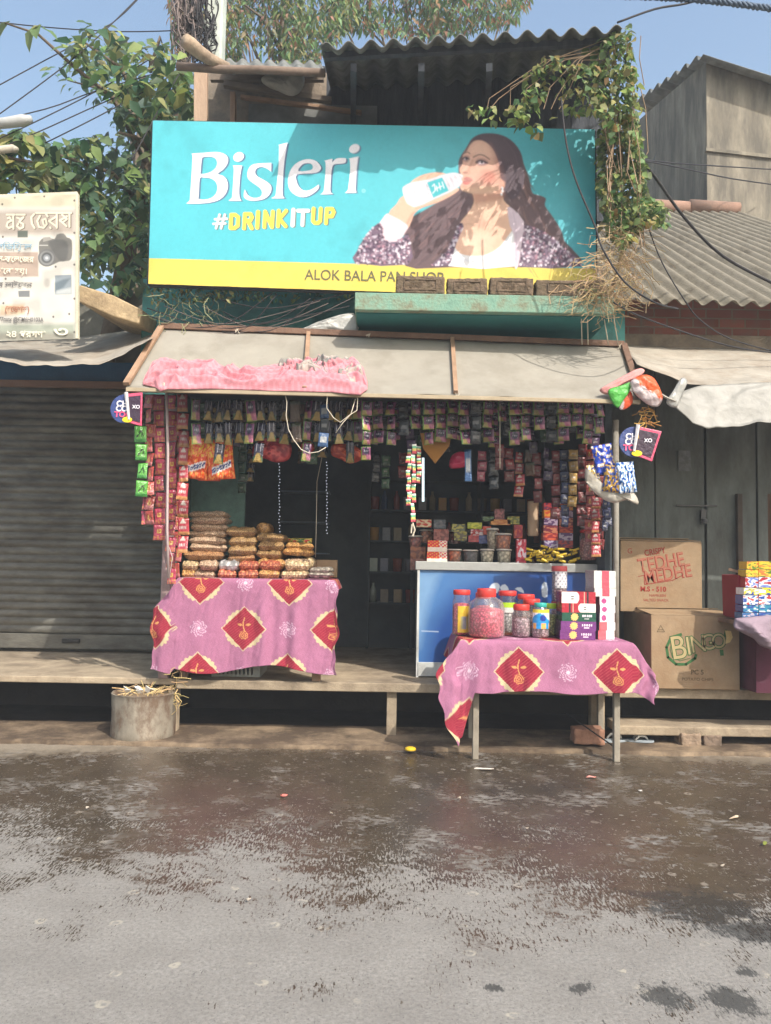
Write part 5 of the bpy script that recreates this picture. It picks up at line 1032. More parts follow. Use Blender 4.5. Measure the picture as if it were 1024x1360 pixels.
def styl(st, rnd_):
    j = lambda c: jit(c, .08, rnd_)
    if st == 'limepink':
        def f(u, v, s):
            if u < -.72 or (abs(v) > .93): return S(128, 190, 58)
            if math.hypot(u*.9-.05, v-.35) < .52: return S(235, 225, 240) if abs(v-.35) < .10 and abs(u-.05) < .38 and int((u+1)*14) % 3 else S(48, 26, 78)
            if v < -.25: return S(236, 120, 160) if u+v*.5 > -.2 else S(236, 205, 90)
            return S(150, 46, 120)
    elif st == 'yellowtri':
        def f(u, v, s):
            if v < -.1 and abs(u) < (.25-v)*.75: return S(222, 180, 60)
            if v > .1 and abs(abs(u)-.4) < .08: return S(210, 205, 215)
            return S(46, 40, 74) if v > -.4 else S(60, 110, 50)
    elif st == 'redpink':
        def f(u, v, s):
            k = math.sin(u*6+v*9)*math.sin(u*3.7-v*7)
            if math.hypot(u, v-.1) < .38: return S(244, 214, 60) if k > -.2 else S(206, 40, 70)
            return S(206, 36, 84) if v > -.4 else (S(240, 150, 60) if k > 0 else S(230, 70, 110))
    elif st == 'redwhite':
        def f(u, v, s):
            if v > .45: return S(224, 210, 196) if abs(u) < .8-v*.7 else S(190, 30, 44)
            if abs(v+.1) < .14 and abs(u) < .6: return S(238, 226, 220) if int((u+1)*12) % 3 else S(196, 30, 50)
            return S(202, 32, 62) if v > -.6 else S(222, 150, 70)
    elif st == 'orange':
        def f(u, v, s):
            k = noise.noise((u*3, v*3, 1))
            if math.hypot(u*1.1, v) < .45: return S(240, 190, 70) if k > -.1 else S(214, 70, 40)
            return S(206, 64, 46) if v > -.5 else S(230, 120, 120)
    elif st == 'green':
        def f(u, v, s):
            q = math.sin(u*5+1)*.35
            if abs(v-q*.8) < .1 and abs(u) < .7 or (abs(u-.3) < .08 and abs(v) < .45): return S(22, 34, 20)
            return S(90, 186, 48) if v > -.55 else S(60, 156, 60)
    elif st == 'brown':
        def f(u, v, s): return S(120, 84, 44) if v < .6 else S(86, 96, 60)
    elif st == 'blue':
        def f(u, v, s): return S(56, 118, 184) if abs(v) > .4 or abs(u) > .6 else S(220, 226, 230)
    elif st == 'dark':
        def f(u, v, s):
            if abs(v) < .25 and abs(u) < .6: return S(150, 150, 150)
            return S(52, 60, 66)
    elif st == 'multi':
        def f(u, v, s): return [S(230, 70, 90), S(240, 210, 80), S(90, 190, 140), S(240, 240, 230)][int((v+1)*1.99) % 4]
    else:
        cs = {'red': (176, 40, 44), 'yellow': (218, 168, 44), 'purple': (92, 54, 110), 'navy': (40, 54, 110), 'pink': (214, 80, 110), 'greenish': (66, 120, 70)}
        c0 = S(*cs[st])
        def f(u, v, s): return S(228, 220, 205) if abs(v-.1) < .16 and abs(u) < .55 and int((u+2)*10) % 3 else (c0 if v > -.5 else tuple(q*.6 for q in c0))
    return f
SACH = {}
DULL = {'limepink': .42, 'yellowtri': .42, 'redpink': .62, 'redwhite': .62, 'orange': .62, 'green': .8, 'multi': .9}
def sachet_mesh(st, w, h):
    k = (st, round(w, 3), round(h, 3), rnd.randrange(3))
    if k not in SACH:
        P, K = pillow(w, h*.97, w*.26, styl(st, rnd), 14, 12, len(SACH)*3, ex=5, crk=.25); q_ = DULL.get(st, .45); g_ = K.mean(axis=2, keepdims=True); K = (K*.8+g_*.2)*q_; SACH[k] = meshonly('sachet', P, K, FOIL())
    return SACH[k]
DESC = {'limepink': 'purple, pink and lime sachets', 'yellowtri': 'dark sachets with yellow triangles', 'redpink': 'pink and yellow sachets', 'redwhite': 'red and white sachets', 'orange': 'orange red sachets', 'green': 'green sachets',
        'brown': 'brown sachets', 'blue': 'blue sachets', 'dark': 'dark grey sachets', 'multi': 'coloured sweets', 'red': 'red sachets', 'yellow': 'yellow sachets', 'purple': 'purple sachets', 'navy': 'navy sachets', 'pink': 'pink sachets', 'greenish': 'green sachets'}
NEARX = []
def strip(px, y0, y1, wpx, st, Y, label, n=None, group='strips of sachets hanging under the awning', shift=0, tilt=0):
    m_ = mpp(Y); w_ = wpx*m_; a = at(px, y0, Y); b = at(px+shift, y1, Y); L = a.z-b.z
    if n is None: n = max(1, int(round(L/(w_*1.25))))
    t = thing('sachet_strip', label, 'sachet strip', (a.x, Y, b.z), rnd.uniform(-.25, .25), group)
    h = L/n
    for k in range(n):
        s_ = st[k % len(st)] if isinstance(st, (list, tuple)) else st
        me = sachet_mesh(s_, round(w_, 2) if w_ > .04 else .04, round(h, 2)); o = bpy.data.objects.new('sachet', me); C.objects.link(o); o.parent = t
        o.location = ((b.x-a.x)*(1-(k+.5)/n)+rnd.uniform(-.007, .007), rnd.uniform(-.02, .02), h*(k+.5)); o.rotation_euler = (rnd.uniform(-.22, .22), rnd.uniform(-.09, .09)+tilt, rnd.uniform(-.55, .55)); q9 = rnd.uniform(.88, 1.08); o.scale = (q9, 1, rnd.uniform(.92, 1.02))
    return t
# left block, beside the post
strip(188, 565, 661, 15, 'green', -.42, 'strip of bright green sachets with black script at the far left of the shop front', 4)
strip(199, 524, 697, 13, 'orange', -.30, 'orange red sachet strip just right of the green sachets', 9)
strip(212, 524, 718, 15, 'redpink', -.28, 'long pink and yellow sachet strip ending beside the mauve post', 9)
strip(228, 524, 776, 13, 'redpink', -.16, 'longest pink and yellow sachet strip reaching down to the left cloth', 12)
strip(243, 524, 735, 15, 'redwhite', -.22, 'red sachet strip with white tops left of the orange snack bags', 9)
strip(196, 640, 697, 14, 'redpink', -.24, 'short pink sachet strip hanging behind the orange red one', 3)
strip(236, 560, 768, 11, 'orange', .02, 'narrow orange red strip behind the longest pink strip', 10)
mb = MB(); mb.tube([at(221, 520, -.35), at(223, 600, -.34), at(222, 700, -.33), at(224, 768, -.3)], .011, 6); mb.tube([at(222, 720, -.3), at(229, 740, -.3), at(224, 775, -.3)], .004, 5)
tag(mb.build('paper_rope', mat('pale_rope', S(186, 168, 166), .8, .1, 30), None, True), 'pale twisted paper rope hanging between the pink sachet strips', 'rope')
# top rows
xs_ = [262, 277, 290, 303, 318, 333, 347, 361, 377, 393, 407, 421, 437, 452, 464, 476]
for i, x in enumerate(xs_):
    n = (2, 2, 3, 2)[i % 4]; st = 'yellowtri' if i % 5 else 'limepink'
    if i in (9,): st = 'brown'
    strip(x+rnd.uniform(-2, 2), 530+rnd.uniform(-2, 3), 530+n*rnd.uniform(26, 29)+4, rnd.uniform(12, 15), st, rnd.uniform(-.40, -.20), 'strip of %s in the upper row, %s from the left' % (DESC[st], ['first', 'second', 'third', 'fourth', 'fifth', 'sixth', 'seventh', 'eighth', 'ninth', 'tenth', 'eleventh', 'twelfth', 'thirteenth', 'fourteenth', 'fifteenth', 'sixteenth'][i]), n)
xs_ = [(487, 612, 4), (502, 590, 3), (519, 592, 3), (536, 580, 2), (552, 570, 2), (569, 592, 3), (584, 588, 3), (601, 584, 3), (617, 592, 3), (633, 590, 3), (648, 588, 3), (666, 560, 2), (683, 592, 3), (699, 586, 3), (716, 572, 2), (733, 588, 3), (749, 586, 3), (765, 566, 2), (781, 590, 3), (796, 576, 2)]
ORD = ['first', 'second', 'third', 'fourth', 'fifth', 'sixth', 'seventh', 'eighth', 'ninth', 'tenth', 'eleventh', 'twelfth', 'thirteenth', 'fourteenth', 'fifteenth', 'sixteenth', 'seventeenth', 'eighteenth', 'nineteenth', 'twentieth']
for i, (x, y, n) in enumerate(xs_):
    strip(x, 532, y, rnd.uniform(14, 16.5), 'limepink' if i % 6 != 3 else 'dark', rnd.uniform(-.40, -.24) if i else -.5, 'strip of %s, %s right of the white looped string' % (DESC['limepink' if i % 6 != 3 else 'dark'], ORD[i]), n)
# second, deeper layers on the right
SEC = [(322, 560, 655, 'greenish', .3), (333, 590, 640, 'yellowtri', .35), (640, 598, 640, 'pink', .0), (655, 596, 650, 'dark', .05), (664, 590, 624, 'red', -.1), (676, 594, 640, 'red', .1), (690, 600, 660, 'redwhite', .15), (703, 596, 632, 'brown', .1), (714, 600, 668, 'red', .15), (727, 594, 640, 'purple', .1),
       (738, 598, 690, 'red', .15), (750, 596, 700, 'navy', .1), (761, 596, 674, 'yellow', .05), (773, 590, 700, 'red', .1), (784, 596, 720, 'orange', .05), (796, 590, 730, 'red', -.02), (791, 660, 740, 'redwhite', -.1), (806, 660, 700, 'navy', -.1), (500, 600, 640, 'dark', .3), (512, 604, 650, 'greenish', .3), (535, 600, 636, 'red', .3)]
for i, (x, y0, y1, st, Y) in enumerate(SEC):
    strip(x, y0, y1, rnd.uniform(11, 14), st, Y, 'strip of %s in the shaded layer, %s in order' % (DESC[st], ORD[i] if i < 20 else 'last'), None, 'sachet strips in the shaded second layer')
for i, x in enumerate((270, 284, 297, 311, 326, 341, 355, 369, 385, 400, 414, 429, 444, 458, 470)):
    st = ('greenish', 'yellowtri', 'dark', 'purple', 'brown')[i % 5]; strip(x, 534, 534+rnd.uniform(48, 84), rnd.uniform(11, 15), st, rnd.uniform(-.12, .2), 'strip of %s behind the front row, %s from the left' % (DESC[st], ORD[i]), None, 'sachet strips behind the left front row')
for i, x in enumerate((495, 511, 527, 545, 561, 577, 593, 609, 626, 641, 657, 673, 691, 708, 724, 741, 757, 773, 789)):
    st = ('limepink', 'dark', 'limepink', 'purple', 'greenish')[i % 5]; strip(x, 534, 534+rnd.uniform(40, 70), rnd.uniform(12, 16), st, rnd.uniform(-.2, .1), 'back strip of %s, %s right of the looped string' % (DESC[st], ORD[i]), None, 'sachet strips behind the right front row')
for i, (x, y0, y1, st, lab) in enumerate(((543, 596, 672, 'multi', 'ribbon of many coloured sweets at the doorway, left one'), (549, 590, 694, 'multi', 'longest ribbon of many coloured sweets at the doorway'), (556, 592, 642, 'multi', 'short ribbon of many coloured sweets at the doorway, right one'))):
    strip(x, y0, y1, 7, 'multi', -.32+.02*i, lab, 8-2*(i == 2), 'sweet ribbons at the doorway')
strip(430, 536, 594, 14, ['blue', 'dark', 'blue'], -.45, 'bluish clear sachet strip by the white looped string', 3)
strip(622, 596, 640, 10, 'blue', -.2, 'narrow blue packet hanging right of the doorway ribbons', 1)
mb = MB()
for a_, b_ in (((548, 694), (551, 704)), ((551, 704), (548, 712)), ((547, 696), (546, 708))): mb.tube([at(*a_, -.3), at(*b_, -.3)], .006, 4)
tag(mb.build('ribbon_tail', mat('white_string')), 'white crumpled tail of the sweet ribbon', 'ribbon')
# brown pennant like packet
mb = MB(); mb.prism([at(558, 575, -.2), at(600, 575, -.2), at(597, 592, -.2), at(578, 616, -.2), at(562, 596, -.2)], (0, .012, 0), S(150, 104, 46)); tag(mb.build('paper_pennant', VC(), bevel=.004), 'brown pointed paper packet hanging in the upper row', 'packet')

# ---- snack bags and bunches
def bag(name, px, py, wpx, hpx, Y, colf, label, cat='snack bag', rot=0, tk=.32, group=None, seed=0, yaw=0):
    m_ = mpp(Y); P, K = pillow(wpx*m_, hpx*m_, wpx*m_*tk, colf, 34, 34, seed, crk=.3, ex=5); c, s = math.cos(rot), math.sin(rot); ctr = at(px, py, Y)
    Q = P.copy(); Q[..., 0] = P[..., 0]*c-P[..., 2]*s; Q[..., 2] = P[..., 0]*s+P[..., 2]*c
    x2 = Q[..., 0]*math.cos(yaw)-Q[..., 1]*math.sin(yaw); Q[..., 1] = Q[..., 0]*math.sin(yaw)+Q[..., 1]*math.cos(yaw); Q[..., 0] = x2; Q += np.array(ctr)
    return tag(gridmesh(name, Q, K, PK(), None, True), label, cat, group)
def c_orange(u, v, s):
    k = noise.noise((u*5, v*5, 3)); w_ = noise.noise((u*11, v*11, 7))
    if abs(v+.42-u*.25) < .17 and abs(u) < .75: return S(28, 60, 130) if abs(v+.42-u*.25) < .10 and w_ < .18 else S(240, 236, 236)
    if v > .1 and k > .15: return S(234, 190, 60)
    if k < -.25: return S(246, 170, 90)
    return S(222, 84, 40) if w_ < .25 else S(244, 140, 80)
og = 'orange snack bags hung behind the strips'
bag('snack_bag', 263, 609, 34, 56, -.14, c_orange, 'orange snack bag with a small blue mark, left one of the hanging pair', rot=-.12, group=og, seed=1, tk=.5)
bag('snack_bag', 293, 610, 36, 54, -.16, c_orange, 'orange snack bag with a blue and white band, right one of the hanging pair', rot=.1, group=og, seed=2, tk=.5, yaw=.3)
bag('snack_bag', 278, 632, 30, 14, -.1, lambda u, v, s: S(196, 80, 50), 'small red orange packet under the hanging orange bags', seed=3)
def c_mix(cols, fr=4, sd=0):
    cols = [S(*c) for c in cols]
    def f(u, v, s):
        k = noise.noise((u*fr+sd, v*fr, sd*1.3))*.5+.5+noise.noise((u*fr*3, v*fr*3, sd))*.15; return cols[int(max(0, min(.999, k*1.6-.3))*len(cols))]
    return f
crump_blob('packet_bunch', [(338, 590), (352, 582), (376, 583), (387, 592), (384, 610), (366, 614), (348, 608), (336, 606)], -.05, PK(), 'bunch of dark red packets hanging left of the looped string', 'packet bunch', 2, .07, col=lambda x, y, s: [S(178, 44, 62), S(150, 30, 48), S(210, 90, 90), S(120, 30, 40)][int((noise.noise((x*.16, y*.16, 2))*.5+.5)*3.99)])
crump_blob('packet_bunch', [(442, 590), (462, 590), (478, 596), (484, 608), (466, 616), (452, 610), (440, 604)], -.1, PK(), 'bunch of rust orange packets hanging right of the looped string', 'packet bunch', 4, .06, col=lambda x, y, s: [S(190, 84, 50), S(150, 50, 36), S(214, 110, 80)][int((noise.noise((x*.16, y*.16, 6))*.5+.5)*2.99)])
crump_blob('packet_bunch', [(400, 590), (412, 586), (418, 596), (410, 602), (400, 600)], .0, PK(), 'small red packet below the upper row beside the looped string', 'packet bunch', 6, .04, col=S(176, 70, 60))
crump_blob('packet_bunch', [(600, 605), (616, 600), (622, 618), (598, 622)], .0, PK(), 'magenta packet hanging in the shade right of the doorway', 'packet bunch', 8, .04, col=S(190, 46, 84))
# blue and yellow bunch at the right corner
BG_ = 'blue and yellow bags at the right corner'
def c_blue(u, v, s):
    k = noise.noise((u*4, v*4, 2)); return S(28, 66, 176) if k < .12 else (S(206, 170, 96) if k < .3 else S(236, 236, 240))
def c_by(u, v, s):
    k = noise.noise((u*4.5, v*4.5, 5)); return S(178, 140, 60) if k < -.05 else (S(110, 84, 40) if k < .08 else S(30, 60, 130))
def c_bw(u, v, s):
    k = noise.noise((u*5, v*5, 9)); return S(226, 234, 240) if k > .0 else (S(40, 130, 200) if k > -.2 else S(24, 70, 150))
bag('snack_bag', 802, 610, 28, 40, -.5, c_blue, 'royal blue snack bag, topmost of the bunch at the right corner', rot=.2, group=BG_, seed=5, tk=.4)
bag('snack_bag', 789, 634, 17, 34, -.48, c_mix(((30, 60, 140), (220, 190, 90), (230, 230, 236)), 5, 3), 'narrow blue and yellow snack bag at the left of the corner bunch', rot=.15, group=BG_, seed=6, tk=.5)
bag('snack_bag', 814, 636, 26, 36, -.54, c_by, 'golden snack bag in the middle of the corner bunch', rot=-.1, group=BG_, seed=7, tk=.5)
bag('snack_bag', 832, 634, 24, 42, -.56, c_bw, 'white and sky blue snack bag at the right of the corner bunch', rot=.12, group=BG_, seed=8, tk=.5)
crump_blob('plastic_bag', [(778, 622), (786, 636), (800, 652), (820, 662), (842, 655), (848, 670), (834, 664), (815, 668), (796, 660), (778, 640)], -.5, CLR, 'clear crumpled bag below the blue and yellow bunch', 'plastic bag', 5, .03, col=S(206, 200, 186))
strip(805, 662, 706, 9, 'navy', -.3, 'navy blue packet strip hanging below the corner bunch', 3)
def badge(pc, ps, Y, lab, flip=False, s=1):
    t = thing('choco_badge', lab, 'packet', at(pc[0], pc[1]+20*s, Y)); m_ = mpp(Y); c = at(*pc, Y)
    n = 28; mb = MB(); r = 21*s*m_; mb.prism([c+Vector((r*math.cos(a), 0, r*math.sin(a))) for a in np.linspace(0, 2*math.pi, n+1)[:-1]], (0, .012, 0), S(58, 74, 128)); mb.build('round_packet', PK(), t, bevel=.004)
    q = [at(x, y, Y-.012) for x, y in ps]; mb = MB(); mb.prism(q, (0, .01, 0), S(214, 84, 116)); mb.build('pink_border', PK(), t, bevel=.003)
    cc = sum(q, Vector())/4; q2 = [cc+(p-cc)*.8+Vector((0, -.004, 0)) for p in q]; mb = MB(); mb.prism(q2, (0, .006, 0), S(60, 42, 60)); mb.build('dark_panel', PK(), t)
    W_ = mat('badge_white', S(236, 232, 240), .5, 0, bump=0); P_ = mat('badge_pink', S(230, 90, 130), .5, 0, bump=0)
    for k, (dx, dy, tx, mt_) in enumerate(((-12, -4, 'CHO', W_), (-13, 3, 'CO', W_), (-15, 11, 'TOCO', P_))): text('lettering', tx, at(pc[0]+dx*s, pc[1]+dy*s, Y-.006-(.02 if False else 0)), 11*s*m_, mt_, t, bold=.002)
    mb = MB(); yc = at(pc[0]+3*s, pc[1]+15*s, Y-.02); mb.prism([yc+Vector((7*s*m_*math.cos(a), 0, 4*s*m_*math.sin(a))) for a in np.linspace(0, 2*math.pi, 15)[:-1]], (0, .008, 0), S(240, 214, 40)); mb.build('yellow_flash', PK(), t)
    text('lettering', 'XO', lerp(q[0], q[2], .42)+Vector((-.0, -.012, -.01)), 7*s*m_, W_, t, bold=.001)
    a, b = (q[0]+q[3])/2, None; mb = MB(); mb.tube([q[0]+Vector((0, -.008, .01)), q[3]+Vector((.01, -.008, .02))], [.016*s, .01*s], 6, S(214, 210, 210)); mb.build('clear_fold', PK(), t)
badge((166, 543), ((168, 523), (189, 521), (188, 566), (170, 561)), -.62, 'round blue packet with a pink edged square hanging at the left end of the awning', s=.95)
badge((843, 587), ((847, 566), (879, 573), (866, 613), (840, 603)), -.6, 'round blue packet with a pink edged square hanging at the right end of the awning')
# bright plastic rags at the right corner of the awning
crump_blob('plastic_scrap', [(808, 518), (825, 512), (838, 508), (836, 520), (828, 532), (820, 542), (812, 532)], -.66, PLA, 'bright green polythene scrap tied at the right awning corner', 'plastic scrap', 1, .015, col=S(96, 190, 84), fr=10)
crump_blob('plastic_scrap', [(838, 506), (852, 498), (866, 500), (876, 514), (880, 530), (874, 540), (862, 538), (848, 528), (838, 516)], -.68, PLA, 'crumpled orange and white polythene at the right awning corner', 'plastic scrap', 2, .03, col=lambda x, y, s: S(226, 214, 214) if (x-838)*.75+(506-y) < 4+6*noise.noise((x*.2, y*.2, 0)) else S(226, 104, 54), fr=10)
crump_blob('plastic_scrap', [(826, 522), (838, 520), (840, 535), (830, 544), (822, 542)], -.64, PLA, 'small orange and white polythene strip beside the green scrap', 'plastic scrap', 3, .015, col=lambda x, y, s: S(222, 90, 50) if x > 828 else S(226, 210, 210))
crump_blob('pink_rag', [(796, 518), (812, 508), (846, 490), (856, 492), (850, 500), (826, 512), (808, 524)], -.63, mat('cotton'), 'end of a pink checked rag tied to the right awning corner', 'rag', 6, .02, col=S(214, 150, 146))
twigs('dry_fibre', [[(852, 538), (866, 538), (862, 562), (850, 566)]], 26, -.62, -.58, 7, 'tuft of golden fibre hanging above the right blue packet', (8, 24), S(196, 150, 84), 'fibre')
twigs('dry_fibre', [[(222, 880), (238, 880), (238, 930), (222, 935)]], 26, -.14, -.02, 17, 'dry straw tied round the end of the shop floor slab', (8, 26), S(196, 172, 120), 'straw')
# strings
STR = mat('white_string')
def string(pts, Y, lab, r=.0032, mt=STR): 
    mb = MB(); mb.tube([at(x, y, Y+rnd.uniform(-.01, .01)) for x, y in pts], r, 5); return tag(mb.build('string', mt, None, True), lab, 'string')
string([(378, 518), (381, 535), (380, 552), (383, 570), (390, 584), (400, 597), (411, 602), (423, 600), (433, 594)], -.6, 'long white string looping down from the awning edge')
string([(436, 515), (434, 535), (434, 542), (443, 555), (452, 561), (462, 553), (474, 545), (475, 530), (472, 518)], -.62, 'knotted white string hanging below the grey rag')
string([(472, 530), (466, 550), (455, 562), (446, 575)], -.61, 'straight cut white string crossing the knotted one')
string([(664, 530), (664, 580), (664, 622)], -.3, 'thin pale string hanging straight in the right half of the shop')
string([(437, 560), (421, 640), (420, 700), (419, 740)], .6, 'thin pale cord hanging in the dim doorway')
for x, y0, y1, lab in ((371, 612, 708, 'row of tiny white lamps hanging in the dark shop, left one'), (434, 614, 712, 'row of tiny white lamps hanging in the dark shop, right one')):
    mb = MB(); y = y0
    while y < y1:
        c = at(x+rnd.uniform(-.8, .8), y, .9); mb.lathe(c, [(0, -.006), (.0065, 0), (0, .006)], 6); y += 4.1
    t_ = tag(mb.build('bead_string', mat('lamp_beads', S(220, 226, 245), .4, 0, bump=0, emit=.5)), lab, 'string light')
# thin upright tube that glows faintly
mb = MB(); mb.tube([at(562, 608, 1.0), at(562, 666, 1.0)], .012, 8); tag(mb.build('glow_tube', mat('glow_tube', S(225, 245, 250), .4, 0, bump=0, emit=.9), None, True), 'slim upright glowing tube inside the shop', 'lamp')
# ================================================================ LEFT TABLE: bags of puffed snacks in stacks
def snackmat(name, c1, c2, c3, scale=110, coat=.35):
    M = bpy.data.materials.new(name); M.use_nodes = True; n = M.node_tree.nodes; L = M.node_tree.links; b = n['Principled BSDF']
    tc = n.new('ShaderNodeTexCoord'); v = n.new('ShaderNodeTexVoronoi'); v.inputs['Scale'].default_value = scale; L.new(tc.outputs['Object'], v.inputs['Vector'])
    cr = n.new('ShaderNodeValToRGB'); L.new(v.outputs['Color'], cr.inputs[0]); e = cr.color_ramp.elements; e[0].color = (*c1, 1); e[1].color = (*c3, 1); m_ = e.new(.5); m_.color = (*c2, 1)
    mx = n.new('ShaderNodeMix'); mx.data_type = 'RGBA'; mr = n.new('ShaderNodeMapRange'); mr.inputs['From Min'].default_value = .3; mr.inputs['From Max'].default_value = .62; mr.inputs['To Min'].default_value = 0; mr.inputs['To Max'].default_value = .75
    L.new(v.outputs['Distance'], mr.inputs['Value']); L.new(mr.outputs[0], mx.inputs['Factor']); L.new(cr.outputs[0], mx.inputs[6]); mx.inputs[7].default_value = tuple(q*.25 for q in c1)+(1,)
    L.new(mx.outputs[2], b.inputs['Base Color']); b.inputs['Roughness'].default_value = .5; b.inputs['Coat Weight'].default_value = coat; b.inputs['Coat Roughness'].default_value = .12
    bp = n.new('ShaderNodeBump'); bp.inputs['Strength'].default_value = .5; bp.inputs['Distance'].default_value = .008; t = n.new('ShaderNodeTexNoise'); t.inputs['Scale'].default_value = 28; L.new(tc.outputs['Object'], t.inputs['Vector']); L.new(t.outputs['Fac'], bp.inputs['Height']); L.new(bp.outputs[0], b.inputs['Coat Normal']); L.new(bp.outputs[0], b.inputs['Normal'])
    return M
SM = {'tan': snackmat('puffed_snack', S(198, 166, 136), S(222, 194, 164), S(170, 132, 104), 95), 'brown': snackmat('fried_snack', S(172, 118, 76), S(204, 158, 108), S(132, 86, 56), 120), 'dark': snackmat('chanachur', S(156, 112, 74), S(200, 166, 110), S(108, 72, 50), 130),
      'cream': snackmat('cream_snack', S(214, 186, 140), S(230, 206, 164), S(184, 150, 104), 60), 'gold': snackmat('golden_snack', S(206, 146, 76), S(222, 176, 110), S(160, 100, 56), 80), 'silver': snackmat('silver_pack', S(190, 188, 188), S(214, 212, 210), S(150, 150, 154), 30, .8),
      'red': snackmat('red_pack', S(196, 60, 56), S(214, 150, 104), S(150, 40, 44), 60), 'grey': snackmat('grey_pack', S(170, 160, 146), S(196, 186, 170), S(130, 120, 110), 40, .6)}
def snack(x0, x1, yc, hpx, Y, kind, label, dep=.24, group='snack bags stacked on the left table', seed=0):
    m_ = mpp(Y); a = at(x0, yc, Y); b = at(x1, yc, Y); w_ = b.x-a.x; h = hpx*m_
    P, K = pillow(w_, dep, h*1.42, lambda u, v, s: (1, 1, 1), 22, 12, seed, crk=.22, ex=9)
    Q = np.stack([P[..., 0], P[..., 2], P[..., 1]], -1)+np.array(((a.x+b.x)/2, Y+dep/2, a.z)); yw = rnd.uniform(-.14, .14); cx_ = (a.x+b.x)/2+rnd.uniform(-.008, .008); dq = Q[..., 0]-(a.x+b.x)/2; dr_ = Q[..., 1]-Y-dep/2; Q[..., 0] = cx_+dq*math.cos(yw)-dr_*math.sin(yw); Q[..., 1] = Y+dep/2+rnd.uniform(-.02, .02)+dq*math.sin(yw)+dr_*math.cos(yw); Q[..., 2] += dq*rnd.uniform(-.035, .035)
    return tag(gridmesh('snack_bag', Q, (1, 1, 1), SM[kind], None, True), label, 'snack bag', group)
zt1 = z1
STK = [('the tallest left stack', 250, 300, [683, 691, 700, 709, 718, 727], 'tan', 8.6), ('the tallest left stack', 240, 296, [737], 'brown', 11), 
       ('the second stack from the left', 300, 339, [706, 719, 731, 741], 'dark', 11.5), ('the third stack from the left', 340, 377, [714, 725, 736], 'dark', 10.5), ('the fourth stack', 378, 414, [725, 733], 'gold', 8.5)]
sd = 0
TOPN = ['topmost', 'second from top', 'third from top', 'fourth from top', 'fifth from top', 'sixth from top']
for nm, xa, xb, ys, kd, hp in STK:
    for i, y in enumerate(ys):
        sd += 1; kd2 = kd if i < 3 or kd != 'dark' else 'brown'
        lab = 'clear bag of %s snacks, %s in %s' % ({'tan': 'tan puffed', 'brown': 'brown fried', 'dark': 'dark mixed', 'gold': 'golden'}[kd2], TOPN[i] if len(ys) > 1 else 'lowest', nm)
        snack(xa+rnd.uniform(-2, 2), xb+rnd.uniform(-2, 2), y, hp, .2 if y < 745 else .22, kd2, lab, .26, seed=sd)
ROWS = [(748, [(340, 378, 'gold', 'flat golden bag under the third stack'), (376, 412, 'tan', 'flat tan bag under the fourth stack')]),
        (751, [(240, 262, 'cream', 'cream bag at the left end of the upper front row'), (263, 288, 'tan', 'tan bag second in the upper front row'), (290, 316, 'silver', 'silver bag in the upper front row'), (316, 344, 'red', 'red and tan bag in the upper front row'), (345, 374, 'red', 'shiny reddish bag in the middle of the upper front row'), (375, 409, 'cream', 'long cream bag in the upper front row')]),
        (763, [(239, 257, 'gold', 'golden bag at the left end of the bottom row'), (258, 286, 'tan', 'tan bag second in the bottom row'), (288, 313, 'red', 'red bag third in the bottom row'), (314, 342, 'red', 'red bag fourth in the bottom row'), (343, 371, 'gold', 'golden bag fifth in the bottom row'), (372, 409, 'cream', 'long cream bag sixth in the bottom row'), (410, 441, 'grey', 'grey bag at the right end of the bottom row')]),
        (757, [(411, 440, 'grey', 'grey bag on top at the right end of the table')])]
for yc, items in ROWS:
    for xa, xb, kd, lab in items:
        sd += 1; snack(xa, xb, yc+rnd.uniform(-.6, .6), 11.5 if kd != 'grey' else 7, (.15 if yc > 750 else .2), kd, lab, .2, seed=sd)
for (px, py, r_, lab, Y) in ((347, 702, 8.5, 'round golden roll lying on top of the third stack', .42), (406, 748, 8, 'round cream roll near the right end of the left table', .28)):
    c = at(px, py, Y); m_ = mpp(Y); mb = MB(); mb.tube([c, c+Vector((.01, .03, 0)), c+Vector((.03, .2, 0))], [r_*m_*.9, r_*m_, r_*m_], 16); tag(mb.build('snack_roll', SM['gold'] if py < 720 else SM['cream'], None, True), lab, 'snack roll')
bag('snack_bag', 398, 722, 34, 15, .5, c_mix(((190, 50, 40), (206, 180, 90), (90, 120, 60)), 3, 2), 'red and yellow bag lying on top of the fourth stack', seed=12, tk=.5)
a = at(413, 745, .6); mb = MB(); mb.box((a.x+.12, .66, z1+.09), (.24, .1, .16)); tag(mb.build('carton', mat('cardboard', S(156, 134, 106), .85, .12, 8, .2, 60, dirt=S(140, 112, 84), ds=3), bevel=.004), 'small brown carton behind the right end of the left table', 'carton')

# ================================================================ FREEZER
FZ = thing('chest_freezer', 'blue fronted chest freezer with a grey metal rim serving as the counter', 'freezer', at(670, 897, .5))
YF = .36; a = at(555, 880, YF); b = at(780, 757, YF); xr_ = b.x+.1; zt_ = at(660, 747, YF).z; zr = at(660, 758.5, YF).z; zb_ = at(660, 881, YF).z
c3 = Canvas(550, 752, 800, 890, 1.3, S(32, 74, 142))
c3.poly([(540, 745), (700, 745), (640, 775), (600, 790), (575, 830), (562, 900), (540, 900)], S(84, 136, 188), 26, .6); c3.poly([(545, 760), (585, 760), (570, 800), (556, 860), (545, 860)], S(140, 176, 206), 14, .55)  # sunlit upper left and its pale streak painted into the front print
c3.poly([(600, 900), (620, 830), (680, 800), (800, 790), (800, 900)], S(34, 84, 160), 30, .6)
for pts in ([(649, 783), (653, 776), (660, 774), (664, 779), (660, 788), (655, 783)], [(664, 780), (671, 776), (676, 784), (670, 790)], [(720, 776), (726, 774), (727, 792), (720, 792)], [(684, 782), (692, 780), (696, 788)]): c3.poly(pts, S(214, 224, 234), 1, .9, 2)
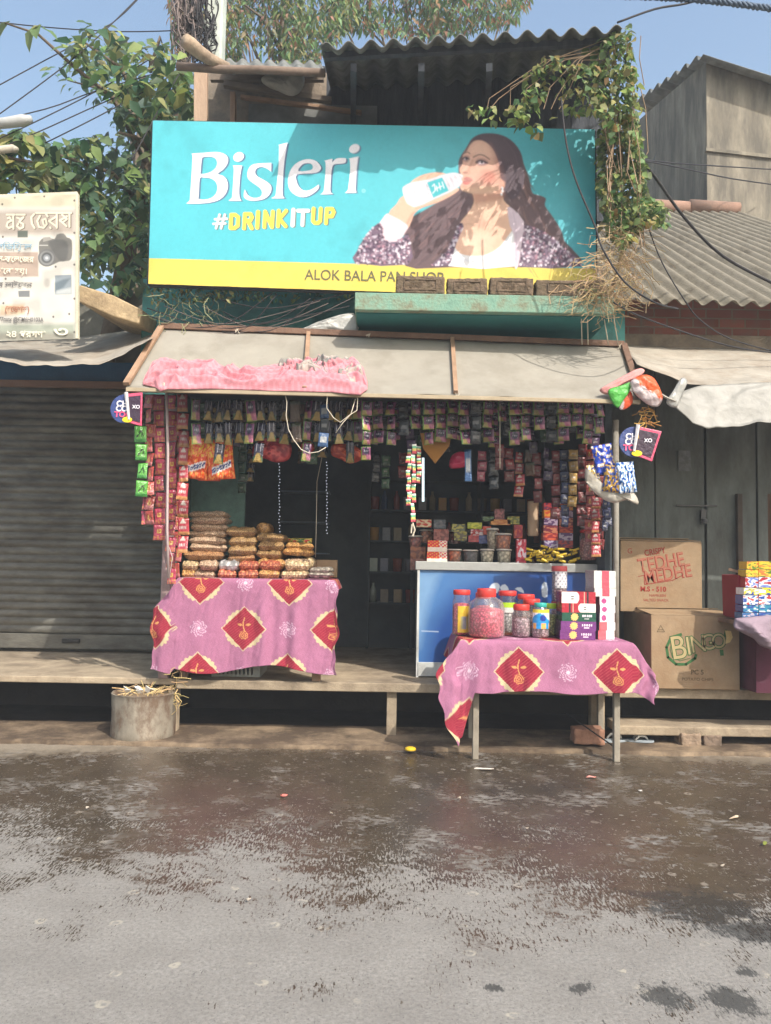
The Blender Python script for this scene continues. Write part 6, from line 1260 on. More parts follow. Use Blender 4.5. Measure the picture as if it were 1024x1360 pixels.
c3.line([(560, 838), (582, 839)], 1.2, S(200, 214, 230), 1, .7)
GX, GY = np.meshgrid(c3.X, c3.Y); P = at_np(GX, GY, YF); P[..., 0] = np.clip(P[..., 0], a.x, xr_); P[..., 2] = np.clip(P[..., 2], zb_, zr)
gridmesh('front_print_and_light', P, c3.a, mat('freezer_print_light', None, .4, .08, 4, .05, 20, spec=.5), FZ)
WE = mat('white_enamel', S(206, 208, 204), .4, .12, 5, .05, 20, dirt=S(150, 146, 138), ds=4)
mb = MB(); mb.box(((a.x+xr_)/2, YF+.36, (ZS+zr)/2+.012), (xr_-a.x, .71, zr-ZS-.024)); mb.build('cabinet', mat('freezer_side', S(120, 130, 140), .5), FZ)
mb = MB(); mb.box(((a.x+xr_)/2, YF-.006, (ZS+.012+zb_)/2), (xr_-a.x+.012, .02, zb_-ZS-.012)); mb.build('kick_strip', WE, FZ, bevel=.003)
mb = MB(); mb.box((a.x-.006, YF-.004, (ZS+zr)/2), (.022, .024, zr-ZS)); mb.build('corner_trim', WE, FZ, bevel=.003)
mb = MB(); mb.box(((a.x+xr_)/2-.01, YF+.36, (zt_+zr)/2), (xr_-a.x+.05, .77, zt_-zr)); mb.build('rim', mat('grey_metal_rim', S(168, 170, 166), .45, .1, 6, .1, 30, metal=.2), FZ, bevel=.006)
# ---- cups and packs on the counter
CLEAR = bpy.data.materials.new('clear_plastic'); CLEAR.use_nodes = True
_n = CLEAR.node_tree.nodes; _l = CLEAR.node_tree.links; _n.clear(); _o = _n.new('ShaderNodeOutputMaterial'); _m = _n.new('ShaderNodeMixShader'); _t = _n.new('ShaderNodeBsdfTransparent'); _g = _n.new('ShaderNodeBsdfGlossy'); _g.inputs['Roughness'].default_value = .12; _lw = _n.new('ShaderNodeLayerWeight'); _lw.inputs[0].default_value = .35; _a = _n.new('ShaderNodeMath'); _a.operation = 'MULTIPLY_ADD'; _a.inputs[1].default_value = .55; _a.inputs[2].default_value = .10
_d = _n.new('ShaderNodeBsdfDiffuse'); _d.inputs[0].default_value = (.7, .68, .66, 1); _m2 = _n.new('ShaderNodeMixShader'); _m2.inputs[0].default_value = .45; _l.new(_g.outputs[0], _m2.inputs[1]); _l.new(_d.outputs[0], _m2.inputs[2])
_t.inputs[0].default_value = (.96, .95, .95, 1); _l.new(_lw.outputs['Facing'], _a.inputs[0]); _l.new(_a.outputs[0], _m.inputs[0]); _l.new(_t.outputs[0], _m.inputs[1]); _l.new(_m2.outputs[0], _m.inputs[2]); _l.new(_m.outputs[0], _o.inputs[0])
def candy(name, cols, scale=70):
    M = snackmat(name, *[S(*c) for c in cols], scale, .2); return M
def cup(px, y0, y1, wpx, Y, cols, label, group='clear cups of sweets on the counter'):
    m_ = mpp(Y); b = at(px, y1, Y); h = (y1-y0)*m_; r = wpx*m_/2; t = thing('sweet_cup', label, 'cup', (b.x, Y+r, b.z), 0, group); c = Vector((b.x, Y+r, b.z))
    nm = 'filling_%d_%d_%d' % cols[0]; M = bpy.data.materials.get(nm) or candy(nm, cols, 38)
    mb = MB(); mb.lathe(c, [(0, .002), (r*.78, .002), (r*.93, h*.80), (r*.6, h*.88), (0, h*.9)], 20); mb.build('sweets', M, t, True)
    mb = MB(); mb.lathe(c, [(r*.82, 0), (r*.98, h*.9)], 20); mb.build('cup_wall', CLEAR, t, True)
    mb = MB(); mb.lathe(c, [(0, h*.94), (r*.9, h*.94), (r*1.06, h*.9), (r*1.06, h*.95), (r*.9, h), (0, h)], 20, S(214, 206, 196)); mb.build('lid', VC(), t, True)
OR = ((206, 110, 60), (226, 140, 84), (170, 80, 44)); CR = ((222, 212, 176), (236, 226, 196), (190, 176, 140)); DKc = ((60, 60, 66), (90, 86, 90), (40, 40, 46)); PKc = ((170, 70, 70), (200, 120, 100), (120, 50, 50))
cup(604, 729, 747, 20, .42, OR, 'clear cup of orange sweets, left end of the front row on the counter'); cup(626, 730, 747, 20, .42, DKc, 'clear cup of dark sweets beside the orange cup')
cup(648, 729, 748, 19, .42, CR, 'clear cup of cream sweets in the front row, left of the two cream ones'); cup(671, 729, 748.5, 20, .42, CR, 'clear cup of cream sweets under the raised orange cup'); cup(670, 708, 729, 22, .44, OR, 'clear cup of orange sweets standing on a cream cup'); cup(655, 701, 729, 16, .52, ((200, 186, 150), (214, 200, 168), (170, 150, 120)), 'tall pale cup behind the raised orange cup')
for i, (x, y) in enumerate(((605, 713), (627, 713), (552, 720), (567, 712), (583, 714))): cup(x, y-9, y+9, 18, .7+.02*i, (PKc, DKc, PKc, OR, PKc)[i], 'clear tub of %s sweets in the dim back row, %s from the left' % (('reddish', 'dark', 'reddish', 'orange', 'reddish')[i], ('fourth', 'fifth', 'first', 'second', 'third')[i]), 'clear tubs in the dim back row')
def box_print(name, px0, px1, py0, py1, Y, dep, colf, label, cat='packet', group=None, res=None, side=None, parent=None, rz=0, dz=0):
    """a printed carton: its front is a painted grid, sides plain"""
    a = at(px0, py1, Y); b = at(px1, py0, Y); a.z += dz; b.z += dz; w_ = b.x-a.x; h = b.z-a.z; nx = max(4, int((px1-px0)*1.6)); ny = max(4, int((py1-py0)*1.6))
    t = thing(name, label, cat, ((a.x+b.x)/2, Y+dep/2, a.z), rz, group); X_, Z_ = np.meshgrid(np.linspace(0, 1, nx), np.linspace(0, 1, ny)); P = np.stack([-w_/2+X_*w_, np.full(X_.shape, -dep/2-.0015), .001+Z_*(h-.002)], -1)
    K = np.array([[colf(x, z) for x in np.linspace(0, 1, nx)] for z in np.linspace(0, 1, ny)]); rl = np.array(rootloc(t))
    o = gridmesh('printed_face', P+rl, K, PK(), t, False)
    mb = MB(); mb.box(Vector(rl)+Vector((0, 0, h/2)), (w_-.001, dep, h-.001), side or tuple(K[ny//2, 1])); mb.build('box_body', PK(), t, bevel=.002); return t
def f_redpack(x, z):
    if z < .42: return S(236, 222, 206) if z > .06 else S(214, 200, 180)
    k = math.sin(x*30)*math.sin(z*22+x*5); return S(240, 200, 60) if k > .6 else (S(238, 232, 236) if x > .6 and k > 0 else S(214, 52, 48))
box_print('sweet_pack', 567, 594, 733, 748, .36, .09, f_redpack, 'red topped white packet on the freezer corner, lower of two', group='red and white packets on the freezer corner'); box_print('sweet_pack', 568, 594, 718, 733, .37, .08, f_redpack, 'red topped white packet on the freezer corner, upper of two', group='red and white packets on the freezer corner')
def f_noise(cols, sd):
    cs = [S(*c) for c in cols]
    return lambda x, z: cs[int(min(.999, max(0, noise.noise((x*4+sd, z*4, sd*.7))*.8+.5))*len(cs))]
k = 0
for (x0_, x1_, y0, y1, cs) in ((545, 565, 726, 742, ((110, 60, 50), (150, 90, 60))), (545, 566, 742, 757, ((100, 56, 50), (130, 80, 70))), (553, 573, 690, 700, ((196, 60, 50), (214, 190, 150))), (576, 596, 703, 718, ((120, 60, 56), (160, 90, 80))), (600, 618, 696, 706, ((90, 96, 60), (170, 160, 70))), (603, 620, 706, 718, ((150, 140, 60), (90, 80, 50))),
        (621, 640, 694, 702, ((206, 206, 50), (160, 170, 40))), (625, 642, 703, 711, ((200, 180, 180), (170, 50, 50))), (641, 652, 699, 710, ((200, 70, 50), (220, 100, 80))), (622, 636, 711, 720, ((150, 40, 50), (180, 60, 60))), (636, 652, 711, 722, ((40, 54, 110), (60, 70, 130))), (652, 678, 690, 697, ((206, 120, 50), (220, 150, 70))), (657, 670, 676, 690, ((170, 90, 90), (120, 60, 60))),
        (674, 690, 686, 696, ((190, 180, 70), (120, 130, 60))), (683, 694, 697, 715, ((176, 36, 60), (214, 90, 60))), (686, 699, 716, 748, ((176, 34, 64), (210, 60, 80), (236, 210, 220))), (576, 592, 690, 702, ((70, 76, 84), (100, 100, 104))), (641, 656, 686, 692, ((80, 110, 60), (60, 90, 50)))):
    k += 1; box_print('biscuit_pack', x0_, x1_, y0, y1, .62 if y1 < 745 else .44, .08, f_noise(cs, k), 'small %s packet in the loose counter heap, %s in order from the left' % ({0: 'brown', 1: 'red', 2: 'red', 3: 'maroon', 4: 'olive', 5: 'olive', 6: 'lime', 7: 'red', 8: 'orange', 9: 'crimson', 10: 'navy', 11: 'orange', 12: 'dusky pink', 13: 'mustard', 14: 'crimson', 15: 'tall crimson', 16: 'grey', 17: 'green'}[k-1] if k-1 else 'brown', ORD[k-1]), group='loose packets on the dim counter')
# stacked paper cups and biscuit rolls
c = at(708, 712, .6); mb = MB(); mb.lathe(c, [(.045, 0)]+[(.05+.004*(i % 2), .012*i+.01) for i in range(24)]+[(.05, .32), (0, .32)], 18, S(196, 170, 140)); tag(mb.build('paper_cup_stack', VC(), None, True), 'tall stack of tan paper cups standing in the dim shop', 'cup stack')
RB = [((176, 60, 60), (90, 44, 70)), ((196, 80, 50), (214, 150, 60)), ((90, 60, 100), (170, 150, 170)), ((120, 44, 60), (190, 120, 90)), ((206, 90, 60), (150, 44, 50)), ((96, 70, 120), (180, 170, 190))]
for i, y in enumerate((668, 678, 688, 698, 708, 718)):
    for j, (x0_, x1_) in enumerate(((722, 741), (742, 761))): 
        sd += 1; box_print('biscuit_pack', x0_+rnd.uniform(-1, 1), x1_, y, y+9.6, .5, .1, f_noise(RB[(i+j) % 6], sd), 'shiny %s biscuit packet, %s column, %s' % (('red', 'rust', 'violet', 'maroon', 'orange', 'lilac')[(i+j) % 6], ('left', 'right')[j], ('top layer', 'second layer', 'third layer', 'fourth layer', 'fifth layer', 'bottom layer')[i]), group='biscuit packets piled under the hanging strips')
# yellow wrappers
r_ = random.Random(12)
for i in range(46):
    x = r_.uniform(702, 768); y = r_.uniform(732, 747) if r_.random() < .7 else r_.uniform(726, 735)
    lab = 'small yellow wrapped sweet in the heap on the freezer rim'
    P, K = pillow(.085, .022, .016, lambda u, v, s: S(226, 190, 40) if abs(u) < .35 or int((u+1)*9) % 3 else S(70, 56, 30), 8, 4, i, ex=4); Y = r_.uniform(.38, .5); c = at(x, y, Y); a = r_.uniform(-.5, .5)
    Q = P.copy(); Q[..., 0] = P[..., 0]*math.cos(a)-P[..., 2]*math.sin(a); Q[..., 2] = P[..., 0]*math.sin(a)+P[..., 2]*math.cos(a); tag(gridmesh('wrapped_sweet', Q+np.array(c), K, PK(), None, True), lab, 'sweet', 'yellow wrapped sweets heaped on the rim')

# ================================================================ JARS
LIDR = mat('red_lid', S(206, 62, 56), .4, .08, 10, .05, 40, spec=.5)
def jar(px, ylid0, ylid1, ybase, wpx, wl, Y, fill, label, lid='red', level=.78, lab=None, group='sweet jars on the right table', shoulder=.2, fs=60):
    m_ = mpp(Y); b = at(px, ybase, Y); r = wpx*m_/2
    if group.startswith('sweet jars') and ybase > 830: b.z = z2+.004
    rl = wl*m_/2; H = (ybase-ylid1)*m_; hl = (ylid1-ylid0)*m_; c = Vector((b.x, Y+r, b.z)); t = thing('sweet_jar', label, 'jar', c, 0, group)
    s0 = H*(1-shoulder); prof = [(0, .003), (r*.86, .002), (r*.97, .012), (r, .03), (r*.985, H*.3), (r, H*.5), (r*.985, s0-.01), (r*.97, s0), (r*.86, s0+(H-s0)*.55), (rl*.95, H-.006), (rl*.93, H)]
    mb = MB(); mb.lathe(c, prof, 28); mb.build('jar_wall', CLEAR, t, True)
    nm = 'sweets_%d_%d_%d' % fill[0]; M = bpy.data.materials.get(nm) or candy(nm, fill, fs); hh = s0*level/.8
    pf = [(0, .006), (r*.84, .006), (r*.93, .02), (r*.94, hh*.9), (r*.7, hh), (0, hh*1.02)]; mb = MB(); mb.lathe(c, pf, 24); o = mb.build('sweets', M, t, True)
    mb = MB(); lm = {'red': LIDR, 'teal': mat('teal_lid', S(60, 170, 160), .4), 'lime': mat('lime_lid', S(170, 206, 60), .4), 'pink': mat('pink_lid', S(200, 90, 90), .4)}[lid]
    mb.lathe(c, [(rl, H-hl*.1), (rl*1.04, H), (rl*1.04, H+hl*.8), (rl*.98, H+hl), (0, H+hl*1.02)], 26); mb.build('lid', lm, t, True)
    if lab:
        f, z0, z1_, a0, a1 = lab; nx, ny = 22, 20; P = np.zeros((ny, nx, 3)); K = np.zeros((ny, nx, 3))
        for j in range(ny):
            for i in range(nx):
                a = a0+(a1-a0)*i/(nx-1); z = (z0+(z1_-z0)*j/(ny-1))*H; P[j, i] = (c.x+(r+.002)*math.sin(a), c.y-(r+.002)*math.cos(a), c.z+z); K[j, i] = f(i/(nx-1), j/(ny-1))
        gridmesh('paper_label', P, K, PK(), t, True)
    return t
PINK = ((226, 60, 96), (236, 120, 140), (190, 34, 66)); BRN = ((120, 70, 84), (214, 190, 196), (90, 50, 50)); MXC = ((190, 60, 60), (220, 200, 190), (80, 50, 90)); LIM = ((150, 160, 70), (200, 200, 110), (110, 120, 60))
def f_yl(x, z):
    if abs(x-.5) < .3 and .15 < z < .62: return S(150, 150, 156) if abs(x-.5) < .12 else S(190, 180, 120)
    return S(226, 186, 60)
def f_bl(x, z):
    if z > .8: return S(236, 214, 70)
    if math.hypot(x-.55, z-.55) < .16: return S(30, 60, 150)
    if z < .3 and math.sin(x*14) > 0: return S(230, 170, 90)
    return S(236, 238, 240) if z > .55+.25*math.sin(x*4) else S(44, 150, 216)
def f_gr(x, z): return S(176, 214, 50) if z > .5 else S(226, 226, 220)
def f_wh(x, z): return S(222, 220, 222) if math.sin(x*23)*math.sin(z*19) < .5 else S(120, 118, 130)
jar(676, 776, 782, 832, 26, 23, -.12, ((190, 190, 186), (226, 224, 220), (150, 156, 150)), 'clear jar with a lime label behind the big pink jar', level=.6, lab=(f_gr, .55, .82, -.9, .9))
jar(643, 781, 788, 834, 26, 20, -.12, PINK, 'red lidded jar mostly hidden behind the big pink jar')
jar(701, 783, 789, 836, 28, 22, -.2, MXC, 'red lidded jar behind the brown sweets jar', lab=(lambda x, z: S(236, 160, 60), .2, .5, -.5, .9))
jar(708, 788, 795, 836, 24, 22, -.26, MXC, 'second red lidded jar just left of the teal lid', level=.6)
jar(733, 795, 801, 838, 20, 17, -.3, LIM, 'yellowish jar squeezed between the blue label jar and the boxes', lid='lime')
jar(745, 752, 758.5, 800, 20, 20, -.04, BRN, 'upper jar with a white label standing behind the box stack', lid='pink', lab=(f_wh, .45, .98, -.8, 1.2), shoulder=.1)
jar(744, 796, 799, 838, 22, 18, -.03, ((120, 60, 70), (190, 150, 150), (80, 50, 60)), 'lower jar behind the left edge of the box stack', lid='pink')
jar(614, 781, 787, 841, 25, 22, -.36, PINK, 'pink sweets jar with a yellow label at the left end', lab=(f_yl, .08, .72, -.5, .9))
jar(649, 785, 795, 850, 50, 25, -.55, PINK, 'big round jar full of pink sweets at the front', level=.8, shoulder=.3, fs=44)
jar(694.5, 799, 806, 842, 25, 21, -.42, BRN, 'jar of brown and white wrapped sweets', level=.7)
jar(720, 796, 801, 842, 23, 16, -.45, BRN, 'teal lidded jar with a blue and white label', lid='teal', lab=(f_bl, .3, .92, -1.2, 1.2), level=.5)
# ---- boxes on the right table
def f_mar(flip):
    def f(x, z):
        if flip: x = 1-x
        e = .52-.25*abs(z-.5)**2*4*.3
        if x < e: return S(238, 232, 226) if not (.28 < x < .36 and .25 < z < .8 and int(z*9) % 2) else S(70, 66, 66)
        if .74 < x < .80: return S(52, 48, 56)
        if .66 < x < .69: return S(226, 170, 150)
        return S(176, 44, 60)
    return f
def f_rib(c0):
    def f(x, z):
        if math.hypot((x-.37)*4.1, (z-.5)*1.05) < .42+.05*math.sin(12*math.atan2(z-.5, (x-.37)*4)): return S(246, 196, 120)
        if (.6 < x < .88 and .48 < z < .72 and math.sin(x*95) > -.5) or (.66 < x < .8 and .26 < z < .34): return S(236, 226, 236)
        return c0
    return f
BX = 'chocolate boxes stacked on the right table'
YX = -.5; DZ1 = z2+.004-at(767, 843.5, YX).z; DZ2 = z2+.004-at(804, 838, -.44).z; DZ3 = z2-at(745, 838, -.03).z
for (y0, y1, f, lab, c_) in ((831.5, 843.5, f_rib(S(112, 56, 120)), 'purple box with a gold flower and white script, lowest in the box stack', S(70, 34, 80)), (819.4, 831.3, f_rib(S(116, 58, 124)), 'purple box with a gold flower and white script, second from the bottom', S(70, 34, 80)),
        (807.6, 819.2, f_rib(S(34, 84, 68)), 'dark green box with a gold flower and white script', S(26, 60, 50)), (795.5, 807.4, f_mar(True), 'maroon box with its white rounded panel on the right', S(140, 34, 50)), (780.5, 795.3, f_mar(False), 'maroon box with its white rounded panel on the left, topmost', S(140, 34, 50))):
    dx = rnd.uniform(-1, 1); box_print('chocolate_box', 744+dx+(2 if y0 < 810 else 0), 791+dx, y0, y1, YX, .2, f, lab, 'box', BX, side=c_, rz=rnd.uniform(-.02, .02), dz=DZ1)
def f_wp(kind):
    def f(x, z):
        if kind == 0: return S(214, 84, 100) if .36 < x < .7 else (S(222, 220, 214) if math.sin(x*70)*math.sin(z*25) < .4 else S(150, 160, 156))
        if kind == 1: return S(176, 74, 130) if math.hypot((x-.28)*2.0, z-.45) < .34 else (S(236, 230, 232) if math.sin(x*60)*math.sin(z*22) < .5 or x < .5 else S(170, 190, 186))
        return S(224, 104, 112) if x < .5 else (S(232, 228, 224) if math.sin(x*60)*math.sin(z*22) < .5 else S(170, 190, 186))
    return f
yy = [838, 826, 815, 803, 792, 781, 770, 758.5, 747]; kn = [2, 2, 1, 1, 1, 0, 0, 0]
for i in range(8):
    s_ = [0, 0, 2, 1, 1, -6, -6, -6][i]; dx = rnd.uniform(-1, 1)
    box_print('incense_box', 793+s_+dx, 815+dx+(2 if i > 4 else 0), yy[i+1]+.3, yy[i], -.44, .19, f_wp(kn[i]), 'white and %s box in the tall narrow stack, %s' % (('pink', 'purple dotted', 'rose')[(2, 1, 0).index(kn[i])] if False else {2: 'pink', 1: 'purple dotted', 0: 'rose banded'}[kn[i]], ['lowest', 'second from the bottom', 'third from the bottom', 'fourth from the bottom', 'fifth from the bottom', 'third from the top', 'second from the top', 'topmost'][i]), 'box', 'white and pink boxes in the tall stack', side=S(150, 140, 140), rz=.12+rnd.uniform(-.03, .03), dz=DZ2)
jar(787, 703, 707, 745, 28, 25, .36, ((196, 70, 66), (222, 160, 150), (150, 50, 50)), 'big clear jar of red sweets at the right end of the freezer rim', lid='red', group='jars on the freezer', level=.72, shoulder=.12)
crump_blob('plastic_bag', [(768, 690), (775, 680), (790, 682), (796, 692), (790, 702), (772, 702)], .42, CLR, 'clear bag lying on the jar at the right end of the freezer', 'plastic bag', 4, .04, col=S(170, 176, 176))

# ================================================================ DIM SHELVES inside
SHF = thing('shelf_rack', 'dim shelf rack of bottles and packets at the back of the shop', 'shelf', (0, 2.3, ZS))
xa = at(490, 700, 2.2).x; xb = at(800, 700, 2.2).x
for z in (1.0, 1.35, 1.7, 2.05, 2.4): mb = MB(); mb.box(((xa+xb)/2, 2.35, z), (xb-xa, .36, .02)); mb.build('shelf_board', SHOPIN, SHF)
for x in (xa, at(548, 700, 2.2).x, at(640, 700, 2.2).x, xb): mb = MB(); mb.box((x, 2.35, 1.5), (.03, .36, 2.0)); mb.build('upright', SHOPIN, SHF)
xa2 = at(372, 700, 2.2).x; xb2 = at(436, 700, 2.2).x
sh2 = thing('shelf_rack', 'narrow glass fronted rack between the two rows of tiny lamps', 'shelf', ((xa2+xb2)/2, 2.3, ZS))
for z in (1.2, 1.55, 1.9, 2.25): mb = MB(); mb.box(((xa2+xb2)/2, 2.35, z), (xb2-xa2, .3, .015)); mb.build('shelf_board', mat('grey_shelf', S(110, 124, 140), .5), sh2)
r_ = random.Random(2); k = 0
proto = {}
for z in (1.01, 1.36, 1.71, 2.06):
    x = xa+.06
    while x < xb-.08:
        kd = r_.choice(('bottle', 'tub', 'pack')); c_ = jit(S(*r_.choice([(150, 160, 150), (120, 110, 90), (170, 150, 120), (130, 60, 50), (60, 80, 110), (140, 140, 150), (170, 130, 60)])), .2, r_); k += 1
        if kd == 'bottle': mb = MB(); mb.lathe((x, 2.28, z), [(0, 0), (.035, 0), (.037, .14), (.015, .19), (.015, .22), (0, .22)], 10, c_); o = mb.build('bottle', PK(), None, True)
        elif kd == 'tub': mb = MB(); mb.lathe((x, 2.28, z), [(0, 0), (.05, 0), (.055, .12), (.058, .13), (.056, .15), (0, .15)], 12, c_); o = mb.build('tub', PK(), None, True)
        else: mb = MB(); mb.box((x, 2.28, z+.075), (.09, .05, .15), c_, (0, 0, r_.uniform(-.3, .3))); o = mb.build('packet', PK(), bevel=.004)
        tag(o, 'dim %s standing on the back shelf of the shop' % {'bottle': 'bottle', 'tub': 'round tub', 'packet': 'packet', 'pack': 'packet'}[kd], 'bottle' if kd == 'bottle' else ('tub' if kd == 'tub' else 'packet'), {'bottle': 'bottles on the back shelves', 'tub': 'tubs on the back shelves', 'pack': 'packets on the back shelves'}[kd])
        x += r_.uniform(.11, .17)

# ================================================================ CARTONS on the right ledge
CB = mat('cardboard')
def carton(name, px0, px1, py0, py1, Y, dep, label, lab_cb, rz=0, flap=True):
    a = at(px0, py1, Y); b = at(px1, py0, Y); w_ = b.x-a.x; h = b.z-a.z; t = thing(name, label, 'carton', ((a.x+b.x)/2, Y+dep/2, a.z)); c = Vector(t.location)
    mb = MB(); mb.box(c+Vector((0, 0, h/2)), (w_, dep, h)); mb.build('carton_body', CB, t, bevel=.006)
    mb = MB(); fz = h+.004; mb.box(c+Vector((0, -dep*.25, fz+.012)), (w_*.98, dep*.5, .005), rot=(R(4), 0, 0)); mb.box(c+Vector((0, dep*.26, fz+.022)), (w_*.97, dep*.48, .005), rot=(R(-5), 0, 0)); mb.build('top_flaps', CB, t)
    lab_cb(t, a, b, Y-.0015)
INKG = mat('green_ink', S(62, 104, 62), .85, .25, 30, 0); INKR = mat('red_ink', S(150, 56, 50), .85, .25, 30, 0); INKK = mat('dark_ink', S(92, 78, 58), .85, .25, 30, 0); CBL = mat('cardboard_light', S(178, 160, 118), .85, .1, 20, 0)
def strokes(name, sts, mt_, t, Y, w_=.008):
    mb = MB(); 
    for st in sts:
        for p, q in zip(st[:-1], st[1:]):
            p3, q3 = at(*p, Y), at(*q, Y); d = (q3-p3); d.normalize(); n_ = Vector((-d.z, 0, d.x))*w_/2; mb.quad(p3-n_-d*w_*.3, q3-n_+d*w_*.3, q3+n_+d*w_*.3, p3+n_-d*w_*.3)
    mb.build(name, mt_, t)
def lab_b(t, a, b, Y):
    f4 = lambda pts: [(800+x/3.777, 640+y/3.777) for x, y in pts]
    strokes('round_emblem', [f4([(395, 765), (345, 780), (322, 830), (330, 880), (370, 915), (420, 915), (465, 885), (470, 868)])], INKG, t, Y, .022)
    strokes('round_emblem', [f4([(350, 800), (340, 840), (352, 880), (390, 898), (440, 885)])], INKG, t, Y-.0006, .005)
    for i, (ch, x, y, s_) in enumerate((('B', 348, 892, 128), ('I', 424, 868, 100), ('N', 446, 858, 92), ('G', 500, 846, 86), ('O', 552, 838, 80))):
        for (m_, bo, dy) in ((INKG, .007, 0), (CBL, 0, -.001)): text('lettering', ch, at(*f4([(x, y)])[0], Y-.0008+dy), s_/3.777*mpp(Y)*1.28, m_, t, rot=(R(90), R(-9), 0), bold=bo, wx=.9)
    strokes('exclamation', [f4([(620, 745), (604, 825)])], INKG, t, Y, .018); strokes('exclamation', [f4([(598, 848), (600, 866)])], INKG, t, Y, .03)
    text('lettering', 'PC 5', at(*f4([(444, 965)])[0], Y), 24/3.777*mpp(Y)*1.35, INKK, t, bold=.001); text('lettering', 'POTATO CHIPS', at(*f4([(398, 996)])[0], Y), 15/3.777*mpp(Y)*1.35, INKK, t, wx=1.12)
    strokes('triangle_mark', [f4([(275, 752), (293, 720), (312, 752), (275, 752)])], INKK, t, Y, .004); strokes('triangle_mark', [f4([(284, 742), (303, 742)])], INKK, t, Y, .004)
    mb = MB(); mb.prism([at(*q, Y-.001) for q in f4([(615, 745), (645, 748), (654, 780), (640, 805), (618, 812), (622, 780)])], (0, -.002, 0), S(222, 196, 136)); mb.build('torn_patch', VC(), t)
carton('snack_carton', 865, 982, 819, 914.5, -.06, .74, 'brown cardboard carton printed with a green round emblem and tilted green letters', lab_b)
def lab_t(t, a, b, Y):
    f4 = lambda pts: [(800+x/3.777, 640+y/3.777) for x, y in pts]
    for tx, x, y, s_, wx in (('CRISPY', 213, 372, 34, .8), ('TEDHE', 185, 455, 78, .78), ('MEDHE', 215, 510, 72, .82)):
        p = at(*f4([(x, y)])[0], Y); 
        text('lettering', tx, p, s_/3.777*mpp(Y)*1.25, INKR, t, rot=(R(90), R(-10), 0), bold=.004 if s_ > 40 else .001, wx=wx)
        if s_ > 40: text('lettering', tx, p+Vector((.003, -.001, .003)), s_/3.777*mpp(Y)*1.25, mat('pale_ink', S(164, 108, 88), .85, .1, 20, 0), t, rot=(R(90), R(-10), 0), bold=0, wx=wx)
    strokes('underline', [f4([(180, 475), (210, 468), (212, 515), (350, 495), (400, 470), (405, 430)])], INKR, t, Y, .006)
    text('lettering', 'M.S - 510', at(*f4([(190, 548)])[0], Y), 26/3.777*mpp(Y)*1.3, INKR, t, bold=.002); text('lettering', 'NAMKEEN', at(*f4([(235, 575)])[0], Y), 14/3.777*mpp(Y)*1.3, INKR, t)
    text('lettering', 'SALTED SNACK', at(*f4([(205, 598)])[0], Y), 14/3.777*mpp(Y)*1.3, INKR, t); text('lettering', 'G', at(*f4([(125, 358)])[0], Y), 30/3.777*mpp(Y)*1.2, INKR, t)
zb2 = at(900, 819, -.06).z
carton('snack_carton', 824, 932, 720, 812, .36, .5, 'taller brown carton with slanted red letters standing behind the green printed one', lab_t)

# ================================================================ SNACK STALL at the right edge
YP = -.42
a = at(985, 824, YP); stl = thing('side_stall', 'small stall table with a crumpled mauve cloth at the right edge', 'table', (a.x+.3, 0, ZS))
mb = MB(); mb.box((a.x+.42, -.08, a.z-.02), (.9, .62, .03)); mb.build('table_top', WOOD(), stl)
p = at(985, 920, -.1); mb = MB(); mb.box((p.x+.5, .0, (ZS+a.z-.03)/2), (.9, .5, a.z-.06-ZS), S(84, 40, 56)); mb.build('red_panel', mat('maroon_drape', None, .8, .3, 5, .3, 20), stl)
c_ = crump_blob('mauve_cloth', [(975, 825), (985, 820), (1060, 820), (1060, 866), (1015, 860), (1000, 848), (985, 840), (975, 834)], YP-.03, mat('cotton'), 'crumpled grey mauve cloth over the edge of the side stall', 'cloth', 3, .05, col=S(150, 132, 144))
PKS = [(992, 746, 756, ((96, 124, 44), (220, 180, 50), (206, 110, 50))), (991, 757, 766, ((90, 120, 44), (224, 190, 60), (214, 120, 60))), (990, 767, 780, ((170, 44, 60), (222, 222, 232), (110, 130, 200))), (988, 781, 790, ((40, 70, 150), (236, 220, 40), (240, 240, 240))), (987, 791, 803, ((44, 80, 160), (220, 230, 236), (190, 60, 60))), (987, 804, 813, ((40, 70, 150), (44, 130, 160), (226, 226, 230))), (986, 814, 822, ((44, 74, 150), (60, 110, 160), (210, 190, 200)))]
for i, (x0_, y0, y1, cs) in enumerate(PKS):
    for j, (xa_, xb_) in enumerate(((x0_, 1007), (1008, 1046))):
        sd += 1; box_print('snack_pack', xa_, xb_, y0, y1, YP+.02*j, .14, f_noise(cs[::1] if j == 0 else cs[::-1], sd+j), '%s shiny packet on the side stall, %s layer from the top, %s column' % (('olive and yellow', 'olive and gold', 'red and white', 'blue and yellow', 'blue and white', 'deep blue', 'blue and lilac')[i], ORD[i], ('inner', 'outer')[j]), group='shiny packets stacked on the side stall')
mb = MB(); mb.prism([at(980, 764, YP+.1), at(993, 764, YP+.1), at(993, 822, YP+.1), at(982, 822, YP+.1)], (0, .3, 0), S(140, 44, 54)); tag(mb.build('display_box', VC(), bevel=.004), 'red cardboard side of a display box on the side stall', 'box')
mb = MB(); mb.bar(at(968, 756, YP+.2), at(1000, 764, YP+.1), .03, .02); tag(mb.build('stick', WOOD()), 'short grey stick poking out left of the shiny packets', 'stick')

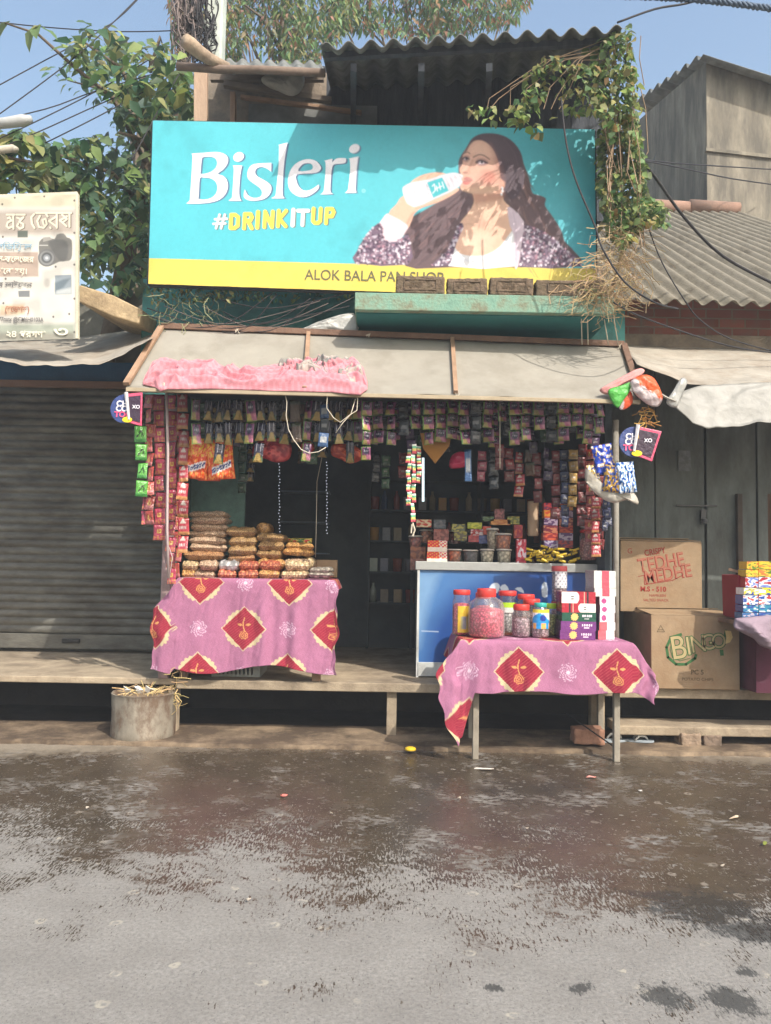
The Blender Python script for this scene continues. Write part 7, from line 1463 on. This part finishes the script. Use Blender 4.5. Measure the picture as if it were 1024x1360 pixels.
# ================================================================ BIN, sandals, litter
bn = thing('waste_bin', 'squat stained tin bin full of straw and paper on the road edge', 'bin', atz(190, 976, .02)); bc = Vector(bn.location); bc.z = 0.004
rb = 41*mpp(bc.y); hb = at(190, 925, bc.y-rb*.8).z
TIN = mat('stained_tin', S(150, 142, 128), .6, .3, 5, .4, 20, metal=.2, dirt=S(104, 82, 66), ds=6, stretch=(1, 1, .6), dt=(.46, .6))
mb = MB(); mb.lathe(bc, [(0, .01), (rb*.97, .0), (rb, .015), (rb*.985, hb*.5), (rb*1.0, hb-.01), (rb*1.02, hb), (rb*.97, hb), (rb*.95, hb*.5), (0, hb*.5)], 36); o = mb.build('tin_body', TIN, bn, True); rough(o, .018, .12, 2)
mb = MB(); mb.lathe(bc, [(rb*.95, hb*.9), (rb*.7, hb*.96), (rb*.3, hb+.01), (0, hb+.0)], 20, S(120, 104, 84)); mb.build('waste_heap', VC(), bn)
mb = MB(); r_ = random.Random(4)
for i in range(90):
    a = r_.uniform(0, 6.28); q = r_.uniform(0, rb*.95); c = bc+Vector((q*math.cos(a), q*math.sin(a), hb*.96+.02)); d = Vector((r_.uniform(-1, 1), r_.uniform(-1, 1), r_.uniform(-.1, .7))).normalized()*r_.uniform(.03, .09)
    mb.tube([c-d*.5, c+Vector((0, 0, .01)), c+d], .0028, 4, jit(S(206, 180, 130), .3, r_), False)
for i in range(7):
    c = bc+Vector((r_.uniform(-.12, .1), r_.uniform(-.14, .0), hb+.012+r_.uniform(0, .03))); mb.box(c, (.06, .045, .004), S(226, 224, 220), (r_.uniform(-1, 1), r_.uniform(-1, 1), r_.uniform(0, 3)))
tag(mb.build('straw_and_paper', mat('straw', None, .85, .1, 20, .2, 60), bn), None)
def sandal(px, py, rz, lab):
    p = atz(px, py, .03); t = thing('sandal', lab, 'sandal', (p.x, p.y, .03), rz, 'sandals under the right table'); n = 22; out_ = []
    for k in range(n):
        a = 2*math.pi*k/n; L_x = .125*math.cos(a); out_.append(Vector((L_x, .042*math.sin(a)*(1+.18*math.cos(a)), 0)))
    mb = MB(); mb.prism([v+p*0+Vector(t.location) for v in out_], (0, 0, .018), S(150, 160, 166)); mb.build('sole', VC(), t, bevel=.003)
    for s_ in (-1, 1): mb = MB(); mb.tube([Vector(t.location)+Vector(q) for q in ((.075, 0, .02), (.05, s_*.018, .05), (.0, s_*.036, .055), (-.035, s_*.044, .02))], [.006, .010, .011, .008], 6, S(214, 214, 208)); mb.build('strap', VC(), t, True)
sandal(815, 985, .3, 'pale rubber sandal half hidden behind the right table leg'); sandal(848, 985, -.15, 'pale rubber sandal to the right of the table leg')
def scrap(px, py, w_, h, col, lab, name='paper_scrap', rz=0):
    p = atz(px, py, .012); mb = MB(); r_ = random.Random(int(px)); n = 7; pts = [Vector((w_/2*math.cos(a)*r_.uniform(.7, 1.1), h/2*math.sin(a)*r_.uniform(.7, 1.1), r_.uniform(-.004, .006))) for a in np.linspace(0, 6.28, n+1)[:-1]]
    Mz = Matrix.Rotation(rz, 3, 'Z'); mb.prism([p+Mz @ v for v in pts], (0, 0, .004), S(*col)); return tag(mb.build(name, VC()), lab, 'litter')
p = atz(545, 996, .028); mb = MB(); mb.lathe(p, [(0, 0), (.045, 0), (.042, .015), (.025, .022), (0, .025)], 12, S(214, 178, 40)); tag(mb.build('yellow_lid', VC(), None, True), 'bright yellow plastic cap on the wet road edge', 'litter')
scrap(643, 1021, .15, .035, (222, 214, 204), 'long white paper scrap on the wet road below the right table', rz=-.1); scrap(430, 966, .13, .05, (206, 204, 200), 'crumpled whitish scrap in the gap under the shop slab'); scrap(377, 1057, .06, .03, (214, 120, 110), 'small pink scrap on the wet road'); scrap(785, 1032, .08, .03, (220, 150, 140), 'pinkish paper scrap right of the right table')
scrap(975, 1086, .10, .02, (206, 186, 160), 'thin pale stick lying on the wet road at the right', 'twig', .6); scrap(1016, 1120, .06, .022, (120, 128, 56), 'yellow green leaf on the road at the right edge', 'fallen_leaf', .9); scrap(850, 1050, .03, .02, (224, 220, 214), 'tiny white scrap on the wet road right of the table'); scrap(237, 985, .07, .03, (200, 190, 180), 'small pale scrap beside the tin bin'); scrap(493, 968, .03, .02, (220, 190, 60), 'tiny yellow scrap in the gap under the shop slab')
for i, (x, y) in enumerate(((440, 1080), (116, 1073), (700, 1100), (960, 1150), (330, 1195), (610, 1060))):
    scrap(x, y, .022, .012, (180, 170, 156), 'tiny pale speck of paper lying on the road', 'paper_speck')['group'] = 'paper specks on the road'
# ================================================================ AIR: thin haze added to stand in for lens veil
hm = bpy.data.materials.new('haze'); hm.use_nodes = True; hn = hm.node_tree.nodes; hl = hm.node_tree.links; hn.clear()
ho = hn.new('ShaderNodeOutputMaterial'); hv = hn.new('ShaderNodeVolumePrincipled'); hv.inputs['Color'].default_value = (.86, .92, 1, 1); hv.inputs['Density'].default_value = .0048; hv.inputs['Anisotropy'].default_value = 0
hl.new(hv.outputs[0], ho.inputs['Volume'])
mb = MB(); mb.box((0, 20, 6.5), (124, 124, 15)); tag(mb.build('haze', hm), 'thin pale haze added to stand in for lens veil', None, None, 'stuff')
